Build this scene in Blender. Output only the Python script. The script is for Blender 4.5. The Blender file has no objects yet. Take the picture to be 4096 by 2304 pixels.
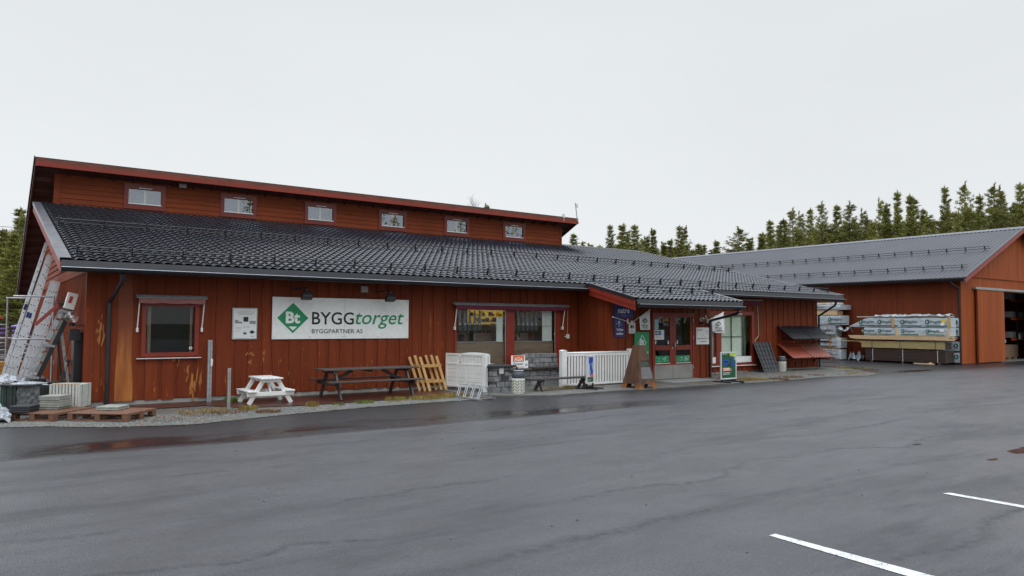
import bpy, math, random
from mathutils import Vector, Matrix
random.seed(7)
SC = bpy.context.scene
COL = SC.collection
# ---------------------------------------------------------------- camera
cam_d = bpy.data.cameras.new('camera'); cam = bpy.data.objects.new('camera', cam_d); COL.objects.link(cam)
cam_d.sensor_width = 36; cam_d.lens = 36*2977.74/4096; cam_d.clip_start = .05; cam_d.clip_end = 2000
YAW, PIT, ROL = .626069, .047051, .005386
fw = Vector((math.sin(YAW)*math.cos(PIT), math.cos(YAW)*math.cos(PIT), math.sin(PIT)))
rt = Vector((math.cos(YAW), -math.sin(YAW), 0)); up = rt.cross(fw)
r2 = rt*math.cos(ROL)+up*math.sin(ROL); u2 = -rt*math.sin(ROL)+up*math.cos(ROL)
mw = Matrix.Identity(4)
for i in range(3):
    mw[i][0] = r2[i]; mw[i][1] = u2[i]; mw[i][2] = -fw[i]
mw.translation = Vector((-2.6311, -17.5688, 1.792))
cam.matrix_world = mw
SC.camera = cam
# ---------------------------------------------------------------- sky and sun (overcast)
W = bpy.data.worlds.new('World'); SC.world = W; W.use_nodes = True
nt = W.node_tree; nt.nodes.clear()
out = nt.nodes.new('ShaderNodeOutputWorld'); bg = nt.nodes.new('ShaderNodeBackground')
sky = nt.nodes.new('ShaderNodeTexSky'); sky.sky_type = 'NISHITA'; sky.sun_disc = False
SUN_EL, SUN_AZ = math.radians(48), math.radians(205)
sky.sun_elevation = SUN_EL; sky.sun_rotation = SUN_AZ; sky.air_density = 1; sky.dust_density = 4
tc = nt.nodes.new('ShaderNodeTexCoord'); sp = nt.nodes.new('ShaderNodeSeparateXYZ')
nt.links.new(tc.outputs['Generated'], sp.inputs[0])
cr = nt.nodes.new('ShaderNodeValToRGB'); nt.links.new(sp.outputs['Z'], cr.inputs[0])
els = cr.color_ramp.elements
els[0].position = 0; els[0].color = (.83, .85, .865, 1)
els[1].position = 1; els[1].color = (.86, .94, 1.06, 1)
e = els.new(.12); e.color = (.83, .862, .88, 1)
e = els.new(.42); e.color = (.77, .805, .825, 1)
# an overcast sky is brightest towards the zenith: factor by elevation
mr = nt.nodes.new('ShaderNodeMapRange'); mr.inputs[1].default_value = .5; mr.inputs[2].default_value = 1
mr.inputs[3].default_value = 1; mr.inputs[4].default_value = 3.6
nt.links.new(sp.outputs['Z'], mr.inputs[0])
nz = nt.nodes.new('ShaderNodeTexNoise'); nz.inputs['Scale'].default_value = 1.6; nz.inputs['Detail'].default_value = 4
mp = nt.nodes.new('ShaderNodeMapping'); mp.inputs['Scale'].default_value = (1, 1, 3)
nt.links.new(tc.outputs['Generated'], mp.inputs[0]); nt.links.new(mp.outputs[0], nz.inputs[0])
nr = nt.nodes.new('ShaderNodeMapRange'); nr.inputs[1].default_value = .3; nr.inputs[2].default_value = .7
nr.inputs[3].default_value = .97; nr.inputs[4].default_value = 1.03
nt.links.new(nz.outputs[0], nr.inputs[0])
m1 = nt.nodes.new('ShaderNodeMath'); m1.operation = 'MULTIPLY'
nt.links.new(mr.outputs[0], m1.inputs[0]); nt.links.new(nr.outputs[0], m1.inputs[1])
vm = nt.nodes.new('ShaderNodeVectorMath'); vm.operation = 'SCALE'
nt.links.new(cr.outputs[0], vm.inputs[0]); nt.links.new(m1.outputs[0], vm.inputs['Scale'])
sc10 = nt.nodes.new('ShaderNodeVectorMath'); sc10.operation = 'SCALE'; sc10.inputs['Scale'].default_value = 10.0
nt.links.new(vm.outputs[0], sc10.inputs[0])
mx = nt.nodes.new('ShaderNodeMix'); mx.data_type = 'RGBA'; mx.inputs[0].default_value = .985
nt.links.new(sky.outputs[0], mx.inputs[6]); nt.links.new(sc10.outputs[0], mx.inputs[7])
nt.links.new(mx.outputs[2], bg.inputs[0]); bg.inputs[1].default_value = .1
nt.links.new(bg.outputs[0], out.inputs[0])
sl = bpy.data.lights.new('sun', 'SUN'); sl.energy = .55; sl.angle = math.radians(50); sl.color = (1, .98, .95)
so = bpy.data.objects.new('sun', sl); COL.objects.link(so)
sd = Vector((math.sin(SUN_AZ)*math.cos(SUN_EL), math.cos(SUN_AZ)*math.cos(SUN_EL), math.sin(SUN_EL)))
so.rotation_euler = (-sd).to_track_quat('-Z', 'Y').to_euler(); so.location = (0, -20, 30)
SC.view_settings.view_transform = 'Standard'; SC.view_settings.look = 'None'; SC.view_settings.gamma = 1
SC.view_settings.exposure = 0
SC.render.resolution_x = 1024; SC.render.resolution_y = 576

# ---------------------------------------------------------------- helpers
class MB:
    def __init__(s): s.v = []; s.f = []; s.mi = []; s.cur = 0
    def add(s, vs, fs):
        o = len(s.v); s.v += [tuple(v) for v in vs]
        for f in fs: s.f.append([o+i for i in f]); s.mi.append(s.cur)
        return s
    def box(s, x0, y0, z0, x1, y1, z1):
        x0, x1 = min(x0, x1), max(x0, x1); y0, y1 = min(y0, y1), max(y0, y1); z0, z1 = min(z0, z1), max(z0, z1)
        return s.add([(x0,y0,z0),(x1,y0,z0),(x1,y1,z0),(x0,y1,z0),(x0,y0,z1),(x1,y0,z1),(x1,y1,z1),(x0,y1,z1)],
                     [(3,2,1,0),(4,5,6,7),(0,1,5,4),(1,2,6,5),(2,3,7,6),(3,0,4,7)])
    def bar(s, p, q, w, h, upv=(0, 0, 1)):
        p, q = Vector(p), Vector(q); d = (q-p).normalized(); u = Vector(upv)
        if abs(d.dot(u)) > .98: u = Vector((0, 1, 0))
        a = d.cross(u).normalized()*w/2; b = a.cross(d).normalized()*h/2
        vs = [p-a-b, p+a-b, p+a+b, p-a+b, q-a-b, q+a-b, q+a+b, q-a+b]
        return s.add(vs, [(0,1,2,3),(7,6,5,4),(4,5,1,0),(5,6,2,1),(6,7,3,2),(7,4,0,3)])
    def cyl(s, p, q, r0, r1=None, n=10, cap=True):
        r1 = r0 if r1 is None else r1
        p, q = Vector(p), Vector(q); d = (q-p).normalized()
        u = Vector((0, 0, 1)) if abs(d.z) < .95 else Vector((1, 0, 0))
        a = d.cross(u).normalized(); b = d.cross(a)
        vs = []
        for k in range(n):
            t = 2*math.pi*k/n; c = a*math.cos(t)+b*math.sin(t)
            vs += [p+c*r0, q+c*r1]
        fs = [(2*k, 2*((k+1) % n), 2*((k+1) % n)+1, 2*k+1) for k in range(n)]
        if cap: fs += [tuple(2*k for k in range(n))[::-1], tuple(2*k+1 for k in range(n))]
        return s.add(vs, fs)
    def tube(s, pts, r, n=8):
        for a, b in zip(pts[:-1], pts[1:]): s.cyl(a, b, r, r, n)
        return s
    def lathe(s, prof, c=(0, 0, 0), n=24):
        vs = []; m = len(prof)
        for k in range(n):
            t = 2*math.pi*k/n
            for r, z in prof: vs.append((c[0]+r*math.cos(t), c[1]+r*math.sin(t), c[2]+z))
        fs = []
        for k in range(n):
            k2 = (k+1) % n
            for i in range(m-1): fs.append((k*m+i, k2*m+i, k2*m+i+1, k*m+i+1))
        return s.add(vs, fs)
    def sphere(s, c, r, n=16, sx=1, sy=1, sz=1):
        prof = [(r*math.sin(math.pi*i/(n//2))*1.0, -r*math.cos(math.pi*i/(n//2))*sz) for i in range(n//2+1)]
        o = len(s.v); s.lathe(prof, (0, 0, 0), n)
        for i in range(o, len(s.v)):
            x, y, z = s.v[i]; s.v[i] = (c[0]+x*sx, c[1]+y*sy, c[2]+z)
        return s
    def prism(s, poly, d, ax='y'):
        """extrude a 2-D outline; ax y: poly (x,z) from y=d[0] to d[1]; ax x: poly (y,z); ax z: poly (x,y)"""
        n = len(poly); a, b = d
        m = {'y': lambda p, t: (p[0], t, p[1]), 'x': lambda p, t: (t, p[0], p[1]), 'z': lambda p, t: (p[0], p[1], t)}[ax]
        vs = [m(p, a) for p in poly]+[m(p, b) for p in poly]
        return s.add(vs, [tuple(range(n)), tuple(range(2*n-1, n-1, -1))]+[(i, n+i, n+(i+1) % n, (i+1) % n) for i in range(n)])
    def rot(s, ang, axis='Z', c=(0, 0, 0), start=0):
        M = Matrix.Rotation(ang, 3, axis); c = Vector(c)
        for i in range(start, len(s.v)): s.v[i] = tuple(M @ (Vector(s.v[i])-c)+c)
        return s
    def build(s, name, mat, parent=None, smooth=False, bevel=0, fixn=True):
        me = bpy.data.meshes.new(name)
        off = Vector((0, 0, 0)); p = parent
        while p is not None: off += p.location; p = p.parent
        me.from_pydata([tuple(Vector(v)-off) for v in s.v], [], s.f)
        mats = mat if isinstance(mat, (list, tuple)) else [mat]
        for m in mats: me.materials.append(m)
        if len(mats) > 1: me.polygons.foreach_set('material_index', s.mi)
        if fixn:
            import bmesh
            bm = bmesh.new(); bm.from_mesh(me); bmesh.ops.recalc_face_normals(bm, faces=bm.faces); bm.to_mesh(me); bm.free()
        if smooth: me.polygons.foreach_set('use_smooth', [True]*len(me.polygons))
        me.update()
        o = bpy.data.objects.new(name, me); COL.objects.link(o)
        if parent is not None: o.parent = parent
        if bevel:
            b = o.modifiers.new('bevel', 'BEVEL'); b.width = bevel; b.segments = 2; b.limit_method = 'ANGLE'
        return o
def tag(o, label=None, cat=None, group=None, kind=None):
    if label: o['label'] = label
    if cat: o['category'] = cat
    if group: o['group'] = group
    if kind: o['kind'] = kind
    return o
def thing(name, label, cat, loc=(0, 0, 0), group=None, rz=0):
    o = bpy.data.objects.new(name, None); COL.objects.link(o); o.location = loc; o.rotation_euler = (0, 0, rz)
    o.empty_display_size = .2
    return tag(o, label, cat, group)
def copy_tree(o, parent=None):
    c = o.copy(); COL.objects.link(c)
    if parent is not None: c.parent = parent
    for ch in list(o.children): copy_tree(ch, c)
    return c

# ---------------------------------------------------------------- materials
def new_mat(name):
    m = bpy.data.materials.new(name); m.use_nodes = True
    n = m.node_tree; b = n.nodes['Principled BSDF']
    return m, n, b
def nd(n, t, **k):
    x = n.nodes.new(t)
    for a, v in k.items():
        if a.startswith('_'): setattr(x, a[1:], v)
        else: x.inputs[a.replace('__', ' ')].default_value = v
    return x
def coords(n, kind='Object', scale=(1, 1, 1)):
    t = n.nodes.new('ShaderNodeTexCoord'); m = n.nodes.new('ShaderNodeMapping'); m.inputs['Scale'].default_value = scale
    n.links.new(t.outputs[kind], m.inputs[0]); return m.outputs[0]
def ramp(n, inp, stops):
    r = n.nodes.new('ShaderNodeValToRGB'); n.links.new(inp, r.inputs[0]); e = r.color_ramp.elements
    while len(e) < len(stops): e.new(.5)
    for i, (p, c) in enumerate(stops):
        e[i].position = p; e[i].color = tuple(c)+(1,) if len(c) == 3 else c
    return r.outputs[0]
def mixc(n, f, a, b, mode='MIX'):
    x = n.nodes.new('ShaderNodeMix'); x.data_type = 'RGBA'; x.blend_type = mode
    for s, v in ((0, f), (6, a), (7, b)):
        if hasattr(v, 'links') or hasattr(v, 'is_linked'): n.links.new(v, x.inputs[s])
        elif s == 0: x.inputs[0].default_value = v
        else: x.inputs[s].default_value = tuple(v)+(1,) if len(v) == 3 else v
    return x.outputs[2]
def math_(n, op, a, b=None, c=None, clamp=False):
    x = n.nodes.new('ShaderNodeMath'); x.operation = op; x.use_clamp = clamp
    for s, v in ((0, a), (1, b), (2, c)):
        if v is None: continue
        if hasattr(v, 'is_linked'): n.links.new(v, x.inputs[s])
        else: x.inputs[s].default_value = v
    return x.outputs[0]
def noise(n, vec, scale, detail=4, rough=.55):
    x = nd(n, 'ShaderNodeTexNoise', Scale=scale, Detail=detail, Roughness=rough)
    n.links.new(vec, x.inputs['Vector']); return x.outputs['Fac']
def bump(n, b, h, strength=.3, dist=.01):
    x = nd(n, 'ShaderNodeBump', Strength=strength, Distance=dist)
    n.links.new(h, x.inputs['Height']); n.links.new(x.outputs[0], b.inputs['Normal'])
def simple(name, col, rough=.6, metal=0, var=.12, scale=6, bmp=.1, spec=.5, stretch=(1, 1, 1), dirt=0):
    """plain painted / plastic / metal surface with uneven tone, fine bump and optional dirt"""
    m, n, b = new_mat(name)
    v = coords(n, 'Object', stretch)
    f = noise(n, v, scale, 5)
    lo = tuple(c*(1-var) for c in col); hi = tuple(min(1, c*(1+var)) for c in col)
    c = ramp(n, f, [(.3, lo), (.7, hi)])
    if dirt:
        d = noise(n, v, scale*.35, 6, .7)
        dm = ramp(n, d, [(.5, (0, 0, 0)), (.72, (dirt, dirt, dirt))])
        c = mixc(n, dm, c, tuple(x*.45+.01 for x in col))
    n.links.new(c, b.inputs['Base Color'])
    b.inputs['Roughness'].default_value = rough; b.inputs['Metallic'].default_value = metal
    b.inputs['Specular IOR Level'].default_value = spec
    if bmp: bump(n, b, noise(n, v, scale*8, 3), bmp, .005)
    return m
def wood(name, col, col2, rough=.7, scale=6, grain=(1, 1, 14), bmp=.25, var2=None):
    m, n, b = new_mat(name)
    v = coords(n, 'Object', grain)
    f = noise(n, v, scale, 6, .65)
    c = ramp(n, f, [(.32, col), (.68, col2)])
    g = noise(n, coords(n, 'Object', tuple(q*3 for q in grain)), scale*2.3, 3)
    c = mixc(n, .35, c, ramp(n, g, [(.35, tuple(x*.5 for x in col)), (.6, col2)]))
    n.links.new(c, b.inputs['Base Color']); b.inputs['Roughness'].default_value = rough
    bump(n, b, g, bmp, .006)
    return m
def flat(name, col, rough=.5, emit=0):
    m, n, b = new_mat(name); b.inputs['Roughness'].default_value = rough
    v = coords(n); f = noise(n, v, 9, 3)
    c = ramp(n, f, [(.3, tuple(x*.94 for x in col)), (.7, tuple(min(1, x*1.04) for x in col))])
    n.links.new(c, b.inputs['Base Color'])
    if emit:
        b.inputs['Emission Color'].default_value = tuple(col)+(1,); b.inputs['Emission Strength'].default_value = emit
    return m

# red weathered cladding: red-brown stain, streaks, knots showing through, orange bare spots
def red_wall(name, base=(.190, .0375, .0120), worn=1.0, axis=(1, 1, .12), bare=(.42, .135, .02)):
    m, n, b = new_mat(name)
    o = coords(n, 'Object'); v = coords(n, 'Object', axis)
    f = noise(n, v, 7, 6, .62)
    big = noise(n, coords(n, 'Object', (1, 1, .25)), 1.3, 4)
    c = ramp(n, f, [(.25, tuple(x*.78 for x in base)), (.5, base), (.78, tuple(x*1.22 for x in base))])
    c = mixc(n, ramp(n, big, [(.35, (0, 0, 0)), (.7, (.45,)*3)]), c, (base[0]*.72, base[1]*.62, base[2]*.75))
    if worn:
        sp_ = noise(n, coords(n, 'Object', (axis[0]*2.2, 2, axis[2]*4)), 6.5, 5, .7)
        low = nd(n, 'ShaderNodeSeparateXYZ'); n.links.new(o, low.inputs[0])
        hz = math_(n, 'MULTIPLY_ADD', low.outputs[2], -.055, .09)
        th = math_(n, 'ADD', sp_, hz)
        k = ramp(n, th, [(.705, (0, 0, 0)), (.735, (.85*worn,)*3)])
        c = mixc(n, k, c, bare)
        kn = nd(n, 'ShaderNodeTexVoronoi', Scale=2.6); n.links.new(coords(n, 'Object', (1.4, 1, .7)), kn.inputs['Vector'])
        kk = ramp(n, kn.outputs['Distance'], [(.0, (.9*worn,)*3), (.045, (.5*worn,)*3), (.06, (0, 0, 0))])
        c = mixc(n, kk, c, (bare[0]*.9, bare[1]*.75, bare[2]))
    n.links.new(c, b.inputs['Base Color']); b.inputs['Roughness'].default_value = .62
    b.inputs['Specular IOR Level'].default_value = .18
    bump(n, b, f, .25, .006)
    return m
def bare_wood(name):
    m, n, b = new_mat(name)
    v = coords(n, 'Object', (1, 1, .1)); f = noise(n, v, 11, 6, .65)
    c = ramp(n, f, [(.25, (.17, .048, .012)), (.5, (.36, .108, .018)), (.78, (.50, .19, .035))])
    o = coords(n, 'Object'); s_ = nd(n, 'ShaderNodeSeparateXYZ'); n.links.new(o, s_.inputs[0])
    q = noise(n, coords(n, 'Object', (1, 1, .3)), 4, 5)
    t = math_(n, 'MULTIPLY_ADD', s_.outputs[2], .45, q)
    k = ramp(n, math_(n, 'MULTIPLY', t, .5), [(.46, (0, 0, 0)), (.66, (1, 1, 1))])
    c = mixc(n, k, c, (.20, .042, .014))
    kn = nd(n, 'ShaderNodeTexVoronoi', Scale=3.5); n.links.new(coords(n, 'Object', (1.5, 1, .8)), kn.inputs['Vector'])
    c = mixc(n, ramp(n, kn.outputs['Distance'], [(.03, (.9,)*3), (.08, (0, 0, 0))]), c, (.12, .03, .01))
    n.links.new(c, b.inputs['Base Color']); b.inputs['Roughness'].default_value = .6
    bump(n, b, f, .3, .006); return m

M = {}
M['red'] = red_wall('stained_cladding')
M['red_up'] = red_wall('stained_clapboard', (.212, .0445, .0135), .0, (.12, 1, 1))
M['red_side'] = red_wall('stained_gable_boards', (.27, .052, .012), .35)
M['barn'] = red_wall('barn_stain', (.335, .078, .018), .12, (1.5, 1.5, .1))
M['barn_shaded'] = red_wall('barn_stain_shaded', (.175, .039, .014), .1, (1, 1.5, .1))  # same barn stain, darkened: the side wall's shade is put into the colour
M['bare'] = bare_wood('bare_board')
M['flake'] = wood('bare_splinter', (.27, .078, .015), (.48, .19, .04), .6, 9, (1, 1, .15))
M['trim'] = simple('trim_red_paint', (.225, .023, .009), .45, var=.15, scale=3, bmp=.08, stretch=(.3, 1, 1))
M['trimdark'] = simple('window_red_paint', (.17, .018, .009), .4, var=.15)
M['soffit'] = simple('soffit_brown', (.075, .022, .014), .7, var=.3, scale=3)
M['metal_black'] = simple('black_coated_steel', (.012, .012, .016), .33, var=.25, scale=4, bmp=.03)
M['gutter'] = simple('gutter_steel', (.02, .021, .026), .3, var=.2, scale=4, bmp=.02)
M['edge'] = simple('bright_edge_metal', (.42, .43, .46), .3, .7, var=.1)
M['flash'] = simple('roof_flashing_steel', (.14, .145, .16), .3, .5, var=.35, scale=5, bmp=.15)
M['galv'] = simple('galvanised_steel', (.42, .44, .46), .42, .65, var=.2, scale=10, bmp=.05)
M['alu'] = simple('ladder_aluminium', (.78, .80, .84), .35, .55, var=.14, scale=12, bmp=.02)
M['white'] = simple('white_paint', (.76, .76, .74), .5, var=.05, scale=5, bmp=.05, dirt=.25)
M['whiteclean'] = flat('white_sheet', (.78, .80, .79), .4)
M['signwhite'] = flat('sign_white', (.83, .85, .84), .35)
M['paper'] = flat('paper', (.72, .74, .74), .6)
M['green'] = flat('sign_green', (.003, .255, .095), .35)
M['greendark'] = flat('flag_green', (.005, .05, .03), .6)
M['ink'] = flat('black_print', (.012, .012, .014), .5)
M['blue'] = flat('sign_blue', (.008, .022, .17), .4)
M['bluelt'] = flat('print_blue', (.03, .12, .42), .5)
M['orange'] = flat('print_orange', (.75, .15, .05), .5)
M['yellow'] = flat('print_yellow', (.72, .55, .03), .5)
M['grey'] = flat('print_grey', (.25, .25, .26), .6)
M['palegrey'] = flat('print_pale_grey', (.5, .51, .52), .6)
M['redprint'] = flat('print_red', (.5, .04, .03), .5)
M['lime'] = flat('print_lime', (.45, .62, .05), .5)
M['concrete'] = simple('concrete', (.115, .11, .10), .55, var=.35, scale=4, bmp=.3, dirt=.35)
M['stone'] = simple('grey_block_stone', (.20, .20, .205), .8, var=.5, scale=7, bmp=.7, dirt=.5)
M['stonejoint'] = simple('block_joint', (.05, .05, .05), .9)
M['darkwood'] = wood('weathered_dark_wood', (.035, .027, .024), (.085, .068, .06), .55, 5, (.5, 6, 6))
M['pinewood'] = wood('fresh_pine', (.42, .22, .07), (.62, .38, .14), .6, 5, (3, 3, .5))
M['palewood'] = wood('planed_pine', (.55, .36, .19), (.74, .55, .33), .6, 4, (6, .4, 6))
M['greenwood'] = wood('treated_planks', (.30, .23, .09), (.50, .40, .19), .6, 4, (6, .4, 6))
M['brownwood'] = wood('dark_treated_boards', (.026, .015, .011), (.062, .037, .028), .6, 4, (6, .3, 9))
M['palletwood'] = wood('pallet_wood', (.10, .042, .022), (.22, .105, .06), .6, 5, (1.5, 4, 4))
M['beamwood'] = wood('stained_beam', (.30, .12, .02), (.45, .22, .04), .5, 4, (.5, 4, 4))
M['interiorwood'] = wood('shelf_back_board', (.16, .10, .065), (.27, .18, .12), .5, 4, (.4, 3, 5))
M['slab'] = simple('grey_paving_slab', (.27, .275, .24), .85, var=.25, scale=9, bmp=.4, dirt=.2)
M['slabdark'] = simple('charcoal_paving_slab', (.025, .026, .03), .55, var=.3, scale=9, bmp=.3)
M['slablight'] = simple('pale_concrete_slab', (.50, .50, .46), .8, var=.12, scale=9, bmp=.2)
M['awn'] = simple('faded_awning_cloth', (.30, .12, .12), .8, var=.2, bmp=.1)
M['awn2'] = simple('wine_awning_cloth', (.13, .014, .035), .8, var=.2, bmp=.1)
M['steelplate'] = simple('brushed_kick_plate', (.33, .32, .30), .45, .35, var=.15, scale=3, bmp=.05, dirt=.3)
M['plastgrey'] = simple('dark_grey_plastic', (.045, .05, .06), .45)
M['cream'] = simple('cream_plastic', (.68, .68, .60), .45, var=.06, dirt=.2)
M['tileblack'] = simple('black_sample_sheet', (.009, .010, .013), .4, var=.3)
M['tilered'] = simple('red_sample_sheet', (.27, .058, .032), .4, var=.15)
M['rust'] = simple('rusty_mesh', (.10, .035, .02), .8, var=.4, scale=12)
M['blinds'] = simple('pale_blinds', (.80, .86, .76), .7, var=.08)
M['cabinet'] = simple('pale_cabinet', (.62, .66, .64), .5, var=.05)
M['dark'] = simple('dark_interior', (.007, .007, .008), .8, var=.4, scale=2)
M['saw'] = simple('saw_blade_steel', (.10, .11, .12), .4, .4, var=.2)
M['plum'] = simple('purple_sack', (.28, .22, .55), .5, var=.2, scale=8, bmp=.3)
M['sackw'] = simple('white_sack', (.62, .64, .66), .5, var=.15, scale=8, bmp=.3)
M['sackg'] = simple('grey_sack', (.20, .21, .22), .5, var=.3, scale=8, bmp=.3)
def glass_mat(name, fac=.16, tint=(1, 1, 1), trans=(.94, .96, .95), rough=.01):
    m, n, b = new_mat(name); n.nodes.remove(b)
    o = n.nodes['Material Output']; t = n.nodes.new('ShaderNodeBsdfTransparent'); t.inputs[0].default_value = trans+(1,)
    g = n.nodes.new('ShaderNodeBsdfGlossy'); g.inputs[0].default_value = tint+(1,); g.inputs['Roughness'].default_value = rough
    fr = n.nodes.new('ShaderNodeLayerWeight'); fr.inputs[0].default_value = .5
    f = math_(n, 'MULTIPLY_ADD', math_(n, 'POWER', fr.outputs['Facing'], 5.0), .9, fac, True)
    x = n.nodes.new('ShaderNodeMixShader'); n.links.new(f, x.inputs[0]); n.links.new(t.outputs[0], x.inputs[1]); n.links.new(g.outputs[0], x.inputs[2])
    bp = nd(n, 'ShaderNodeBump', Strength=.05, Distance=.02); n.links.new(noise(n, coords(n), 1.5, 1), bp.inputs['Height']); n.links.new(bp.outputs[0], g.inputs['Normal'])
    n.links.new(x.outputs[0], o.inputs[0]); return m
M['glass'] = glass_mat('window_glass', .02)
M['glasshi'] = glass_mat('upper_window_glass', .16, (.85, .9, 1))
M['globe'] = glass_mat('globe_lamp_glass', .12)
M['film'] = glass_mat('clear_wrap', .1, (1, 1, 1), (.75, .77, .78), .15)

# plastic sheet wrap
def wrap_mat():
    m, n, b = new_mat('printed_wrap'); v = coords(n)
    f = noise(n, v, 5, 4); c = ramp(n, f, [(.3, (.36, .42, .46)), (.7, (.48, .54, .58))])
    n.links.new(c, b.inputs['Base Color']); b.inputs['Roughness'].default_value = .3
    bump(n, b, noise(n, coords(n, 'Object', (2, 1, 3)), 5, 4), .35, .02); return m
M['wrap'] = wrap_mat(); M['cover'] = simple('dull_cover_sheet', (.33, .37, .38), .4, var=.45, scale=5, bmp=.5)

# roof tiles: wet black coated steel
def tile_mat():
    m, n, b = new_mat('wet_steel_tiles'); v = coords(n)
    f = noise(n, v, 2.2, 5, .6); c = ramp(n, f, [(.3, (.009, .010, .017)), (.7, (.018, .021, .034))])
    n.links.new(c, b.inputs['Base Color'])
    r = ramp(n, noise(n, v, 7, 5, .7), [(.35, (.12,)*3), (.65, (.26,)*3)])
    n.links.new(r, b.inputs['Roughness']); b.inputs['Specular IOR Level'].default_value = .6
    bump(n, b, noise(n, v, 14, 3), .10, .006); return m
M['tile'] = tile_mat()
def corr_mat():
    m, n, b = new_mat('grey_corrugated_steel'); v = coords(n)
    f = noise(n, v, .7, 5, .6); c = ramp(n, f, [(.3, (.026, .026, .034)), (.7, (.042, .042, .053))])
    n.links.new(c, b.inputs['Base Color']); b.inputs['Roughness'].default_value = .48
    bump(n, b, noise(n, v, 9, 3), .08, .006); return m
M['corr'] = corr_mat()

# asphalt: wet, older dull surface, smoother fresh strip along the building, puddles
SEAM = -6.2
def asphalt_mat():
    m, n, b = new_mat('wet_asphalt')
    o = coords(n); s_ = nd(n, 'ShaderNodeSeparateXYZ'); n.links.new(o, s_.inputs[0]); X, Y = s_.outputs[0], s_.outputs[1]
    wob = math_(n, 'MULTIPLY_ADD', noise(n, o, .35, 3), .5, -.25)
    yy = math_(n, 'ADD', Y, wob)
    fine = noise(n, o, 120, 2, .7); mid = noise(n, o, 22, 4, .6); big = noise(n, o, .33, 5, .6)
    stone = nd(n, 'ShaderNodeTexVoronoi', Scale=85); n.links.new(o, stone.inputs['Vector'])
    # old asphalt colour
    c = ramp(n, math_(n, 'MULTIPLY_ADD', noise(n, o, 48, 3, .7), .5, math_(n, 'MULTIPLY', fine, .5)), [(.38, (.020, .021, .024)), (.62, (.120, .121, .128))])
    c = mixc(n, ramp(n, big, [(.35, (0, 0, 0)), (.7, (.5,)*3)]), c, (.045, .047, .054))
    # light grit specks
    gr = nd(n, 'ShaderNodeTexVoronoi', Scale=24); n.links.new(o, gr.inputs['Vector'])
    c = mixc(n, ramp(n, gr.outputs['Distance'], [(.05, (.55,)*3), (.10, (0, 0, 0))]), c, (.22, .21, .20))
    # fresh strip (between seam and gravel), fading out to the right
    seam = math_(n, 'SUBTRACT', yy, SEAM)
    strip = math_(n, 'MULTIPLY', math_(n, 'MULTIPLY', seam, 6.0, clamp=True), math_(n, 'MULTIPLY_ADD', X, -.22, 2.6, clamp=True), clamp=True)
    strip = math_(n, 'MAXIMUM', strip, math_(n, 'MULTIPLY_ADD', Y, .9, 4.0, clamp=True))
    c = mixc(n, strip, c, (.016, .0165, .019))
    # standing water near the seam
    d = math_(n, 'ABSOLUTE', math_(n, 'ADD', seam, math_(n, 'MULTIPLY', noise(n, coords(n, 'Object', (.6, 1, 1)), 1.1, 4), -1.3)))
    pud = math_(n, 'SUBTRACT', 1.25, math_(n, 'MULTIPLY', d, 1.8), clamp=True)
    pud = math_(n, 'MULTIPLY', pud, strip)
    pud = math_(n, 'MULTIPLY', pud, ramp(n, noise(n, coords(n, 'Object', (.5, 1.4, 1)), .8, 4), [(.38, (.15,)*3), (.55, (1, 1, 1))]))
    # a few small puddles on the right and by the barn
    def blob(cx, cy, rx, ry, a=0.0):
        dx = math_(n, 'MULTIPLY', math_(n, 'SUBTRACT', X, cx), 1/rx); dy = math_(n, 'MULTIPLY', math_(n, 'SUBTRACT', Y, cy), 1/ry)
        r = math_(n, 'SQRT', math_(n, 'ADD', math_(n, 'MULTIPLY', dx, dx), math_(n, 'MULTIPLY', dy, dy)))
        r = math_(n, 'ADD', r, math_(n, 'MULTIPLY_ADD', noise(n, o, 2.2, 4), 1.6, -.8))
        return math_(n, 'MULTIPLY', math_(n, 'SUBTRACT', 1.0, r), 12, clamp=True)
    small = blob(9.75, -13.18, .55, .17)
    for q in ((8.5, -13.19, .14, .05), (8.93, -12.0, .12, .05), (27.4, -3.1, 1.5, .35)):
        small = math_(n, 'MAXIMUM', small, blob(*q))
    wet = math_(n, 'MAXIMUM', pud, small)
    c = mixc(n, math_(n, 'MULTIPLY', wet, .6), c, (.010, .010, .011))
    # rough, drier, darker lanes (open texture) with irregular outline
    lane = ramp(n, noise(n, coords(n, 'Object', (.28, 1.1, 1)), .8, 6, .66), [(.50, (0, 0, 0)), (.62, (1, 1, 1))])
    # ragged open-textured joints running along the yard
    jt = 0.0
    for (y0, a, w) in ((-12.75, .12, 7.0), (-10.35, .2, 9.0), (-8.1, .25, 8.0), (-14.6, .2, 7.0), (-7.0, .15, 12.0), (-11.6, .5, 10.0)):
        wv = math_(n, 'MULTIPLY_ADD', noise(n, coords(n, 'Object', (.35, .05, 1)), .9, 4, .6), 3.2*a+.6, -(1.6*a+.3)-y0)
        dd = math_(n, 'ABSOLUTE', math_(n, 'ADD', Y, wv))
        q_ = math_(n, 'SUBTRACT', 1.0, math_(n, 'MULTIPLY', dd, w), clamp=True)
        q_ = math_(n, 'MULTIPLY', q_, ramp(n, noise(n, coords(n, 'Object', (.3, .3, 1)), 1.0+a, 3), [(.42, (0, 0, 0)), (.55, (1, 1, 1))]))
        jt = q_ if jt == 0.0 else math_(n, 'MAXIMUM', jt, q_)
    jt = math_(n, 'MULTIPLY', jt, ramp(n, noise(n, o, 9, 5, .7), [(.35, (.2,)*3), (.6, (1, 1, 1))]))
    lane = math_(n, 'MAXIMUM', math_(n, 'MULTIPLY', lane, .62), jt)
    c = mixc(n, math_(n, 'MULTIPLY', lane, .8), c, (.018, .0185, .021))
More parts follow.
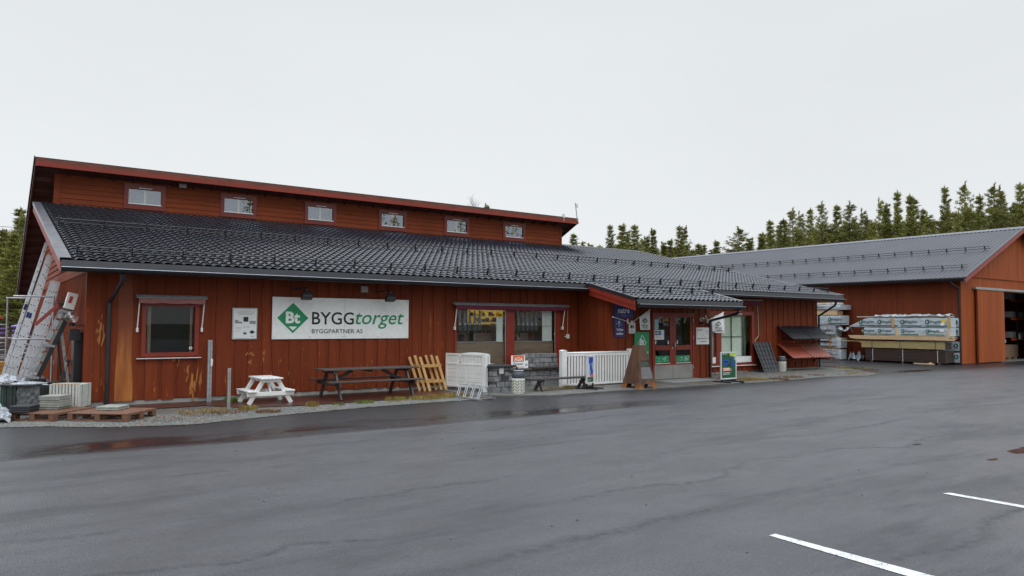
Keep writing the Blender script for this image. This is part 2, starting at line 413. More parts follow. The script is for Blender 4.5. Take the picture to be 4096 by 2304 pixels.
    # pale dry-ish salt marks
    salt = ramp(n, noise(n, coords(n, 'Object', (.5, 1.6, 1)), 1.3, 5, .6), [(.66, (0, 0, 0)), (.78, (.35,)*3)])
    c = mixc(n, math_(n, 'MULTIPLY', salt, math_(n, 'MULTIPLY_ADD', Y, -.5, -5.0, clamp=True)), c, (.15, .15, .155))
    blot = noise(n, coords(n, 'Object', (.55, 1.2, 1)), 1.15, 7, .72)
    c = mixc(n, ramp(n, blot, [(.40, (.28,)*3), (.60, (0, 0, 0))]), c, (.026, .0265, .029))
    n.links.new(c, b.inputs['Base Color'])
    r = ramp(n, big, [(.3, (.30,)*3), (.7, (.42,)*3)])
    r = mixc(n, lane, r, (.62,)*3)
    mot = noise(n, coords(n, 'Object', (.7, 1.3, 1)), 1.9, 6, .68)
    r = mixc(n, ramp(n, mot, [(.42, (0, 0, 0)), (.62, (.55,)*3)]), r, (.24,)*3)
    r = mixc(n, strip, r, (.30,)*3)
    r = mixc(n, pud, r, (.11,)*3)
    r = mixc(n, small, r, (.07,)*3)
    n.links.new(r, b.inputs['Roughness'])
    sp2 = mixc(n, lane, ramp(n, blot, [(.36, (.44,)*3), (.62, (.56,)*3)]), (.33,)*3)
    sp2 = mixc(n, wet, sp2, (.5,)*3); n.links.new(sp2, b.inputs['Specular IOR Level'])
    h = math_(n, 'ADD', math_(n, 'MULTIPLY', stone.outputs['Distance'], -1.0), math_(n, 'MULTIPLY', fine, .5))
    h = math_(n, 'MULTIPLY', h, math_(n, 'SUBTRACT', 1.0, math_(n, 'MULTIPLY', wet, .95)))
    x = nd(n, 'ShaderNodeBump', Strength=.7, Distance=.008); n.links.new(h, x.inputs['Height'])
    y2 = nd(n, 'ShaderNodeBump', Strength=.25, Distance=.05); n.links.new(noise(n, o, 1.4, 3), y2.inputs['Height']); n.links.new(y2.outputs[0], x.inputs['Normal'])
    n.links.new(x.outputs[0], b.inputs['Normal'])
    return m
M['asphalt'] = asphalt_mat()
def gravel_mat(name, cols, sc=38, extra=(.16, .085, .045)):
    m, n, b = new_mat(name); o = coords(n)
    v = nd(n, 'ShaderNodeTexVoronoi', Scale=sc); n.links.new(o, v.inputs['Vector'])
    s_ = nd(n, 'ShaderNodeSeparateColor'); n.links.new(v.outputs['Color'], s_.inputs[0])
    c = ramp(n, s_.outputs[0], [(0, cols[0]), (.5, cols[1]), (1, cols[2])])
    c = mixc(n, ramp(n, v.outputs['Distance'], [(.35, (0, 0, 0)), (.75, (.8,)*3)]), c, (.035, .03, .025))
    c = mixc(n, ramp(n, noise(n, o, 1.6, 5, .65), [(.48, (0, 0, 0)), (.66, (.75,)*3)]), c, extra)
    n.links.new(c, b.inputs['Base Color']); b.inputs['Roughness'].default_value = .75
    bump(n, b, math_(n, 'MULTIPLY', v.outputs['Distance'], -1.0), .9, .02); return m
M['gravel'] = gravel_mat('wet_gravel', [(.05, .05, .042), (.11, .115, .10), (.20, .205, .185)])
M['soil'] = gravel_mat('forest_soil', [(.03, .03, .015), (.05, .05, .02), (.08, .07, .03)], 9, (.05, .06, .015))
M['redpave'] = simple('red_brown_pavers', (.075, .028, .02), .38, var=.35, scale=3, bmp=.25, dirt=.4)
def paint_mat():
    m, n, b = new_mat('worn_road_paint'); o = coords(n)
    f = math_(n, 'MULTIPLY_ADD', noise(n, o, 70, 3, .7), .6, math_(n, 'MULTIPLY', noise(n, o, 9, 5, .7), .45))
    c = ramp(n, f, [(.40, (.07, .07, .075)), (.47, (.48, .49, .47)), (.62, (.68, .69, .67))])
    n.links.new(c, b.inputs['Base Color']); b.inputs['Roughness'].default_value = .6; bump(n, b, noise(n, o, 90, 2), .6, .005); return m
M['marking'] = paint_mat()

def text_mb(s, x0, x1, z0, z1, mat, parent, name='lettering', bold=0, shear=0, plane='y', at=0, depth=.003, spacing=1.0, align=True, label=None):
    """fit a line of text into a rectangle; plane 'y': x0..x1 along X facing -Y at y=at; plane 'x': along -Y (x0..x1 are y values, x0 left) facing -X at x=at"""
    cu = bpy.data.curves.new(name, 'FONT'); cu.body = s; cu.offset = bold; cu.shear = shear; cu.space_character = spacing
    cu.extrude = 0; cu.resolution_u = 3
    t = bpy.data.objects.new('tmp', cu); COL.objects.link(t)
    bpy.context.view_layer.update()
    me = bpy.data.meshes.new_from_object(t.evaluated_get(bpy.context.evaluated_depsgraph_get()))
    bpy.data.objects.remove(t); bpy.data.curves.remove(cu)
    if not me.vertices: return None
    xs = [v.co.x for v in me.vertices]; ys = [v.co.y for v in me.vertices]
    ax, bx_, ay, by = min(xs), max(xs), min(ys), max(ys)
    off = Vector((0, 0, 0)); p = parent
    while p is not None: off += p.location; p = p.parent
    for v in me.vertices:
        u = x0+(v.co.x-ax)/(bx_-ax)*(x1-x0); w = z0+(v.co.y-ay)/(by-ay)*(z1-z0)
        v.co = Vector((u, at, w) if plane == 'y' else (at, u, w))-off
    me.name = name; me.materials.append(mat); me.update()
    o = bpy.data.objects.new(name, me); COL.objects.link(o); o.parent = parent
    if label: o['label'] = label
    return o
def ptex(parent, name, polys, mat, at, plane='y', label=None, thick=.002):
    """flat printed shapes as a thin mesh on a board; polys are lists of (u,z)"""
    m = MB()
    for p in polys: m.prism(p, (at, at+thick), 'y' if plane == 'y' else 'x')
    o = m.build(name, mat, parent)
    if label: o['label'] = label
    return o
def rect(a, b, c, d): return [(a, c), (b, c), (b, d), (a, d)]
def disc(cx, cz, r, n=20, sx=1): return [(cx+r*sx*math.cos(2*math.pi*k/n), cz+r*math.sin(2*math.pi*k/n)) for k in range(n)]
# per-board tone variation for all cladding: random per island
for k in ('red', 'red_up', 'red_side', 'barn', 'barn_shaded'):
    n = M[k].node_tree; b = n.nodes['Principled BSDF']; l = b.inputs['Base Color'].links[0]; src = l.from_socket
    g = n.nodes.new('ShaderNodeNewGeometry')
    r = nd(n, 'ShaderNodeMapRange'); n.links.new(g.outputs['Random Per Island'], r.inputs[0]); r.inputs[3].default_value = .89; r.inputs[4].default_value = 1.08
    v = n.nodes.new('ShaderNodeVectorMath'); v.operation = 'SCALE'; n.links.new(src, v.inputs[0]); n.links.new(r.outputs[0], v.inputs['Scale'])
    n.links.new(v.outputs[0], b.inputs['Base Color'])

# ================================================================ GROUND
def grid_sheet(name, x0, x1, y0, y1, n, mat, z=0, kind='structure', jit=0):
    vs = []; fs = []
    for j in range(n+1):
        for i in range(n+1):
            vs.append((x0+(x1-x0)*i/n, y0+(y1-y0)*j/n, z+random.uniform(-jit, jit)))
    for j in range(n):
        for i in range(n): a = j*(n+1)+i; fs.append((a, a+1, a+n+2, a+n+1))
    m = MB(); m.add(vs, fs); return tag(m.build(name, mat, None, fixn=False), kind=kind)
grid_sheet('ground', -700, 900, -500, 1200, 24, M['soil'], -.012)
a = MB(); a.add([(-60, -60, 0), (110, -60, 0), (110, 60, 0), (-60, 60, 0)], [(0, 1, 2, 3)])
tag(a.build('asphalt', M['asphalt'], None, fixn=False), kind='structure')
# gravel bed in front of the store, ragged outline
def poly_sheet(name, pts, mat, z, thick=None, jit=.035, sub=.25):
    out_ = []
    for (ax, ay), (bx_, by) in zip(pts, pts[1:]+pts[:1]):
        L = math.hypot(bx_-ax, by-ay); k = max(1, int(L/sub))
        for i in range(k): out_.append((ax+(bx_-ax)*i/k+random.uniform(-jit, jit), ay+(by-ay)*i/k+random.uniform(-jit, jit)))
    m = MB(); n = len(out_)
    if thick: m.prism(out_, (z-thick, z), 'z')
    else: m.add([(p[0], p[1], z) for p in out_], [tuple(range(n))])
    return tag(m.build(name, mat, None), kind='structure')
poly_sheet('gravel_bed', [(-4.5, -2.35), (-2.2, -2.45), (-1.5, -2.75), (-.8, -3.35), (.5, -3.8), (2.07, -3.4), (4.3, -2.98), (6.9, -2.95), (7.4, -3.0), (7.4, 0), (-.7, 0), (-.7, 30), (-14, 30), (-14, -2.2)], M['gravel'], .008)
poly_sheet('gravel_bed', [(16.4, -3.4), (18, -3.35), (21.1, -3.1), (22.9, -3.6), (24.4, -3.2), (26.2, -1.3), (27.3, .6), (26.6, 3), (25.7, 3), (25.7, 0), (17.2, 0), (16.6, -1.4)], M['gravel'], .008)
poly_sheet('pavers', [(.1, -1.0), (1.4, -1.0), (1.9, -1.75), (3.2, -2.05), (5.2, -1.95), (7.3, -1.85), (7.35, 0), (.1, 0)], M['redpave'], .022, jit=.03)
poly_sheet('concrete_path', [(7.35, -2.25), (8.3, -3.0), (9.0, -3.32), (11.6, -3.2), (13.2, -3.3), (16.2, -3.35), (16.7, -2.6), (17.0, -1.4), (12.6, -1.4), (12.6, 0), (7.35, 0)], M['concrete'], .035, thick=.035, jit=.02)
e_ = MB(); e_.box(14.3, -2.35, .035, 16.35, -1.43, .055); tag(e_.build('entrance_slab', simple('worn_grey_paint', (.30, .31, .30), .6, var=.2, dirt=.3), None), kind='structure')
# painted bay lines and the old dashed line
for nm, pts in (('bay_line', [(2.90, -13.66), (2.99, -13.66), (2.99, -15.6), (2.79, -15.6)]), ('bay_line', [(5.80, -13.76), (5.90, -13.79), (5.94, -15.9), (5.80, -15.9)])):
    m = MB(); m.add([(x, y, .004) for x, y in pts], [(0, 1, 2, 3)]); tag(m.build(nm, M['marking'], None, fixn=False), kind='structure')

# ================================================================ STORE BUILDING
store = thing('store_building', 'long red timber store with black tiled lean-to roof and a raised row of upper windows', 'building')
SL = .2468
def rz(y): return 2.968+SL*(y+.728)
def boards(x0, x1, z0, ztop, openings, y=0.0, pitch=.33, seed=1, mb=None, bare=None):
    """vertical undressed boards: under boards flush, over boards proud with wavy edges, cut round the openings"""
    rnd = random.Random(seed); m = mb or MB(); x = x0; k = 0
    cuts = sorted(set([x0, x1]+[q for o in openings for q in (o[0], o[1])]))
    def spans(a, b):
        s = [(z0, ztop)]
        for o in openings:
            if a < o[1]-1e-4 and b > o[0]+1e-4:
                s2 = []
                for lo, hi in s:
                    if o[2] > lo: s2.append((lo, min(hi, o[2])))
                    if o[3] < hi: s2.append((max(lo, o[3]), hi))
                s = [q for q in s2 if q[1]-q[0] > .01]
        return s
    def split(a, b):
        c = [a]+[q for q in cuts if a+.01 < q < b-.01]+[b]
        return list(zip(c[:-1], c[1:]))
    while x < x1-.01:
        w = min(pitch*rnd.uniform(.8, 1.25), x1-x)
        if x1-x-w < .12: w = x1-x
        for a, b in split(x, x+w):
            for lo, hi in spans(a, b): m.box(a, y-.004, lo, b, y+.03, hi)
        ow = w*rnd.uniform(.60, .78); oc = x+w/2+rnd.uniform(-.03, .03)
        a0, b0 = max(x0, oc-ow/2), min(x1, oc+ow/2)
        ph = [rnd.uniform(0, 7) for _ in range(6)]; am = rnd.uniform(.006, .02)
        for a, b in split(a0, b0):
            for lo, hi in spans(a, b):
                n = max(2, int((hi-lo)/.12)); vs = []
                for i in range(n+1):
                    z = lo+(hi-lo)*i/n
                    if i == 0: z += rnd.uniform(-.02, .02)
                    wl = am*(math.sin(z*2.1+ph[0])+.6*math.sin(z*5.3+ph[1])+.4*math.sin(z*11+ph[2])) if a == a0 else 0
                    wr = am*(math.sin(z*1.9+ph[3])+.6*math.sin(z*4.7+ph[4])+.4*math.sin(z*12+ph[5])) if b == b0 else 0
                    t = .024+.002*math.sin(k)
                    vs += [(a+wl, y, z), (a+wl, y-t, z), (b+wr, y-t, z), (b+wr, y, z)]
                fs = [(0, 1, 2, 3), tuple(4*n+q for q in (3, 2, 1, 0))]
                for i in range(n):
                    p = 4*i
                    for q in range(3): fs.append((p+q, p+q+4, p+q+5, p+q+1))
                m.add(vs, fs)
        x += w; k += 1
    return m
big_o = (8.12, 11.80, .50, 2.24); w1 = (.31, 1.44, 1.06, 2.20); rw = (18.9, 21.36, .32, 2.2)
boards(-.72, 12.6, .11, 3.02, [w1, big_o], seed=3).build('front_cladding', M['red'], store)
boards(17.2, 25.66, .06, 3.02, [rw], seed=8, pitch=.36).build('front_cladding', M['red'], store)
bb = MB()
vs = []
N = 14
for i in range(N+1):
    z = .105+2.88*i/N; l_, r_ = -.185-.012*math.sin(z*3)+.035*(i/N), .145+.012*math.sin(z*4)-.055*(i/N); vs += [(l_, 0, z), (l_, -.034, z), (r_, -.034, z), (r_, 0, z)]
fs = [(0, 1, 2, 3)]
for i in range(N):
    for q in range(3): fs.append((4*i+q, 4*i+q+4, 4*i+q+5, 4*i+q+1))
bb.add(vs, fs); bb.build('bare_board', M['bare'], store)['label'] = 'unpainted orange board beside the downpipe'
# worn, paint-free splashes where boards were knocked: thin irregular flakes
rr = random.Random(5)
def splash(cx, cz, w, h, y=-.0285, n=9):
    wp = MB()
    for k_ in range(n):
        y -= .0006
        x = cx+rr.uniform(-w, w)*.5; z = cz+rr.uniform(-h, h)*.5; l = h*rr.uniform(.12, .42); t = w*rr.uniform(.05, .2); sk = rr.uniform(-.5, .9)*t
        pts = []
        for q in range(9):
            an = 2*math.pi*q/9; pts.append((x+t*math.cos(an)*rr.uniform(.5, 1.1)+sk*math.sin(an), z+l*math.sin(an)*rr.uniform(.6, 1.1)))
        wp.prism(pts, (y, y+.0004), 'y')
    wp.build('worn_patch', M['flake'], store)
splash(-.50, 1.53, .16, .42); splash(-.47, 1.78, .10, .2, n=4); splash(.985, .9, .13, .2, n=6); splash(1.42, .42, .22, .62, n=14); splash(1.2, .66, .12, .3, n=5)
splash(-.60, .95, .06, .5, n=5); splash(-.42, .62, .05, .3, n=3); splash(2.62, .95, .25, .22, n=6); splash(2.9, 1.0, .07, .26, n=8)
for _ in range(45):
    cx = rr.uniform(1.7, 8.0); splash(cx, rr.uniform(.3, 1.45), .05, rr.uniform(.04, .3), n=1)
splash(7.35, 1.6, .05, .9, n=8); splash(7.55, 1.75, .12, .1, n=2)
# foundation and core walls (keep light out)
f = MB(); f.box(-.70, .005, -.5, 12.6, .2, .125); f.box(17.2, .005, -.3, 25.62, .2, .075); f.build('foundation', simple('foundation_concrete', (.30, .30, .28), .85, var=.2, scale=3, bmp=.2, dirt=.3), store)
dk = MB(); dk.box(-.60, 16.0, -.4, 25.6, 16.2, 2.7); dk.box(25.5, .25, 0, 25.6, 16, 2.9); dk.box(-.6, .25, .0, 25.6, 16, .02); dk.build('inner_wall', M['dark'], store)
# right end wall (seen only from the side)
rw_ = MB(); rw_.prism([(0, 0), (0, 3.0), (8.9, 5.2), (16.2, 3.2), (16.2, 0)], (25.6, 25.66), 'x'); rw_.build('end_wall', M['red_side'], store)
TY_, TZ_ = 8.35, 6.613
# left gable wall: core + boards + laps
g = MB(); g.prism([(0, -.5), (0, 2.99), (8.87, 5.18), (8.87, 6.2), (16.2, 2.75), (16.2, -.5)], (-.70, -.66), 'x')
y = 0.02
while y < 16.1:
    g.box(-.722, y, -.4, -.70, min(y+.15, 16.15), 2.80)
    g.box(-.742, y+.115, -.4, -.722, min(y+.175, 16.2), 2.80); y += .17
g.box(-.76, 0, 2.80, -.70, 16.2, 2.93)
z = 2.93
while z < 5.9:
    ya = max(0.02, (z+.17-3.0)/SL+.02-.0); yb = min(16.2, TY_+(TZ_-.2-z-.16)/.463)
    if z > 5.1: ya = 8.87
    if ya < yb: g.add([(-.705, ya, z+.165), (-.735, ya, z), (-.735, yb, z), (-.705, yb, z+.165), (-.70, ya, z), (-.70, yb, z)], [(0, 1, 2, 3), (1, 4, 5, 2)])
    z += .16
g.build('gable_cladding', M['red_side'], store)
cb = MB(); cb.box(-.75, -.035, .08, -.60, .03, 2.93); cb.box(-.755, -.02, .08, -.72, .12, 2.79); cb.build('corner_board', M['red'], store)
gd = MB(); gd.box(-.775, 5.6, -.4, -.742, 6.75, 1.75); gd.build('gable_door', M['red_side'], store)
dr = store.children[-1]
h = MB(); h.cyl((-.80, 6.55, .62), (-.80, 6.38, .62), .012); h.box(-.80, 6.52, .55, -.775, 6.58, .70); h.build('handle', M['galv'], dr)
vn = MB(); vn.box(-.76, 2.3, 2.6, -.744, 2.32, 2.61)
# clerestory
CY = 8.87; cw = [(1.283+2.961*i, 1.283+2.961*i+.963) for i in range(6)]; CZ0, CZ1 = 5.563, 6.038
cl = MB(); xs = [-.72]+[v for a, b in cw for v in (a-.03, b+.03)]+[19.26]
z = rz(CY)-.1
while z < 6.42:
    zt = min(z+.157, 6.45)
    segs = [(-.72, 19.26)]
    if zt > CZ0-.03 and z < CZ1+.03:
        segs = [(xs[2*i], xs[2*i+1]) for i in range(7)]
    for a, b in segs: cl.add([(a, CY-.003, zt+.012), (a, CY-.024, z), (b, CY-.024, z), (b, CY-.003, zt+.012), (a, CY, z), (b, CY, z)], [(0, 1, 2, 3), (1, 4, 5, 2)])
    z += .157
cl.build('clerestory_cladding', M['red_up'], store, fixn=False)
for b_ in ((-.76, CY-.04, 5.1, -.60, CY+.02, 6.3), (19.20, CY-.04, 5.1, 19.29, CY+.3, 6.2)): co = MB(); co.box(*b_); co.build('clerestory_corner_board', M['red_up'], store)
cs = MB()
cs.prism([(CY, 5.0), (CY, 6.34), (16.2, 2.9), (16.2, 2.6)], (19.20, 19.26), 'x'); cs.build('clerestory_end_wall', M['red_up'], store)
lk = MB(); lk.box(-.6, CY+.5, 5.0, 19.2, CY+.52, 6.35); lk.build('clerestory_inner_wall', simple('inner_grey', (.17, .18, .2), .8), store)
for a, b in cw:
    fr = MB(); t = .13
    fr.box(a-t, CY-.05, CZ0-.17, b+t, CY-.02, CZ0-.0); fr.box(a-t, CY-.05, CZ1, b+t, CY-.02, CZ1+.17)
    fr.box(a-t, CY-.05, CZ0, a, CY-.02, CZ1); fr.box(b, CY-.05, CZ0, b+t, CY-.02, CZ1)
    w_ = fr.build('upper_window', M['trimdark'], store)
    q = MB(); q.box(a, CY-.004, CZ0, b, CY+.0, CZ1); q.build('pane', M['glasshi'], w_)
    q = MB(); q.box(a-.01, CY-.07, CZ0-.015, b+.01, CY-.03, CZ0+.012); q.build('sill', M['whiteclean'], w_)
    q = MB(); c = (a+b)/2+.01; q.box(c-.03, CY+.03, CZ0-.1, c+.03, CY+.07, CZ1+.1); q.build('mullion', M['palewood'], w_)
    q = MB(); q.box(c-.2, CY-.075, CZ1+.03, c+.2, CY-.05, CZ1+.05); q.build('vent_strip', M['whiteclean'], w_)
bx = MB(); bx.box(2.76, CY-.17, 6.22, 2.98, CY-.03, 6.38); bx.build('speaker_box', M['steelplate'], store)
# top roof
TY, TZ, TS = 8.35, 6.613, .463
def tz(y): return TZ-TS*(y-TY)
tr = MB(); x0, x1 = -1.281, 19.83
tr.prism([(TY-.03, tz(TY-.03)), (TY-.03, tz(TY)-.03), (16.75, tz(16.75)-.03), (16.75, tz(16.75))], (x0-.02, x1+.02), 'x')
tr.build('top_roof', M['metal_black'], store)
sf = MB(); sf.prism([(TY+.03, tz(TY+.03)-.10), (TY+.03, tz(TY)-.04), (16.7, tz(16.7)-.04), (16.7, tz(16.7)-.10)], (x0+.03, x1-.03), 'x')
y = TY+.2
while y < 16.6:
    sf.box(x0+.03, y, tz(y)-.21, -.70, y+.05, tz(y)-.095); sf.box(19.26, y, tz(y)-.21, x1-.03, y+.05, tz(y)-.095); y += .55
x = -1.0
while x < 19.4:
    sf.prism([(TY+.03, tz(TY)-.17), (TY+.03, tz(TY)-.095), (CY, tz(CY)-.095), (CY, tz(CY)-.17)], (x, x+.045), 'x'); x += .6
sf.build('soffit', M['soffit'], store)
ff = MB(); ff.box(x0, TY-.035, TZ-.15, x1, TY, TZ-.01); ff.build('fascia', simple('fascia_red_brown', (.14, .036, .018), .6, var=.3, stretch=(.3, 1, 1)), store)
ff = MB(); ff.box(x0, TY-.065, TZ-.255, x1, TY-.035, TZ-.125); ff.build('lower_fascia', M['trim'], store)
for xx in (x0, x1-.03): vb = MB(); vb.prism([(TY, tz(TY)-.24), (TY, tz(TY)-.03), (16.7, tz(16.7)-.03), (16.7, tz(16.7)-.24)], (xx-.01, xx+.03), 'x'); vb.build('verge_board', M['soffit'], store)
vb = MB(); vb.prism([(TY-.04, tz(TY-.04)+.02), (TY-.04, tz(TY)-.05), (16.8, tz(16.8)-.05), (16.8, tz(16.8)+.02)], (x0-.045, x0-.02), 'x'); vb.build('verge_flashing', M['gutter'], store)

# tiled lower roof
def tiles(m, x0, x1, ya, yb, wave=.20, step=.32):
    st = step*math.cos(math.atan(SL)); i = math.ceil((x0)/(wave/8)); xs = [x0]
    while i*wave/8 < x1-.001:
        if i*wave/8 > x0+.002: xs.append(i*wave/8)
        i += 1
    xs.append(x1); n = len(xs)
    def wv(x):
        t = 2*math.pi*x/wave; return .0165*math.sin(t)+.005*math.sin(2*t+.9)+.020
    rows = []
    k = math.floor((ya+.728)/st); y = -.728+k*st
    while y < yb-.01:
        y0, y1 = max(y, ya), min(y+st, yb)
        if y1-y0 > .02: rows += [(y0, .019), (y0+.001, .027), (y0+.02, .028), (y0+(y1-y0)*.5, .014), (y1, .001), (y1+.035, -.010)]
        y += st
    vs = []
    for (yy, dz) in rows:
        for x in (xs if x1 < 25 else [min(q, xe(yy)-.04) for q in xs]): vs.append((x, yy, rz(yy)+wv(x)+dz))
    fs = []
    for r in range(len(rows)-1):
        for c in range(n-1): a = r*n+c; fs.append((a, a+1, a+n+1, a+n))
    m.add(vs, fs); return m
XR = 26.38
def xe(y): return 26.42-(y+.82)*.180
PX0, PX1, PY = 12.32, 17.12, -2.72
t = MB(); tiles(t, -1.14, 19.26, -.728, CY-.02); tiles(t, 19.26, XR-.1, -.728, 9.1); tiles(t, PX0+.12, PX1-.08, PY, -.728)
tl = t.build('tile_roof', M['tile'], store, fixn=False)
bk = MB(); bk.add([(-1.2, -.7, rz(-.7)-.01), (XR, -.7, rz(-.7)-.01), (xe(9.1), 9.1, rz(9.1)-.01), (-1.2, 9.1, rz(9.1)-.01)], [(0, 1, 2, 3)])
bk.add([(19.3, 9.1, rz(9.1)-.01), (xe(9.1), 9.1, rz(9.1)-.01), (xe(9.1), 16.7, rz(9.1)-1.9), (19.3, 16.7, rz(9.1)-1.9)], [(0, 1, 2, 3)])
bk.add([(PX0, PY, rz(PY)-.01), (PX1, PY, rz(PY)-.01), (PX1, -.7, rz(-.7)-.01), (PX0, -.7, rz(-.7)-.01)], [(0, 1, 2, 3)])
bk.build('roof_underlay', M['metal_black'], store, fixn=False)
rd = MB(); rd.prism([(8.98, rz(9.1)+.02), (9.1, rz(9.1)+.09), (9.22, rz(9.1)+.02)], (19.27, xe(9.1)), 'x'); rd.build('ridge_cap', M['metal_black'], store)
us = MB()
us.prism([(-.70, rz(-.70)-.15), (-.70, rz(-.70)-.02), (8.85, rz(8.85)-.02), (8.85, rz(8.85)-.15)], (-1.24, 24.6), 'x')
us.add([(24.6, -.7, rz(-.7)-.14), (XR-.02, -.7, rz(-.7)-.14), (xe(8.85), 8.85, rz(8.85)-.14), (24.6, 8.85, rz(8.85)-.14)], [(0, 1, 2, 3)])
us.prism([(PY+.03, rz(PY)-.15), (PY+.03, rz(PY)-.02), (-.71, rz(-.71)-.02), (-.71, rz(-.71)-.15)], (PX0+.02, PX1-.02), 'x')
us.build('eave_soffit', M['soffit'], store)
# verge flashing (left and right ends and the porch sides) and painted barge boards
def verge(x, ya, yb, out, w=.17, mat='flash'):
    m = MB(); s = out
    m.prism([(ya, rz(ya)+.055), (yb, rz(yb)+.055), (yb, rz(yb)+.065), (ya, rz(ya)+.065)], (min(x, x-s*w), max(x, x-s*w)), 'x')
    m.prism([(ya, rz(ya)-.03), (yb, rz(yb)-.03), (yb, rz(yb)+.065), (ya, rz(ya)+.065)], (min(x, x+s*.008), max(x, x+s*.008)), 'x')
    m.build('verge_flashing', M[mat], store)
def barge(x, ya, yb, h=.2, mat='trim', d=.022):
    m = MB(); m.prism([(ya, rz(ya)-.03-h), (yb, rz(yb)-.03-h), (yb, rz(yb)-.025), (ya, rz(ya)-.025)], (x-d, x+d), 'x'); return m.build('barge_board', M[mat], store)
M['fadedtrim'] = simple('faded_red_paint', (.30, .055, .045), .55, var=.2, stretch=(1, .3, .3))
verge(-1.30, -.75, 8.5, -1, .19); vq = MB(); vq.bar((xe(-.75)-.04, -.75, rz(-.75)+.06), (xe(9.1)-.04, 9.1, rz(9.1)+.06), .10, .02); vq.build('verge_flashing', M['edge'], store)
verge(PX0, PY-.02, -.80, -1, .12, 'gutter'); verge(PX1, PY-.02, -.80, 1, .08, 'edge')
barge(-1.27, -.74, 8.5, mat='fadedtrim'); vq = MB(); vq.bar((xe(-.74)-.03, -.74, rz(-.74)-.13), (xe(9)-.03, 9.0, rz(9)-.13), .04, .2); vq.build('barge_board', M['trim'], store)
b_ = barge(PX0+.03, PY+.0, -.80, .15); b2 = MB(); b2.prism([(PY, rz(PY)-.31), (-.80, rz(-.80)-.31), (-.80, rz(-.8)-.165), (PY, rz(PY)-.165)], (PX0+.025, PX0+.06), 'x'); b2.build('barge_board', M['trim'], store)
barge(PX1-.03, PY, -.80, .26)
# eave flashing + gutters + downpipes
def gutter(x0, x1, ye, name='gutter'):
    ze = rz(ye)
    m = MB(); m.add([(x0, ye-.015, ze+.01), (x1, ye-.015, ze+.01), (x1, ye-.055, ze-.135), (x0, ye-.055, ze-.135), (x0, ye+.02, ze-.135), (x1, ye+.02, ze-.135)], [(0, 1, 2, 3), (3, 2, 5, 4)])
    m.build('eave_flashing', M['gutter'], store, fixn=False)
    m = MB(); pr = []; R_ = .075; cy, cz = ye-.075, ze-.135
    for k in range(9): an = math.pi*k/8; pr.append((cy-R_*math.cos(an), cz-R_*1.15*math.sin(an)))
    pin = [(cy-(R_-.006)*math.cos(math.pi*k/8), cz-(R_*1.15-.006)*math.sin(math.pi*k/8)) for k in range(8, -1, -1)]
    m.prism(pr+pin, (x0, x1), 'x'); m.prism(pr, (x0-.006, x0), 'x'); m.prism(pr, (x1, x1+.006), 'x')
    gt = m.build(name, M['metal_black'], store)
    m = MB(); m.cyl((x0, cy-R_-.004, cz), (x1, cy-R_-.004, cz), .007, n=6); m.build('lip', M['edge'], gt)
gutter(-1.28, PX0-.02, -.728); gutter(PX1+.05, XR-.02, -.728); gutter(PX0+.08, PX1-.02, PY)
def downpipe(pts, r=.042):
    m = MB(); m.tube([Vector(p) for p in pts], r, 12)
    for p in pts[1:-1]: m.sphere(p, r*1.02, 10)
    for z in (.45, 1.7):
        p = pts[-1]; m.cyl((p[0], p[1], z), (p[0], p[1], z+.05), r+.008, n=12)
    return m.build('downpipe', M['gutter'], store, smooth=False)
downpipe([(-.20, -.80, 2.74), (-.20, -.74, 2.60), (-.34, -.11, 2.18), (-.34, -.11, .04)])
downpipe([(16.9, PY-.07, 2.2), (16.95, PY+.1, 2.12), (17.10, -1.45, 1.90), (17.10, -1.45, .04)])
downpipe([(25.75, -.80, 2.74), (25.75, -.74, 2.58), (25.62, -.10, 2.15), (25.62, -.10, .04)])
# snow guards: two tubes on brackets
def guard(x0, x1, y, sp=1.0, off=0.0):
    m = MB(); nx, nz = -math.sin(math.atan(SL)), math.cos(math.atan(SL))
    for d in (.07, .16): m.cyl((x0, y+nx*d, rz(y)+.05+nz*d), (x1, y+nx*d, rz(y)+.05+nz*d), .017, n=6)
    o = m.build('snow_guard', M['metal_black'], store)
    x = math.ceil(x0-off)+off
    while x < x1:
        m = MB(); m.prism([(y-.03, rz(y-.03)+.045), (y+.05, rz(y+.05)+.045), (y+nx*.19+.02, rz(y)+.05+nz*.20), (y+nx*.19-.03, rz(y)+.05+nz*.19)], (x-.011, x+.011), 'x')
        m.bar((x, y+.1, rz(y+.1)+.05), (x, y+.3, rz(y+.3)+.05), .02, .010); x += sp
        m.build('bracket', M['metal_black'], o)
guard(-1.05, 12.7, -.25, off=.03); guard(12.7, 26.05, -.25, off=.03); guard(-1.05, 25.3, 3.95, off=.01); guard(12.75, 17.0, -1.8, off=-.2)

# vestibule (porch box) -------------------------------------------------
VY = -1.40
dO = (14.40, 16.33, .0, 2.14)
v = boards(12.6, 17.2, .04, rz(VY)-.16, [dO], y=VY, seed=12, pitch=.3); v.build('vestibule_cladding', M['red'], store)
v = boards(0, 1.37, .04, 2.86, [], y=0, seed=4, pitch=.3)
for i in range(len(v.v)): x, y, z = v.v[i]; v.v[i] = (12.6+y, -1.375+x if False else -x-.0, z)
v.build('vestibule_side', M['red'], store)
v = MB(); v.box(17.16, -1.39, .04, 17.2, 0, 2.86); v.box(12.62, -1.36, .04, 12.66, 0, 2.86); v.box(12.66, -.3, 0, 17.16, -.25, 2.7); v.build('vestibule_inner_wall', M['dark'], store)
fr = MB(); fr.box(14.40, VY-.05, .04, 14.48, VY+.05, 2.14); fr.box(16.25, VY-.05, .04, 16.33, VY+.05, 2.14); fr.box(14.48, VY-.05, 2.06, 16.25, VY+.05, 2.14)
ed = fr.build('entrance_door', M['trim'], store)
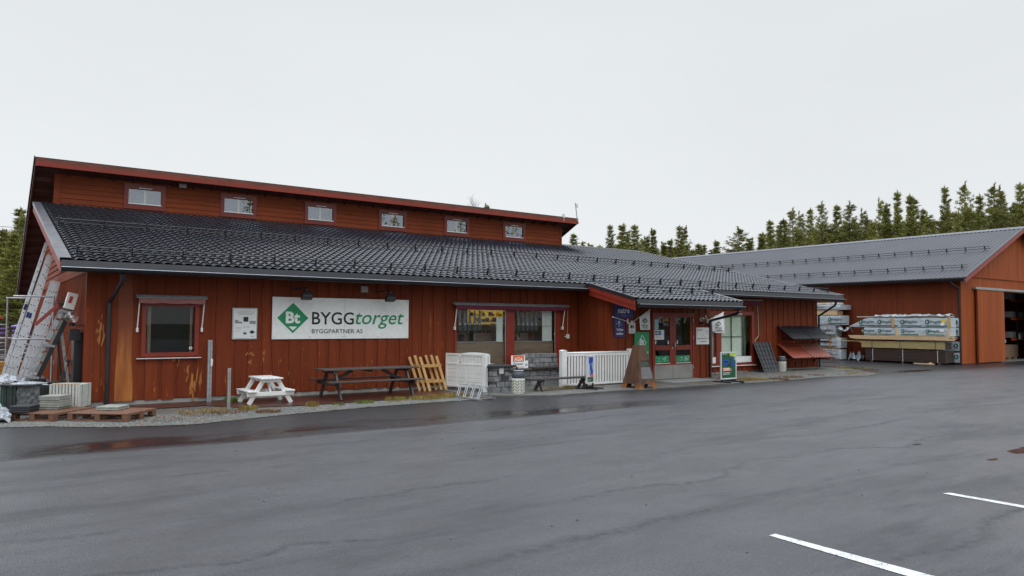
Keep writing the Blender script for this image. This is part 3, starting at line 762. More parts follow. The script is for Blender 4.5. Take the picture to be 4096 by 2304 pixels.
for (a, b, ga, gb) in ((14.48, 15.315, 14.50+.03, 15.19), (15.32, 16.25, 15.47, 16.15)):
    d = MB(); y0, y1 = VY-.035, VY+.02
    d.box(a, y0, .50, ga, y1, 2.06); d.box(gb, y0, .50, b, y1, 2.06); d.box(ga, y0, 2.0, gb, y1, 2.06); d.box(ga, y0-.012, .97, gb, y1, 1.12); d.box(ga, y0, .50, gb, y1, .56)
    lf = d.build('door_leaf', M['trim'], ed)
    q = MB(); q.box(ga, VY-.01, .56, gb, VY, .97); q.box(ga, VY-.01, 1.12, gb, VY, 2.0); q.build('pane', M['glass'], lf)
    q = MB(); q.box(a+.005, y0-.006, .07, b-.005, y1, .5); q.build('kick_plate', M['steelplate'], lf)
    q = MB(); q.box(ga+.005, VY-.018, .58, gb-.005, VY-.012, .79); fm = q.build('green_film', M['green'], lf)
    w_ = gb-ga; pr = []
    for k in range(16):
        cx, cz = ga+.06+rr.random()*(w_-.12), .60+rr.random()*.17; an = rr.uniform(0, 3.1); l = rr.uniform(.02, .045)
        dx, dz = math.cos(an)*l, math.sin(an)*l; pr.append([(cx-dx-.004, cz-dz), (cx-dx+.004, cz-dz-.004), (cx+dx+.004, cz+dz), (cx+dx-.004, cz+dz+.004)])
    gx = ga+w_*.6
    for k in range(3): pr.append(rect(gx+k*.04, gx+k*.04+.006, .62, .75)); pr.append(rect(gx, gx+.086, .62+k*.062, .626+k*.062))
    ptex(fm, 'film_print', pr, M['whiteclean'], VY-.021)
    q = MB(); q.box(ga-.0, y0-.012, .545, gb+.0, y0, .565); q.build('drip_strip', M['whiteclean'], lf)
q = MB(); q.box(15.36, VY-.10, 1.05, 15.39, VY-.04, 1.2); q.box(15.24, VY-.08, 1.0, 15.27, VY-.04, 1.07); q.build('handle', M['galv'], ed)
q = MB()
for z in (.35, 1.3, 1.85): q.cyl((16.27, VY-.06, z), (16.27, VY-.06, z+.12), .012)
q.build('hinge', M['galv'], ed)
hd = MB(); hd.box(12.6, VY-.03, 2.40, 17.2, VY-.005, 2.6)
# windows ---------------------------------------------------------------
def window(parent, x0, x1, z0, z1, t, y=0, mat='trim', glass='glass', name='window', d=.05, gy=.03):
    f = MB(); f.box(x0, y-d, z0, x0+t, y+.06, z1); f.box(x1-t, y-d, z0, x1, y+.06, z1); f.box(x0+t, y-d, z0, x1-t, y+.06, z0+t); f.box(x0+t, y-d, z1-t, x1-t, y+.06, z1)
    w_ = f.build(name, M[mat], parent)
    q = MB(); q.box(x0+t, y+gy, z0+t, x1-t, y+gy+.006, z1-t); q.build('pane', M[glass], w_); return w_
w_ = window(store, .29, 1.45, 1.03, 2.20, .085)
q = MB(); q.box(.20, -.10, .985, 1.50, -.02, 1.0); q.build('sill', M['whiteclean'], w_)
q = MB(); q.box(.43, .12, 1.1, .50, .15, 2.15); q.box(1.30, .12, 1.1, 1.345, .15, 2.15); q.build('curtain', M['interiorwood'], w_)
q = MB(); q.prism(disc(1.30, 1.20, .034), (.024, .028), 'y'); q.build('sticker', M['whiteclean'], w_)
q = MB(); q.prism(disc(1.30, 1.20, .012), (.020, .023), 'y'); q.build('sticker_print', M['ink'], w_)
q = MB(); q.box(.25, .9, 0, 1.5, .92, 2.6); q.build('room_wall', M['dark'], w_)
# big display window: frame, mullion, panes
f = MB(); f.box(8.12, -.03, .5, 8.18, .06, 2.24); f.box(9.86, -.035, .5, 10.15, .06, 2.24); f.box(11.70, -.03, .5, 11.85, .06, 2.24); f.box(8.18, -.03, 2.16, 9.86, .06, 2.24); f.box(10.15, -.03, 2.16, 11.7, .06, 2.24)
f.box(8.18, -.03, .5, 9.86, .06, .56); f.box(10.15, -.03, .5, 11.7, .06, .56)
dw = f.build('display_window', M['trim'], store)
q = MB(); q.box(8.18, .0, .56, 9.86, .006, 2.16); q.build('pane', M['glass'], dw); q = MB(); q.box(10.15, .0, .56, 11.7, .006, 2.16); q.build('pane', M['glass'], dw)
q = MB()
for a, b in ((8.19, 9.84), (10.16, 11.66)): q.box(a, .06, .56, b, .09, 1.245)
q.build('back_board', M['interiorwood'], dw)
q = MB()
for a, b in ((8.19, 9.85), (10.16, 11.68)): q.box(a, .04, 1.245, b, .1, 1.262)
q.box(9.83, -.012, .56, 9.86, -.002, 2.16); q.box(11.67, -.012, .56, 11.70, -.002, 2.16); q.build('bead', M['edge'], dw)
q = MB(); q.box(9.58, .07, 1.26, 9.80, .09, 1.95); q.box(11.26, .07, 1.26, 11.62, .09, 2.16); q.build('cabinet_panel', M['cabinet'], dw)
q = MB(); q.box(11.26, .064, 1.70, 11.62, .069, 1.71); q.build('cabinet_joint', M['grey'], dw)
q = MB(); q.prism(disc(11.66, 1.46, .032), (-.016, -.013), 'y'); q.build('sticker', M['ink'], dw); q = MB(); q.prism(disc(11.66, 1.46, .018), (-.019, -.017), 'y'); q.build('sticker_print', M['whiteclean'], dw)
# shop room behind it: dark shelves of goods with a yellow section, strip-lit and self-glowing
q = MB(); q.box(7.6, 3.2, 0, 12.4, 3.25, 2.8); q.box(7.6, .3, 0, 7.65, 3.2, 2.8); q.box(12.35, .3, 0, 12.4, 3.2, 2.8); q.box(7.6, .3, 2.75, 12.4, 3.2, 2.8); q.build('shop_room', simple('shop_room_wall', (.085, .045, .02), .8, var=.5, scale=2), store)
q = MB(); q.box(8.2, .55, .6, 11.25, 1.0, 1.5); q.build('counter', M['interiorwood'], store)
# right-hand window pair with blinds
f = MB(); f.box(18.86, -.05, .28, 18.95, .06, 2.27); f.box(18.95, -.05, 2.13, 21.38, .06, 2.27); f.box(19.18, -.05, .37, 19.45, .06, 2.13); f.box(21.25, -.05, .37, 21.38, .06, 2.13); f.box(18.95, -.05, .28, 21.38, .06, .36)
rwn = f.build('blind_window', M['trim'], store)
q = MB(); q.box(18.95, .02, .36, 19.18, .026, 2.13); q.box(19.45, .02, .36, 21.25, .026, 2.13); q.build('pane', M['glass'], rwn)
q = MB(); q.box(18.86, -.09, .255, 21.45, -.05, .28); q.box(19.45, -.02, .38, 21.24, -.005, .60); q.box(18.96, -.02, .38, 19.17, -.005, .60); q.build('sill', M['whiteclean'], rwn)
q = MB(); z = .62
while z < 2.1:
    for a, b in ((18.96, 19.17), (19.5, 20.15), (20.19, 20.78)): q.add([(a, .09, z), (b, .09, z), (b, .115, z+.028), (a, .115, z+.028)], [(0, 1, 2, 3)])
    z += .034
q.build('venetian_blind', M['blinds'], rwn, fixn=False)
q = MB(); q.box(18.7, .5, .1, 21.6, .52, 2.4); q.build('room_wall', M['blinds'], rwn)
q = MB(); q.box(20.155, .05, .6, 20.175, .08, 2.13); q.box(19.5, .05, 1.33, 20.8, .08, 1.345); q.box(20.83, .05, .6, 20.9, .08, 2.13); q.build('glazing_bar', M['greendark'], rwn)
q = MB(); q.box(20.1, -.07, 2.16, 20.65, -.05, 2.19); q.build('vent_strip', M['whiteclean'], rwn)
# wall vent, socket
q = MB(); q.box(5.32, -.05, 2.55, 5.51, -.024, 2.71); vv = q.build('wall_vent', M['steelplate'], store)
q = MB()
for k in range(6): q.box(5.335, -.058, 2.565+k*.023, 5.495, -.051, 2.575+k*.023)
q.build('slat', M['palegrey'], vv)
q = MB(); q.box(12.10, -.07, 1.33, 12.21, -.025, 1.46); q.box(12.03, -.06, 1.38, 12.1, -.04, 1.40); q.cyl((12.15, -.045, 1.46), (12.15, -.045, 2.2), .004, n=5); q.build('socket_box', M['cream'], store)
q = MB(); q.tube([Vector(p) for p in ((21.62, -.05, 2.5), (21.66, -.05, 1.36), (21.43, -.05, 1.2), (21.44, -.05, 1.05))], .008, 6); q.build('cable', M['cream'], store)
# ================================================================ BARN
barn = thing('storage_barn', 'orange-red timber storage barn with grey corrugated roof and open sliding door', 'barn', (34.05, -1.976, 0))
BX, BY, BS = 34.05, -1.976, .417
def bz(x): return 3.98+BS*(x-33.55)
RX = 40.22
m = MB(); ya, yb = -2.42, 26.0; n = int((yb-ya)/.2*8); vs = []
for i in range(n+1):
    y = ya+(yb-ya)*i/n; w = .022*(math.sin(2*math.pi*y/.2)); w = max(-.016, min(.018, w*1.5))
    vs += [(33.5, y, bz(33.5)+w), (RX, y, bz(RX)+w), (RX, y, bz(RX)+w), (RX*2-33.5, y, bz(33.5)+w)]
fs = []
for i in range(n): p = 4*i; fs += [(p, p+1, p+5, p+4), (p+2, p+3, p+7, p+6)]
m.add(vs, fs); m.build('corrugated_roof', M['corr'], barn, fixn=False)
m = MB(); m.prism([(RX-.22, bz(RX-.22)+.025), (RX, bz(RX)+.05), (RX+.22, bz(RX-.22)+.025), (RX, bz(RX)+.03)], (ya-.02, yb), 'y'); m.build('ridge_cap', simple('ridge_steel', (.13, .13, .15), .45, .2), barn)
m = MB(); m.prism([(33.52, bz(33.52)-.10), (RX, bz(RX)-.10), (2*RX-33.52, bz(33.52)-.10), (2*RX-33.52, bz(33.52)-.02), (RX, bz(RX)-.02), (33.52, bz(33.52)-.02)], (ya+.04, yb), 'y'); m.build('soffit', M['soffit'], barn)
for sgn in (1, -1):
    fx = (lambda x: x) if sgn == 1 else (lambda x: 2*RX-x)
    m = MB(); m.prism([(fx(33.50), bz(33.50)-.24), (fx(RX), bz(RX)-.24), (fx(RX), bz(RX)-.03), (fx(33.50), bz(33.50)-.03)], (ya-.01, ya+.035), 'y'); m.build('barge_board', M['fadedtrim'], barn)
    m = MB(); m.prism([(fx(33.49), bz(33.49)-.02), (fx(RX), bz(RX)-.02), (fx(RX), bz(RX)+.03), (fx(33.49), bz(33.49)+.03)], (ya-.03, ya+.03), 'y'); m.build('verge_flashing', M['gutter'], barn)
m = MB(); m.box(33.47, ya, 3.83, 33.52, yb, 3.96); m.build('eave_flashing', M['gutter'], barn)
m = MB(); m.prism([(33.34, 3.90), (33.36, 3.81), (33.42, 3.79), (33.47, 3.83), (33.47, 3.9)], (ya, yb), 'y'); g_ = m.build('gutter', M['metal_black'], barn)
m = MB(); m.tube([Vector(p) for p in ((33.42, -1.80, 3.82), (33.5, -1.82, 3.70), (33.98, -1.93, 3.48), (33.98, -1.93, .05))], .045, 10); m.build('downpipe', M['metal_black'], barn)
# long side wall, vertical boards
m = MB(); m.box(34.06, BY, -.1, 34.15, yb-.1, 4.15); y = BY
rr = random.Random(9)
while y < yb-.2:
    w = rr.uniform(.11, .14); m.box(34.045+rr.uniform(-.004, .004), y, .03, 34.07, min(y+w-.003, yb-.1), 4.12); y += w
m.build('side_cladding', M['barn_shaded'], barn)
m = MB(); m.box(46.2, BY, 0, 46.3, yb-.1, 4.1); m.box(34.1, yb-.2, 0, 46.3, yb-.1, 4.1); m.build('back_wall', M['barn_shaded'], barn)
# gable wall boards, opening for the sliding door
ox0, ox1, oz = 38.30, 42.4, 3.44
m = MB(); x = 34.05
while x < 46.35:
    w = rr.uniform(.11, .14); xb = min(x+w-.002, 46.39); zt = min(bz(x), bz(2*RX-x))-.12; j = rr.uniform(-.002, .002)
    zlo = .03 if not (x > ox0-.05 and xb < ox1+.05) else oz
    if zlo < 4.09: m.box(x, BY-.0+j, zlo, xb, BY+.05, min(4.09, zt))
    if zt > 4.10: m.box(x, BY-.035+j, 4.09, xb, BY+.04, zt)
    x += w
m.build('gable_cladding', M['barn'], barn)
m = MB(); m.box(34.03, BY-.02, .03, 34.18, BY+.03, 4.05); m.box(34.5, BY-.05, 4.06, 46.0, BY-.035, 4.10); m.build('corner_board', M['barn'], barn)
m = MB(); m.box(35.25, BY-.17, 3.49, 46.2, BY-.03, 3.60); m.build('door_track', simple('track_steel', (.34, .36, .36), .5, .3, dirt=.4), barn)
m = MB(); x = 35.43
while x < 38.37:
    w = rr.uniform(.12, .15); m.box(x, BY-.14+rr.uniform(-.003, .003), .06, min(x+w-.002, 38.38), BY-.09, 3.50); x += w
sd_ = m.build('sliding_door', M['barn'], barn)
m = MB(); m.box(35.39, BY-.155, .06, 35.45, BY-.08, 3.5); m.build('door_edge', M['barn_shaded'], sd_)
m = MB(); m.box(38.28, BY-.17, .95, 38.36, BY-.14, 1.12); m.cyl((38.30, BY-.20, .98), (38.30, BY-.20, 1.1), .012); m.build('handle', M['galv'], sd_)
m = MB(); m.bar((41.3, BY-.05, 3.95), (40.7, BY-.5, 3.86), .05, .05); m.cyl((40.62, BY-.52, 3.88), (40.62, BY-.52, 3.72), .07, .09); m.box(40.5, BY-.6, 3.88, 40.8, BY-.42, 3.95); m.build('wall_lamp', M['cream'], barn)
m = MB(); m.box(34.1, BY+.05, -.0, 46.2, yb-.2, .03); m.build('floor_slab', M['concrete'], barn)
rk = thing('pallet_rack', 'dark pallet rack with orange beams inside the barn', 'rack', (44, -.5, .03)); M['racko'] = simple('rack_orange', (.42, .08, .02), .5)
for x, y in ((46.0, -.9), (46.0, 1.4), (43.3, -.9), (43.3, 1.4)): m = MB(); m.box(x, y, .03, x+.1, y+.1, 3.9); m.build('upright', M['dark'], rk)
for z in (1.0, 2.1, 3.1): m = MB(); m.box(42.6, -.9, z, 46.1, -.82, z+.13); m.build('beam', M['racko'], rk)
for k, (zz, lb) in enumerate(((1.14, 'lowest'), (2.24, 'middle'), (3.24, 'highest'))): m = MB(); m.box(42.7, -.8, zz, 45.9, -.2, zz+.32); tag(m.build('stored_pack', M['grey'], None, bevel=.02), 'long grey wrapped pack on the '+lb+' orange beam inside the barn', 'pack', 'packs on the rack inside the barn')
m = MB(); m.prism([(40.9, 0), (40.98, 0), (43.6, 3.9), (43.5, 3.9)], (.9, .98), 'y'); m.build('brace', M['soffit'], barn)
bc = thing('board_crate', 'pale wooden crate on bearers just inside the open barn doorway', 'crate', (41.9, -1.0, .03))
m = MB(); m.box(40.95, -1.0, .13, 42.95, .2, .78); m.build('crate_body', M['interiorwood'], bc)
m = MB()
for x in (41.1, 41.9, 42.7): m.box(x, -.98, .03, x+.1, .18, .13)
m.build('bearer', M['palewood'], bc)
m = MB(); m.box(43.05, -1.02, 1.06, 43.3, -1.01, 1.36); ns = m.build('notice_sheet', M['paper'], None); tag(ns, 'small white notice sheet hanging on the orange rack inside the barn', 'notice')
# snow guards on the barn roof
def bguard(x, y0, y1):
    m = MB(); c = 1/math.hypot(1, BS); nx, nz = -BS*c, c
    for d in (.09, .20): m.cyl((x+nx*d, y0, bz(x)+nz*d), (x+nx*d, y1, bz(x)+nz*d), .015, n=6)
    o = m.build('snow_guard', M['metal_black'], barn)
    y = y0+.25
    while y < y1:
        m = MB(); tp = (x+nx*.24, y, bz(x)+nz*.24)
        m.bar((x-.08, y, bz(x-.08)+.01), tp, .03, .02, (0, 1, 0)); m.bar((x+.08, y, bz(x+.08)+.01), tp, .03, .02, (0, 1, 0))
        m.build('bracket', M['metal_black'], o); y += .87
bguard(34.6, -2.1, 21.0); bguard(37.05, -2.1, 21.0)

# ================================================================ TIMBER STACKS AT THE BARN
FX = 33.0
def ring(o, yc, zc, r, at):
    """printed logo on a pack: green disc with a light R and the name"""
    ptex(o, 'logo_disc', [disc(yc, zc, r)], M['greendark2'], at, 'x')
    text_mb('R', yc+r*.45, yc-r*.5, zc-r*.5, zc+r*.5, M['wrapink'], o, 'logo_letter', bold=.03, plane='x', at=at-.002)
M['greendark2'] = flat('pack_print_green', (.01, .10, .06), .5)
M['wrapink'] = flat('pack_print_pale', (.5, .56, .6), .5)
M['packtext'] = flat('pack_print_text', (.03, .07, .08), .5)
def wrapped(name, label, y0, y1, z0, z1, x1=33.55, logos=(), left_tail=0, rel=.02, slats=(), group='wrapped timber packs by the barn wall', seed=1, x0=FX, name_txt=True, bar_=True):
    rd_ = random.Random(seed); t = thing(name, label, 'timber pack', (x0, (y0+y1)/2, z0), group)
    n = max(6, int((y0-y1)/.22)); k = 4; vs = []
    L = y0-y1
    for i in range(n+1):
        y = y0-L*i/n; sag = 0
        if left_tail and i == 0: y += left_tail
        tz_ = z1+rd_.uniform(-.012, .01); bz_ = z0+rd_.uniform(-.008, .006)
        if left_tail and i == 0: tz_ = z0+.12*(z1-z0); bz_ = z0
        if left_tail and i == 1: tz_ = z1-.12*(z1-z0)
        for a in (0, .25, .5, .75, 1): vs.append((x0+rd_.uniform(-.010, .008)-(.0 if a not in (0, 1) else -.012), y, bz_+(tz_-bz_)*a))
        vs.append((x1, y, tz_)); vs.append((x1, y, bz_))
    fs = []
    for i in range(n):
        for q in range(7): fs.append((7*i+q, 7*i+(q+1) % 7, 7*i+7+(q+1) % 7, 7*i+7+q))
    fs += [tuple(range(7)), tuple(7*n+q for q in range(6, -1, -1))]
    m = MB(); m.add(vs, fs); w = m.build('wrap', M['wrap'], t, smooth=False)
    h = z1-z0
    for yc in logos:
        r = h*.24; ring(w, yc, z0+h*.56, r, x0-.016)
        if name_txt: text_mb('RingAlm', yc-r*1.25, yc-r*1.25-h*1.25, z0+h*.38, z0+h*.72, M['packtext'], w, plane='x', at=x0-.018, bold=.012)
        if bar_: ptex(w, 'printed_bar', [rect(yc-h*1.95, yc+r*.8, z0+h*.10, z0+h*.19)], M['greendark2'], x0-.016, 'x')
    for ys in slats:
        m = MB(); m.bar((x0-.03, ys+.03, z1+.01), (x0-.03, ys-.03, z0-.01), .10, .03, (1, 0, 0)); m.build('batten', M['pinewood'] if seed % 2 else M['palewood'], t)
    return t
L1, L2 = (1.27, .16, -.97), (1.27, .16, -.97)
wrapped('timber_pack', 'long upper wrapped timber pack with drooping left end and yellow tag, beside the barn corner', 2.25, -1.95, 1.70, 2.14, logos=(2.2, 1.27, .16, -.97), left_tail=.5, slats=(.62, -2.0+.06), seed=3)
wrapped('timber_pack', 'lower wrapped timber pack directly above the loose pale planks', 2.05, -1.95, 1.30, 1.67, logos=(2.3-.2, 1.27, .16, -.97), slats=(.42, -1.9), seed=4)
m = MB(); m.box(FX-.022, -1.78, 1.92, FX-.018, -1.60, 2.08); o = m.build('yellow_tag', M['yellow'], None); tag(o, 'yellow paper tag stapled to the upper wrapped timber pack', 'tag')
m = MB(); m.box(FX-.022, -1.72, 1.78, FX-.019, -1.55, 1.92); o = m.build('white_label', M['paper'], None); tag(o, 'white paper label below the yellow tag on the timber pack', 'label')
m = MB(); m.box(FX-.022, -1.70, 1.50, FX-.019, -1.50, 1.62); o = m.build('white_label', M['paper'], None); tag(o, 'white paper label on the lower wrapped timber pack', 'label')
# crumpled cover sheets on top
def crumple(name, label, x0, x1, y0, y1, z0, h, seed, mat='wrap', nx=5, ny=22, slope=0):
    rd_ = random.Random(seed); vs = []
    for i in range(ny+1):
        for j in range(nx+1):
            e_ = 0 if 0 < j < nx else -.06
            vs.append((x0+(x1-x0)*j/nx+rd_.uniform(-.03, .03), y0+(y1-y0)*i/ny+rd_.uniform(-.04, .04), z0+slope*i/ny+h*rd_.random()**1.5+e_))
    fs = [(i*(nx+1)+j, i*(nx+1)+j+1, (i+1)*(nx+1)+j+1, (i+1)*(nx+1)+j) for i in range(ny) for j in range(nx)]
    m = MB(); m.add(vs, fs); o = m.build(name, M[mat], None, fixn=False)
    s = o.modifiers.new('thick', 'SOLIDIFY'); s.thickness = .006
    return tag(o, label, 'plastic sheet')
crumple('cover_sheet', 'crumpled printed cover sheet lying over the topmost timber by the barn corner', 32.97, 33.6, 1.5, -1.9, 2.24, .085, 2, mat='cover', ny=30, nx=4)
t = thing('plank_bundle', 'thin grey plank bundle sticking out left under the crumpled cover sheet', 'planks', (FX, 0, 2.15)); m = MB()
for k in range(5): m.box(FX+.02+k*.1, 2.42-.12*k, 2.165+.006*(k % 2), FX+.11+k*.1, -1.9, 2.225)
m.build('plank', wood('grey_planks', (.28, .25, .22), (.5, .46, .42), .6, 4, (6, .4, 6)), t)
t = thing('pale_plank_stack', 'loose fresh pale planks lying under the wrapped packs', 'planks', (FX, 0, 1.09)); rr = random.Random(4)
for l in range(5):
    for k in range(4):
        m = MB(); a = 2.55+rr.uniform(-.25, .3); b = -2.0+rr.uniform(-.08, .1); m.box(FX-.10+k*.14, b, 1.105+l*.036, FX+.03+k*.14, a, 1.105+l*.036+.031); m.build('plank', M['palewood'], t)
t = thing('treated_plank_stack', 'strapped stack of greenish treated planks above the dark board bundle', 'planks', (FX, 0, .68))
for l in range(7):
    m = MB()
    for k in range(5): m.box(FX-.02+k*.115, -1.73 if l < 6 else -1.70, .70+l*.046, FX+.09+k*.115, (2.19 if l < 5 else 3.25-(k*.4)) if not l == 5 else 2.3, .70+l*.046+.04)
    m.build('plank_layer', M['greenwood'], t)
m = MB(); m.box(FX-.0, -1.76, .70, FX+.55, -1.735, 1.02); m.build('end_grain', M['brownwood'], t)
for y in (1.65, .30, -1.3):
    m = MB(); m.box(FX-.028, y-.01, .69, FX-.022, y+.01, 1.02); m.box(FX-.028, y-.01, 1.02, FX+.55, y+.01, 1.026); m.build('strap', M['ink'], t)
t = thing('dark_board_bundle', 'large low bundle of dark brown boards held by pale straps on the asphalt', 'planks', (FX, 0, 0))
m = MB()
for l in range(16): m.box(FX+rr.uniform(-.01, .01), -1.72, .085+l*.034, FX+.85, 2.0+rr.uniform(-.02, .02), .085+l*.034+.031)
m.build('boards', M['brownwood'], t)
m = MB()
for y in (1.7, .2, -1.45): m.box(FX, y-.05, .005, FX+.85, y+.05, .085)
m.build('bearer', M['darkwood'], t)
for y in (1.62, .17, -1.40):
    m = MB(); m.box(FX-.03, y-.013, .08, FX-.022, y+.013, .64); m.box(FX-.03, y-.013, .635, FX+.86, y+.013, .641); m.build('strap', M['palegrey'], t)
m = MB(); m.box(32.7, -1.35, .01, 32.8, -.45, .05); m.box(32.78, -1.2, .05, 32.9, -1.1, .09); o = m.build('loose_board', M['palewood'], None); tag(o, 'short loose pale board lying on the asphalt before the dark bundle', 'board')
# packs further back against the wall, ends peeping out at the corner
for i, (z0, z1) in enumerate(((.1, .55), (.62, 1.05), (1.3, 1.68), (1.72, 2.12))):
    wrapped('timber_pack', ['lowest', 'second lowest', 'second highest', 'highest'][i]+' of the wrapped pack ends squeezed between the big stack and the barn downpipe', 1.0, -1.92, z0, z1, x1=34.0, logos=(-1.80,), seed=20+i, x0=33.88 if False else 33.9, group='packs standing behind the big timber stack', name_txt=False, bar_=False)
# the left column of packs, long side towards us, end face beyond
cols = [(.05, .55, 33.5, 'bottom'), (.62, 1.13, 33.55, 'second from the bottom'), (1.2, 1.74, 33.65, 'third, sagging at its right end'), (1.80, 2.26, 33.8, 'fourth'), (2.56, 2.82, 34.0, 'second from the top')]
for i, (z0, z1, x1, nm) in enumerate(cols):
    t = wrapped('timber_pack', 'wrapped timber pack in the left column, '+nm, 7.2, 3.27 if i != 2 else 3.6, z0, z1, x1=x1, logos=(4.55 if i != 3 else 3.85, 3.72 if i == 9 else 5.9), seed=30+i, group='left column of wrapped timber packs', slats=(3.85,) if i == 1 else ())
    m = MB(); m.box(FX+.05, 3.4, z0-.06, FX+.13, 6.9, z0-.012); m.build('bearer', M['palewood'], t)
m = MB()
for k in range(3): m.box(FX+.05+k*.2, 3.5, 2.30+.0, FX+.22+k*.2, 7, 2.50)
t = m.build('timber_pack', M['palewood'], None); tag(t, 'unwrapped pale timber pack near the top of the left column', 'timber pack', 'left column of wrapped timber packs')
m = MB(); m.box(FX+.02, 3.45, 2.84, FX+.6, 7, 2.93); t = m.build('flat_pack', M['sackw'], None); tag(t, 'thin white pack with yellow tags topmost in the left column', 'timber pack', 'left column of wrapped timber packs')
m = MB(); m.box(FX+.012, 4.05, 2.85, FX+.019, 4.25, 2.92); m.box(FX+.012, 3.72, 2.85, FX+.019, 3.80, 2.92); t = m.build('yellow_tag', M['yellow'], None); tag(t, 'yellow tags on the thin white pack topmost in the left column', 'tag')
crumple('loose_wrap', 'crumpled white wrap fallen on the ground right of the left column', 33.4, 34.0, 3.1, 2.5, .03, .5, 8, nx=6, ny=6)
crumple('loose_wrap', 'torn wrap hanging off the end of the third pack in the left column', 33.05, 33.6, 3.6, 3.0, 1.45, .32, 9, nx=6, ny=5)
# ================================================================ SIGNS ON THE STORE
def board_thing(name, label, x0, x1, z0, z1, y, mat='signwhite', d=.02, cat='sign', group=None, part='panel'):
    t = thing(name, label, cat, ((x0+x1)/2, y, z0), group); m = MB(); m.box(x0, y-d, z0, x1, y, z1)
    p = m.build(part, M[mat] if isinstance(mat, str) else mat, t, bevel=.003); return t, p
def bt_logo(parent, cx, cz, hw, hh, y, mat='green', ink='signwhite', k=1.0):
    """green diamond with white Bt and a small white triangle"""
    d = ptex(parent, 'logo_diamond', [[(cx-hw, cz), (cx, cz-hh), (cx+hw, cz), (cx, cz+hh)]], M[mat], y-.003)
    text_mb('Bt', cx-hw*.46, cx+hw*.46, cz-hh*.36, cz+hh*.42, M[ink], d, 'logo_letters', bold=.035, at=y-.005)
    ptex(d, 'logo_triangle', [[(cx-hw*.27, cz-hh*.56), (cx, cz-hh*.82), (cx+hw*.27, cz-hh*.56)]], M[ink], y-.007)
    return d
WY = -.028
t, p = board_thing('shop_sign', 'wide white shop sign with green diamond logo and black and green lettering', 3.075, 6.673, 1.38, 2.382, WY-.0, 'signwhite', .03)
F = WY-.03
bt_logo(t, 3.57, 1.885, .38, .365, F)
text_mb('BYGG', 4.04, 5.13, 1.73, 2.04, M['ink'], t, bold=.012, at=F-.004)
text_mb('torget', 5.17, 6.53, 1.625, 2.03, M['green'], t, bold=.006, shear=.25, at=F-.004)
text_mb('BYGGPARTNER AS', 4.04, 5.37, 1.515, 1.62, M['ink'], t, bold=.006, at=F-.004)
ptex(t, 'panel_joint', [rect(4.875, 4.882, 1.385, 2.377)], M['palegrey'], F-.002)
m = MB()
for x in (3.12, 4.0, 4.84, 4.92, 5.8, 6.63):
    for z in (1.43, 2.33): m.prism(disc(x, z, .010, 8), (F-.006, F-.002), 'y')
for x in (3.12, 6.63): m.prism(disc(x, 1.88, .010, 8), (F-.006, F-.002), 'y')
m.build('screw', M['grey'], t)
# floodlights on arms above the sign
def flood(x, label):
    t = thing('floodlight', label, 'lamp', (x, -.03, 2.58), 'floodlights over the shop sign')
    m = MB(); m.cyl((x, -.03, 2.58), (x, -.07, 2.58), .035); m.cyl((x, -.07, 2.58), (x+.12, -.46, 2.60), .014); m.cyl((x, -.03, 2.62), (x, -.03, 2.80), .004, n=5); m.build('arm', M['metal_black'], t)
    m = MB(); m.lathe([(0, .09), (.03, .09), (.045, .06), (.045, -.02), (.06, -.05)], (x+.13, -.48, 2.52), 12); m.build('socket', M['metal_black'], t, smooth=True)
    m = MB(); m.prism([(-.07, .05), (.07, .05), (.12, .0), (.135, -.12), (-.135, -.12), (-.12, .0)], (-.09, .07), 'y')
    M_ = Matrix.Rotation(math.radians(-28), 3, 'X')
    for i, v in enumerate(m.v): q = M_ @ Vector(v); m.v[i] = (q.x+x+.13, q.y-.47, q.z+2.44)
    h = m.build('head', M['metal_black'], t, bevel=.02)
flood(3.60, 'black floodlight on a wall arm above the green diamond of the shop sign')
flood(5.78, 'black floodlight on a wall arm above the green lettering end of the shop sign')
# snap-frame poster
t = thing('wall_poster', 'small white poster in a rounded metal snap frame left of the big shop sign', 'poster', (2.45, WY, 1.38))
m = MB(); m.box(2.16, WY-.03, 1.38, 2.735, WY, 2.11); fr_ = m.build('frame', M['galv'], t, bevel=.025)
m = MB(); m.box(2.19, WY-.034, 1.41, 2.705, WY-.0305, 2.08); m.build('poster_sheet', M['paper'], t)
F = WY-.035
text_mb('JETS VAKUUMTOALETT OG', 2.25, 2.66, 2.015, 2.045, M['grey'], t, at=F-.001); text_mb('GRÅVANNSRENSEANLEGG', 2.26, 2.65, 1.98, 2.01, M['grey'], t, at=F-.001); text_mb('FOR HUS OG HYTTER', 2.31, 2.61, 1.945, 1.972, M['grey'], t, at=F-.001)
ptex(t, 'photo', [rect(2.41, 2.52, 1.79, 1.90)], M['ink'], F-.002); ptex(t, 'photo', [rect(2.22, 2.38, 1.75, 1.79), rect(2.22, 2.30, 1.79, 1.83)], M['grey'], F-.002); ptex(t, 'photo', [rect(2.55, 2.69, 1.74, 1.81)], M['grey'], F-.002)
ptex(t, 'photo', [disc(2.45, 1.535, .038, 12), rect(2.412, 2.488, 1.50, 1.535)], M['palegrey'], F-.002); ptex(t, 'photo', [[(2.55, 1.55), (2.6, 1.51), (2.67, 1.54), (2.66, 1.57), (2.60, 1.595)]], M['ink'], F-.002)
ptex(t, 'small_print', [rect(2.22, 2.36, z, z+.006) for z in (1.66, 1.645, 1.63, 1.58, 1.565)]+[rect(2.40, 2.56, z, z+.006) for z in (1.68, 1.665, 1.65)], M['palegrey'], F-.002)
text_mb('JETS', 2.58, 2.66, 1.44, 1.46, M['ink'], t, bold=.02, at=F-.001)
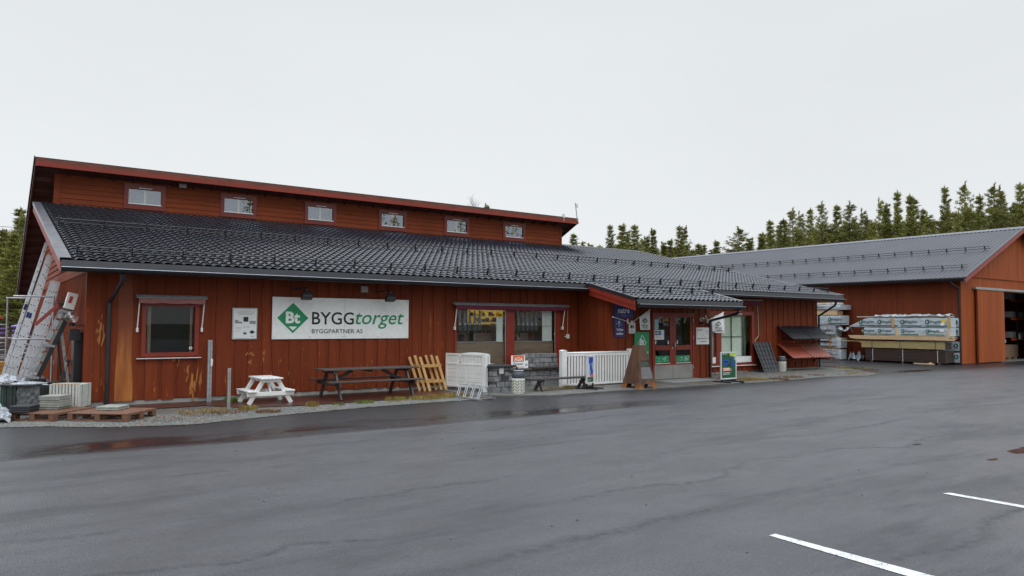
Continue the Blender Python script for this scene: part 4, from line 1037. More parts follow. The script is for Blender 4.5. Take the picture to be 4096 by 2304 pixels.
# notices on the gable, by the corner
for z0, z1, lab in ((1.31, 1.62, 'upper white notice frame on the gable beside the corner'), (.98, 1.29, 'lower white notice frame on the gable beside the corner')):
    t = thing('gable_notice', lab, 'notice', (-.75, .95, z0)); m = MB(); m.box(-.775, .82, z0, -.745, 1.14, z1); m.build('frame', M['galv'], t); m = MB(); m.box(-.779, .84, z0+.02, -.7755, 1.12, z1-.02); m.build('sheet', M['paper'], t)
    ptex(t, 'small_print', [rect(.87, 1.09, z0+.05+k*.035, z0+.058+k*.035) for k in range(6)], M['grey'], -.782, 'x')
# globe lamps
def globe(c, wall, label, name='globe_lamp', r=.125):
    t = thing(name, label, 'lamp', wall)
    m = MB(); m.sphere((c[0], c[1], c[2]), r, 20); m.build('globe', M['globe'], t, smooth=True)
    m = MB(); m.cyl((c[0], c[1], c[2]-r-.05), (c[0], c[1], c[2]-r*.85), .055, .06, 14); m.bar((c[0], c[1], c[2]-r-.04), (wall[0], wall[1], c[2]-r-.04), .035, .035); m.build('bracket', M['metal_black'], t)
    m = MB(); m.sphere(c, .028, 10); m.build('bulb', M['whiteclean'], t, smooth=True)
    return t
globe((-.98, .25, 1.86), (-.75, .25, 1.7), 'clear globe lamp on a black bracket at the gable corner')
globe((16.62, VY-.17, 1.98), (16.62, VY-.03, 1.8), 'clear globe lamp on the wall right of the entrance door')
# signs around the entrance
VF = VY-.028
t, p = board_thing('window_brand_sign', 'dark blue sign with white lettering tucked under the porch barge board', 12.80, 13.56, 1.955, 2.42, VF, 'blue')
text_mb('natre', 12.92, 13.40, 2.105, 2.25, M['whiteclean'], t, bold=.02, at=VF-.024); text_mb('VINDUER', 13.03, 13.27, 2.03, 2.055, M['palegrey'], t, at=VF-.024)
text_mb('®', 13.41, 13.44, 2.235, 2.265, M['palegrey'], t, at=VF-.024)
def flag(name, label, base, tip, pts, mat, polemat, nf=10, sag=.04):
    """cloth hanging from a slanting pole: pts = (x_left, x_right, z_bottom_left, z_bottom_right)"""
    t = thing(name, label, 'flag', base)
    m = MB(); m.cyl(base, tip, .013, n=8); m.sphere(tip, .024, 10); m.build('pole', M[polemat], t)
    m = MB(); m.box(base[0]-.02, base[1]-.02, base[2]-.07, base[0]+.02, base[1]+.03, base[2]+.07); m.build('bracket', M['whiteclean'], t)
    return t
t = flag('key_flag', 'blue banner with a key picture hanging from a white rod below the dark blue sign', (13.34, VF, 1.86), (12.72, VF-.02, 1.985), None, 'blue', 'whiteclean')
m = MB(); vs = []; n = 8
for i in range(n+1):
    u = i/n; x = 12.75+u*.42; zt = 1.965-u*.085
    for j in range(7): w = j/6; vs.append((x+.02*w, VF-.03-.012*math.sin(u*6+w*2), zt+(1.40-zt)*w))
for i in range(n):
    for j in range(6): m_ = 0
m.add(vs, [(i*7+j, (i+1)*7+j, (i+1)*7+j+1, i*7+j+1) for i in range(n) for j in range(6)]); c_ = m.build('cloth', M['blue'], t, fixn=False); q = c_.modifiers.new('thick', 'SOLIDIFY'); q.thickness = .004
F = VF-.050
text_mb('Vi filer', 12.84, 13.12, 1.575, 1.65, M['whiteclean'], c_, bold=.025, at=F); text_mb('nøkler', 12.84, 13.12, 1.455, 1.53, M['whiteclean'], c_, bold=.025, at=F)
ptex(c_, 'key_picture', [disc(12.945, 1.83, .045, 14), [(12.93, 1.70), (12.955, 1.69), (12.96, 1.80), (12.93, 1.80)]], M['palegrey'], F); ptex(c_, 'key_bits', [rect(12.84, 12.87, 1.77, 1.80), rect(13.02, 13.05, 1.74, 1.76)], M['yellow'], F)
def byg_flag(label, base, tip, xl, xr, zb):
    t = flag('shop_flag', label, base, tip, None, 'signwhite', 'cream')
    m = MB(); vs = []; n = 10
    zl = base[2]+(tip[2]-base[2])*(xl-base[0])/(tip[0]-base[0])
    for i in range(n+1):
        u = i/n; x = xl+u*(tip[0]-xl); zt = base[2]+(tip[2]-base[2])*(x-base[0])/(tip[0]-base[0]); yy = base[1]+(tip[1]-base[1])*(x-base[0])/(tip[0]-base[0])
        for j in range(9): w = j/8; vs.append((x+(.03*(1-u))*w, yy-.015*math.sin(u*7+w*1.5)*w, zt+(zb-zt)*w))
    m.add(vs, [(i*9+j, (i+1)*9+j, (i+1)*9+j+1, i*9+j+1) for i in range(n) for j in range(8)])
    c = m.build('cloth', M['signwhite'], t, smooth=True, fixn=False); q = c.modifiers.new('thick', 'SOLIDIFY'); q.thickness = .004
    xm = (xl+tip[0])/2+.01; w_ = (tip[0]-xl); F = min(base[1], tip[1])-.025
    bt_logo(c, xm-.02, zb+.27, w_*.235, .088, F, 'greendark'); text_mb('BYGG', xm-w_*.32, xm+w_*.28, zb+.10, zb+.16, M['ink'], c, bold=.02, at=F); text_mb('torget', xm-w_*.32, xm+w_*.30, zb+.025, zb+.085, M['greendark'], c, bold=.004, shear=.25, at=F)
    return t
byg_flag('white shop flag on a slanting pole left of the entrance door', (13.50, VF-.01, 1.82), (14.22, VF-.07, 2.225), 13.80, 14.22, 1.605)
byg_flag('white shop flag hanging in front of the right-hand window beside the downpipe', (16.95, VF-.05, 1.90), (17.66, VF-.13, 2.18), 17.12, 17.66, 1.535)
t, p = board_thing('door_notice', 'small white notice with a photo above the green sign left of the door', 13.39, 13.66, 1.50, 1.83, VF, 'paper', .012, 'notice')
ptex(t, 'photo', [rect(13.44, 13.61, 1.65, 1.75)], M['grey'], VF-.015); ptex(t, 'photo', [rect(13.46, 13.52, 1.66, 1.74)], M['ink'], VF-.018); ptex(t, 'small_print', [rect(13.43, 13.62, 1.78, 1.80)]+[rect(13.44, 13.58, 1.53+k*.02, 1.537+k*.02) for k in range(4)], M['grey'], VF-.015)
t, p = board_thing('green_shop_sign', 'upright green sign with white diamond outline logo behind the rusty fire sculpture', 13.62, 14.24, .35, 1.535, VF, 'green')
F = VF-.02; cx, cz, hw, hh = 13.945, 1.22, .175, .24
for s_ in (1,):
    o_ = [(cx-hw, cz), (cx, cz-hh), (cx+hw, cz), (cx, cz+hh)]; i_ = [(cx-hw+.022, cz), (cx, cz-hh+.03), (cx+hw-.022, cz), (cx, cz+hh-.03)]
    ptex(t, 'logo_outline', [[o_[k], o_[(k+1) % 4], i_[(k+1) % 4], i_[k]] for k in range(4)], M['whiteclean'], F-.003)
text_mb('Bt', cx-.09, cx+.09, 1.14, 1.33, M['whiteclean'], t, 'logo_letters', bold=.03, at=F-.004); ptex(t, 'logo_triangle', [[(cx-.045, 1.09), (cx, 1.04), (cx+.045, 1.09)]], M['whiteclean'], F-.003)
text_mb('BYGGtorget', 13.68, 14.20, .86, .96, M['whiteclean'], t, bold=.02, at=F-.004)
t, p = board_thing('plumber_sign', 'white plumbing service sign with a line drawing right of the entrance door', 16.43, 17.10, 1.13, 1.68, VF)
F = VF-.02
text_mb('Dønst Rørservice AS', 16.46, 17.07, 1.30, 1.345, M['ink'], t, bold=.02, at=F-.003); text_mb('Tlf. 994 94 072', 16.60, 16.95, 1.20, 1.245, M['ink'], t, at=F-.003, bold=.01)
text_mb('Spør oss først', 16.46, 16.74, 1.55, 1.645, M['redprint'], t, at=F-.003)
lines = [(16.72, 1.50, 16.78, 1.42), (16.78, 1.42, 16.74, 1.38), (16.78, 1.42, 16.83, 1.45), (16.83, 1.56, 16.86, 1.40), (16.86, 1.40, 16.95, 1.37), (16.93, 1.60, 16.99, 1.57), (16.93, 1.60, 16.90, 1.55), (16.90, 1.55, 16.92, 1.45), (16.92, 1.45, 17.03, 1.45), (16.99, 1.57, 17.02, 1.46), (16.94, 1.40, 17.04, 1.39), (16.74, 1.37, 16.88, 1.37)]
ptex(t, 'line_drawing', [[(a-.003, b-.003), (c+.003, d-.003), (c+.003, d+.003), (a-.003, b+.003)] for a, b, c, d in lines]+[disc(16.95, 1.54, .022, 10)], M['grey'], F-.003)
# sheets stuck on the door glass
def sheet(label, x0, x1, z0, z1, mat='paper', extra=None, name='door_sheet', y=VY-.038, txt=None, tm='ink', cat='notice', pr=True):
    t = thing(name, label, cat, ((x0+x1)/2, y, z0)); m = MB(); m.box(x0, y-.003, z0, x1, y, z1); m.build('sheet', M[mat], t)
    if pr: ptex(t, 'small_print', [rect(x0+.02, x1-.03, z0+(z1-z0)*(.15+.11*k), z0+(z1-z0)*(.15+.11*k)+.006) for k in range(7)], M['grey'], y-.006)
    if txt: text_mb(txt, x0+.02, x1-.02, z0+(z1-z0)*.25, z1-(z1-z0)*.25, M[tm], t, bold=.02, at=y-.008)
    return t
M['palebl'] = flat('pale_blue_paper', (.35, .55, .62), .5)
sheet('tall pale blue notice at the edge of the left door glass', 14.50, 14.67, 1.62, 1.93, 'palebl')
t = sheet('white notice with two coloured logos on the left door glass', 14.49, 14.92, 1.30, 1.60, 'paper', pr=False)
y_ = VY-.044
ptex(t, 'logo', [rect(14.51, 14.62, 1.44, 1.57)], M['ink'], y_); text_mb('BF', 14.525, 14.605, 1.475, 1.535, M['whiteclean'], t, bold=.02, at=y_-.002); ptex(t, 'logo', [rect(14.65, 14.78, 1.44, 1.57)], M['bluelt'], y_); text_mb('MEDLEM', 14.66, 14.77, 1.49, 1.52, M['whiteclean'], t, at=y_-.002)
text_mb('Byggforum', 14.53, 14.76, 1.355, 1.40, M['grey'], t, shear=.3, at=y_)
M['amber'] = flat('amber_sticker', (.55, .22, .03), .5)
sheet('small amber sticker at the top of the left door glass', 14.87, 15.12, 1.885, 1.955, 'amber', txt='ÅPENT', pr=False)
for x, lab in ((14.54, 'round white sticker at the left edge of the left door glass'), (15.11, 'round white sticker at the right edge of the left door glass'), (15.53, 'round white sticker on the right door glass')):
    t = thing('round_sticker', lab, 'sticker', (x, VY-.03, 1.22)); m = MB(); m.prism(disc(x, 1.24, .032), (VY-.040, VY-.037), 'y'); m.prism(disc(x, 1.185, .026), (VY-.040, VY-.037), 'y'); m.build('disc', M['paper'], t); m = MB(); m.prism(disc(x, 1.24, .012, 10), (VY-.043, VY-.041), 'y'); m.build('print', M['ink'], t)
# price lists in the right-hand window
for z0, z1, lab in ((1.83, 2.10, 'upper price list on the pillar between the right-hand windows'), (1.48, 1.80, 'lower price list on the pillar between the right-hand windows')):
    t = thing('price_list', lab, 'notice', (19.3, -.06, z0)); m = MB(); m.box(19.06, -.075, z0, 19.62, -.06, z1); m.build('sheet', M['signwhite'], t)
    text_mb('279,-' if z0 > 1.8 else '39,-', 19.45, 19.59, z0+.05, z0+.10, M['ink'], t, bold=.02, at=-.079); ptex(t, 'small_print', [rect(19.12, 19.55, z0+.13+k*.03, z0+.137+k*.03) for k in range(4)], M['grey'], -.079)
# ================================================================ AWNINGS
def awning(name, label, x0, x1, z, mat, arms, zarm, scal=.10, drop=.115, y=-.03):
    t = thing(name, label, 'awning', ((x0+x1)/2, y, z))
    m = MB(); m.prism([(y, z-.02), (y-.13, z-.05), (y-.15, z-.015), (y-.13, z+.015), (y, z+.03)], (x0, x1), 'x'); m.build('cassette', M['galv'], t)
    m = MB(); m.cyl((x0, y-.16, z-.045), (x1, y-.16, z-.045), .014, n=8); m.build('front_bar', M['edge'], t)
    m = MB(); n = int((x1-x0-.1)/.02); vs = []
    for i in range(n+1):
        x = x0+.05+(x1-x0-.1)*i/n; ph = (x-x0)/scal*.5; d = drop-.016+.018*abs(math.sin(math.pi*ph)); yy = y-.15-.006*math.sin(ph*9)
        vs += [(x, yy, z-.05), (x, yy-.004, z-.05-d)]
    m.add(vs, [(2*i, 2*i+1, 2*i+3, 2*i+2) for i in range(n)]); c = m.build('valance', M[mat], t, fixn=False); q = c.modifiers.new('thick', 'SOLIDIFY'); q.thickness = .004
    for (xa, xb) in arms:
        m = MB(); m.cyl((xa, y-.10, z-.05), (xb, y-.05, zarm), .013, n=8); m.box(xb-.02, y-.08, zarm-.06, xb+.02, y, zarm+.03); m.build('arm', M['whiteclean'], t)
    return t
awning('window_awning', 'small faded pink awning rolled in above the left square window', .16, 1.585, 2.335, 'awn', ((.23, .20), (1.54, 1.50)), 1.62, .26)
awning('window_awning', 'long wine-red awning rolled in above the double display window', 8.02, 12.12, 2.335, 'awn2', ((8.13, 8.08), (11.98, 11.92)), 1.66, .30)
t = thing('window_awning', 'small brown awning rolled in at the right-hand blind window', 'awning', (20.4, -.03, 2.68)); m = MB(); m.box(18.9, -.17, 2.665, 21.75, -.03, 2.71); m.build('cassette', M['trimdark'], t); m = MB(); m.box(18.95, -.16, 2.52, 21.7, -.15, 2.665); m.build('valance', M['awn2'], t)
m = MB(); m.box(18.9, -.178, 2.70, 21.75, -.17, 2.715); m.build('front_bar', M['edge'], t)

# ================================================================ INSIDE THE DISPLAY WINDOW
def saw(x, lab):
    t = thing('hand_saw', lab, 'saw', (x, .16, 1.65), 'hand saws hanging in the display window')
    m = MB(); m.prism([(x-.035, 2.14), (x+.012, 2.14), (x+.055, 1.72), (x-.055, 1.72)], (.16, .165), 'y'); m.build('blade', M['saw'], t)
    m = MB(); m.prism([(x-.06, 1.73), (x+.06, 1.73), (x+.075, 1.62), (x+.02, 1.55), (x-.05, 1.57), (x-.075, 1.66)], (.145, .18), 'y'); m.build('handle', M['plastgrey'], t, bevel=.01)
    m = MB(); m.box(x-.008, .155, 1.735, x+.012, .159, 1.775); m.build('sticker', M['whiteclean'], t)
ords = ['first', 'second', 'third', 'fourth', 'fifth', 'sixth']
for i in range(5): saw(8.40+.165*i, 'hand saw hanging in the left display pane, '+ords[i]+' from the left')
for i in range(6): saw(10.27+.165*i, 'hand saw hanging in the right display pane, '+ords[i]+' from the left')
rr = random.Random(21)
gm = [M['interiorwood'], M['redprint'], M['yellow'], M['dark'], M['trimdark'], M['grey'], M['brownwood'], M['awn2']]
t = thing('goods_shelf', 'dark shelf crowded with tools behind the left display pane', 'shelf', (9.0, .5, 1.25))
m = MB(); m.box(8.2, .5, 1.26, 11.25, .9, 1.29); m.box(8.2, .88, 1.0, 11.25, .9, 1.75); m.build('shelf_board', M['interiorwood'], t)
for k in range(46):
    x = 8.25+rr.random()*2.9; h_ = rr.uniform(.05, .3); m = MB(); w_ = rr.uniform(.03, .12); y = rr.uniform(.35, .8); m.box(x, y, 1.29, x+w_, y+.08, 1.29+h_); m.build('boxed_item', gm[rr.choice((0, 3, 3, 4, 6, 6, 5, 7))], t)
t = thing('lit_goods_rack', 'brightly lit rack of yellow and red packets at the back of the shop', 'shelf', (9.6, 3.0, 1.6))
M['glowwall'] = flat('glowing_display', (.85, .55, .07), .5, emit=.3)  # panel glows by itself, standing in for lamplight on the rack back
m = MB(); m.box(10.55, 3.12, 1.6, 11.95, 3.15, 2.5); m.build('glowing_back_panel', M['glowwall'], t)
for k in range(60):
    x = 10.55+rr.random()*1.3; z = 1.62+.2*rr.randint(0, 3); m = MB(); m.box(x, 2.95, z, x+.09, 3.05, z+rr.uniform(.06, .15)); m.build('packet', gm[rr.choice((1, 2, 2, 3, 5))], t)
m = MB()
for k in range(5): m.box(10.5, 2.93, 1.58+.2*k, 11.95, 3.1, 1.60+.2*k)
m.build('shelf_board', M['cream'], t)
M['tube'] = flat('strip_light', (1, .85, .5), .5, emit=5)
t = thing('ceiling_strip_light', 'lit strip light on the ceiling inside the shop', 'lamp', (10.2, 2.3, 2.7)); m = MB(); m.box(10.4, 2.4, 2.66, 12.0, 2.5, 2.70); m.build('tube', M['tube'], t)

# ================================================================ STEEL POSTS, TABLES, TRESTLES
def spost(name, label, x, y, h, r):
    t = thing(name, label, 'post', (x, y, 0)); m = MB(); m.prism([(-r, -r*.8), (r, -r*.8), (r, r*.8), (r*.35, r*.8), (r*.35, r*.3), (-r*.35, r*.3), (-r*.35, r*.8), (-r, r*.8)], (0, h), 'z')
    for i, v in enumerate(m.v): m.v[i] = (v[0]+x, -v[1]+y, v[2])
    m.build('post', M['galv'], t)
    m = MB()
    for z in ((h*.46, h*.66, h*.9) if h > 1 else (h*.9,)): m.cyl((x-.1*r, y-r, z), (x-.1*r, y-r-.015, z), .008, n=6)
    m.build('bolt', M['grey'], t); return t
t = spost('steel_post', 'tall galvanised steel post standing against the wall right of the square window', 1.655, -.20, 1.38, .044)
m = MB(); m.prism([(1.665, .80), (1.70, .80), (1.71, .95), (1.69, .97), (1.665, .97)], (-.27, -.235), 'y'); m.build('latch', M['whiteclean'], t)
spost('steel_post', 'short galvanised steel post in the gravel before the wall', 1.555, -2.15, .86, .027)

def picnic(name, label, cx, cy, L, W_, H, mat, axis, bench_h, bench_w, leg_t, nb, foot, board_gap=.008, overhang=.30, cat='picnic table', bz_off=.0):
    """A-frame picnic table; axis 'x' = long side along X. Built along local X then turned."""
    t = thing(name, label, cat, (cx, cy, bz_off), None, 0 if axis == 'x' else math.pi/2)
    th = leg_t
    m = MB(); w = W_/nb
    for k in range(nb): m.box(-L/2, -W_/2+k*w+board_gap/2, H-.03, L/2, -W_/2+(k+1)*w-board_gap/2, H)
    m.v = [(v[0], v[1], v[2]) for v in m.v]
    def bld(m, nm):
        me = bpy.data.meshes.new(nm); me.from_pydata(m.v, [], m.f); me.materials.append(M[mat])
        o = bpy.data.objects.new(nm, me); COL.objects.link(o); o.parent = t
        b = o.modifiers.new('bevel', 'BEVEL'); b.width = .004; b.segments = 1; return o
    bld(m, 'table_top')
    bo = foot/2-bench_w*.25
    for s in (-1, 1):
        m = MB(); n = 2; w = bench_w/n
        for k in range(n): a = s*bo-bench_w/2+k*w; m.box(-L/2, a+.004, bench_h-.028, L/2, a+w-.004, bench_h)
        bld(m, 'seat')
    for sx in (-1, 1):
        x = sx*(L/2-overhang)
        for s in (-1, 1):
            m = MB(); m.bar((x, s*W_*.30, H-.03), (x, s*foot/2, 0), th, .09, (0, 1, 0)); bld(m, 'leg')
        m = MB(); m.box(x+sx*th*.5, -bo-bench_w/2, bench_h-.028-.09, x+sx*(th*1.5), bo+bench_w/2, bench_h-.028); bld(m, 'bench_beam')
        m = MB(); m.box(x+sx*th*.5, -W_/2+.03, H-.03-.07, x+sx*(th*1.5), W_/2-.03, H-.03); bld(m, 'top_beam')
        m = MB(); m.bar((x, 0, bench_h-.06), (x*.42, 0, H-.05), .07, .035, (0, 1, 0)); bld(m, 'brace')
    m = MB(); m.box(-.03, -W_/2+.03, H-.03-.05, .03, W_/2-.03, H-.03); bld(m, 'batten')
    return t
picnic('picnic_table', 'large dark weathered picnic table standing along the wall under the shop sign', 5.03, -1.10, 2.42, .72, .69, 'darkwood', 'x', .43, .24, .045, 5, 1.22, bz_off=.022)
picnic('picnic_table', 'small white children\'s picnic table left of the large dark one', 2.64, -1.03, .92, .48, .56, 'white', 'y', .29, .19, .03, 6, .92, overhang=.12, bz_off=.022)
def trestle(x, y, lean, label, seed):
    r_ = random.Random(seed); t = thing('wooden_trestle', label, 'trestle', (x, y, .02), 'fresh pine trestles leaning on the wall')
    for s in (-.24, .25):
        m = MB(); m.bar((x+s+.04, y-.28, .02), (x+s-.10, y+lean, .90+r_.uniform(-.02, .03)), .07, .035, (0, 1, 0)); m.build('leg', M['pinewood'], t)
    for z in (.27, .66):
        f = z/.9; m = MB(); m.bar((x-.30+.03-.1*f, y-.30+(lean+.28)*f, z), (x+.32-.1*f, y-.30+(lean+.28)*f, z+r_.uniform(-.02, .02)), .03, .075, (0, 0, 1)); m.build('cross_bar', M['pinewood'], t)
trestle(7.03, -.14, .06, 'pine trestle leaning against the wall, nearest to the wall of the bunch', 1)
trestle(7.13, -.24, .04, 'pine trestle in the middle of the leaning bunch', 2)
trestle(7.22, -.34, .02, 'pine trestle at the front of the leaning bunch', 3)

# ================================================================ WHITE FENCE PANEL, BENCH, STONEWORK
fx0, fy0, fx1, fy1 = 7.52, -.42, 8.12, -1.72       # screen: from near the wall to the post by the stone pillar
t = thing('screen_fence', 'white garden screen with slatted top and boarded bottom beside the stone pillar', 'fence', (7.8, -1.1, .04))
A, B = Vector((7.60, -.50, 0)), Vector((7.95, -1.70, 0)); D = (B-A); Ln = D.length; dn = D.normalized(); nn = Vector((dn.y, -dn.x, 0))
def fb(m, a, b, z0, z1, th=.03, off=0):
    p = A+dn*a+nn*off; q = A+dn*b+nn*off; c = nn*th/2; vs = [p-c, q-c, q+c, p+c]
    m.add([(v.x, v.y, z0) for v in vs]+[(v.x, v.y, z1) for v in vs], [(3,2,1,0),(4,5,6,7),(0,1,5,4),(1,2,6,5),(2,3,7,6),(3,0,4,7)]); return m
m = MB(); fb(m, Ln, Ln+.11, .0, 1.0, .11); m.build('post', M['white'], t); m = MB(); fb(m, -.03, .02, .1, .99, .05); m.build('post', M['white'], t)
m = MB(); fb(m, .02, Ln, .95, .99, .045); m.build('top_rail', M['white'], t); m = MB(); fb(m, .02, Ln, .70, .735, .045); m.build('middle_rail', M['white'], t); m = MB(); fb(m, .02, Ln, .12, .15, .045); m.build('bottom_rail', M['white'], t)
k = 0
while k*.036 < Ln-.04:
    a = .03+k*.036
    if not .40 < a < .52: m = MB(); fb(m, a, a+.016, .735, .95, .02); m.build('slat', M['white'], t)
    k += 1
m = MB(); fb(m, .40, .415, .735, .95, .03); fb(m, .515, .53, .735, .95, .03)
for s in (0, 1):
    p = A+dn*(.42 if s else .51); q = A+dn*(.51 if s else .42); m.bar((p.x, p.y, .745), (q.x, q.y, .94), .02, .018, (nn.x, nn.y, 0))
m.build('cross_ornament', M['white'], t)
for r_ in range(5):
    m = MB(); z = .155+r_*.109; fb(m, .02, Ln, z, z+.103, .018, -.0); m.build('board', M['white'], t)
m = MB()
for a in (.33, .65): fb(m, a, a+.03, .15, .70, .034)
m.build('upright', M['white'], t)
# white plastic garden bench behind it
t = thing('garden_bench', 'white garden bench with curved back partly hidden behind the white screen', 'bench', (8.7, -.45, .035))
m = MB(); vs = []; n = 12
for i in range(n+1):
    u = i/n; x = 8.02+u*1.06; zt = .90+.08*math.sin(math.pi*(.15+.75*u)); vs += [(x, -.30, zt-.07), (x, -.30, zt), (x, -.26, zt), (x, -.26, zt-.07)]
fs = [(0, 1, 2, 3), tuple(4*n+q for q in (3, 2, 1, 0))]
for i in range(n):
    for q in range(4): fs.append((4*i+q, 4*i+(q+1) % 4, 4*i+4+(q+1) % 4, 4*i+4+q))
m.add(vs, fs); m.build('back_rail', M['whiteclean'], t)
m = MB()
for k in range(9): x = 8.05+k*.118; m.box(x, -.295, .46, x+.05, -.265, .90)
m.build('back_slats', M['whiteclean'], t)
m = MB(); m.box(8.02, -.72, .42, 9.10, -.28, .46); m.build('seat', M['whiteclean'], t)
for x in (8.02, 9.05):
    m = MB(); m.box(x, -.74, .62, x+.06, -.28, .66); m.box(x+.01, -.74, .035, x+.05, -.69, .62); m.box(x+.01, -.32, .035, x+.05, -.28, .9); m.build('arm', M['whiteclean'], t)
def stones(t, x0, x1, y0, y1, z0, z1, course=.145, ln=.25, seed=1, name='block_course'):
    r_ = random.Random(seed); z = z0; k = 0
    while z < z1-.03:
        h = min(course, z1-z); m = MB(); x = x0-(ln/2 if k % 2 else 0)
        while x < x1-.01:
            a, b = max(x, x0), min(x+ln, x1); x += ln
            if b-a < .04: continue
            o = len(m.v); j = [r_.uniform(-.012, .012) for _ in range(3)]
            m.box(a+.006, y0+j[0], z+.005, b-.006, y1-j[1], z+h-.005)
            for i in range(o, len(m.v)): v = m.v[i]; m.v[i] = (v[0]+r_.uniform(-.01, .01), v[1]+r_.uniform(-.01, .01), v[2]+r_.uniform(-.006, .006))
        m.build(name, M['stone'], t, bevel=.014); z += h; k += 1
t = thing('stone_pillar', 'square grey block pillar with a dark capping slab beside the white screen', 'pillar', (8.35, -1.6, .0))
stones(t, 8.06, 8.70, -1.98, -1.36, .0, .66, seed=3); m = MB(); m.box(8.07, -1.97, 0, 8.69, -1.37, .66); m.build('core', M['stonejoint'], t)
m = MB(); m.box(8.00, -2.04, .66, 8.76, -1.30, .71); m.build('cap_slab', M['slabdark'], t, bevel=.006)
m = MB(); m.box(8.24, -2.0, .50, 8.38, -1.995, .65); m.build('label_plate', M['palegrey'], t)
t = thing('stone_seat_wall', 'low grey block wall with a raised back part under the display window', 'wall', (10.4, -.7, 0))
stones(t, 9.05, 11.30, -.92, -.55, .02, .50, seed=5); stones(t, 10.0, 11.30, -.60, -.30, .50, .92, seed=6); m = MB(); m.box(9.07, -.9, 0, 11.28, -.57, .49); m.box(10.02, -.58, .49, 11.28, -.32, .91); m.build('core', M['stonejoint'], t)
m = MB(); m.box(9.35, -.98, .50, 10.1, -.55, .53); m.build('cap_slab', M['concrete'], t)
m = MB(); m.box(10.08, -1.02, .515, 11.45, -.66, .555); m.build('wooden_seat', M['darkwood'], t)
# gas sign
t = thing('gas_sign', 'orange and white propane sign standing behind the gas bottle', 'sign', (9.13, -1.2, .05)); gy = -1.60
m = MB(); m.box(8.91, gy, .61, 9.36, gy+.02, .935); m.build('panel', M['signwhite'], t)
ptex(t, 'orange_field', [rect(8.955, 9.325, .765, .93)], M['orange'], gy-.003); text_mb('AGA', 9.00, 9.28, .785, .885, M['signwhite'], t, bold=.02, at=gy-.006); text_mb('Propan', 8.98, 9.29, .665, .74, M['ink'], t, bold=.018, at=gy-.004); ptex(t, 'orange_line', [rect(8.955, 9.325, .618, .630)], M['orange'], gy-.003)
m = MB(); m.box(9.1, gy+.02, .04, 9.14, gy+.05, .9); m.build('stand', M['grey'], t)
t = thing('second_sign', 'white sign partly hidden behind the propane sign', 'sign', (9.2, -1.05, .5)); m = MB(); m.box(9.22, -1.42, .58, 9.60, -1.40, .78); m.build('panel', M['signwhite'], t); text_mb('tor', 9.47, 9.58, .64, .70, M['ink'], t, bold=.02, shear=.2, at=-1.424)
m = MB(); m.box(9.4, -1.40, .03, 9.44, -1.37, .6); m.build('stand', M['grey'], t)
def gas(x, y, z, label, s=1.0):
    t = thing('gas_bottle', label, 'gas bottle', (x, y, z), 'composite gas bottles'); r = .165*s
    m = MB(); m.lathe([(0, 0), (r*.86, 0), (r*.9, .03*s), (r*.97, .045*s), (r, .36*s), (r*.96, .385*s), (0, .385*s)], (x, y, z), 28); b = m.build('body', M['cream'], t, smooth=False)
    m = MB()
    for a0 in range(8):
        an = a0*math.pi/4-math.pi/2
        for k in range(4):
            for sg in (-1, 1):
                zc = z+(.10+k*.072)*s; an2 = an+sg*.17; c = Vector((x+(r+.001)*math.cos(an2), y+(r+.001)*math.sin(an2), zc)); tg = Vector((-math.sin(an2), math.cos(an2), 0))
                u_ = (tg*(sg)*.030*s+Vector((0, 0, .028*s))); v_ = (tg*(-sg)*.006*s+Vector((0, 0, .008*s))); o_ = Vector((math.cos(an2), math.sin(an2), 0))*.004
                m.add([c-u_-v_+o_, c-v_*2+o_, c+u_-v_*.2+o_, c+u_+v_+o_, c+v_*1.6+o_, c-u_+v_*.2+o_], [(0, 1, 2, 3, 4, 5)])
    m.build('vent_slot', M['greendark2'] if False else M['slab'], b, fixn=False)
    m = MB(); m.lathe([(r*.98, .385*s), (r*1.0, .41*s), (r*.99, .47*s), (r*.85, .535*s), (r*.60, .56*s), (r*.58, .50*s), (0, .49*s)], (x, y, z), 28); m.build('shroud', M['plastgrey'], t, smooth=True)
    m = MB(); m.lathe([(r*.6, .56*s), (r*.78, .562*s), (r*.8, .575*s), (r*.6, .58*s)], (x, y, z), 24); m.build('carry_ring', M['palegrey'], t, smooth=True)
    return t
gas(8.46, -2.52, .035, 'white lattice gas bottle with dark top standing before the stone pillar', 1.0)
gas(22.45, -.50, .01, 'white lattice gas bottle with black top between the leaning black sheet and the tile rack', .97)
t = thing('bottle_tool', 'dark post handle sticking up right behind the gas bottle', 'handle', (8.5, -2.5, .5)); m = MB(); m.bar((8.47, -2.46, .45), (8.475, -2.44, .70), .035, .03); m.build('grip', M['metal_black'], t, bevel=.01)
# low benches
def lowbench(x0, x1, y, h, label, z0=.035):
    t = thing('low_bench', label, 'bench', ((x0+x1)/2, y, z0)); m = MB(); m.box(x0, y-.14, h-.04, x1, y-.01, h); m.box(x0, y+.0, h-.04, x1, y+.13, h); m.build('seat', M['darkwood'], t)
    for x in (x0+.36, x1-.30):
        for s in (-1, 1):
            m = MB(); m.bar((x, y+s*.03, h-.04), (x-.02, y-s*.17+.0, z0), .05, .07, (0, 1, 0)); m.build('leg', M['darkwood'], t)
        m = MB(); m.bar((x-.1, y, h*.5), (x+.16, y, h-.05), .04, .04); m.build('brace', M['darkwood'], t)
lowbench(8.98, 11.12, -2.25, .36, 'low dark wooden bench before the white picket fence')
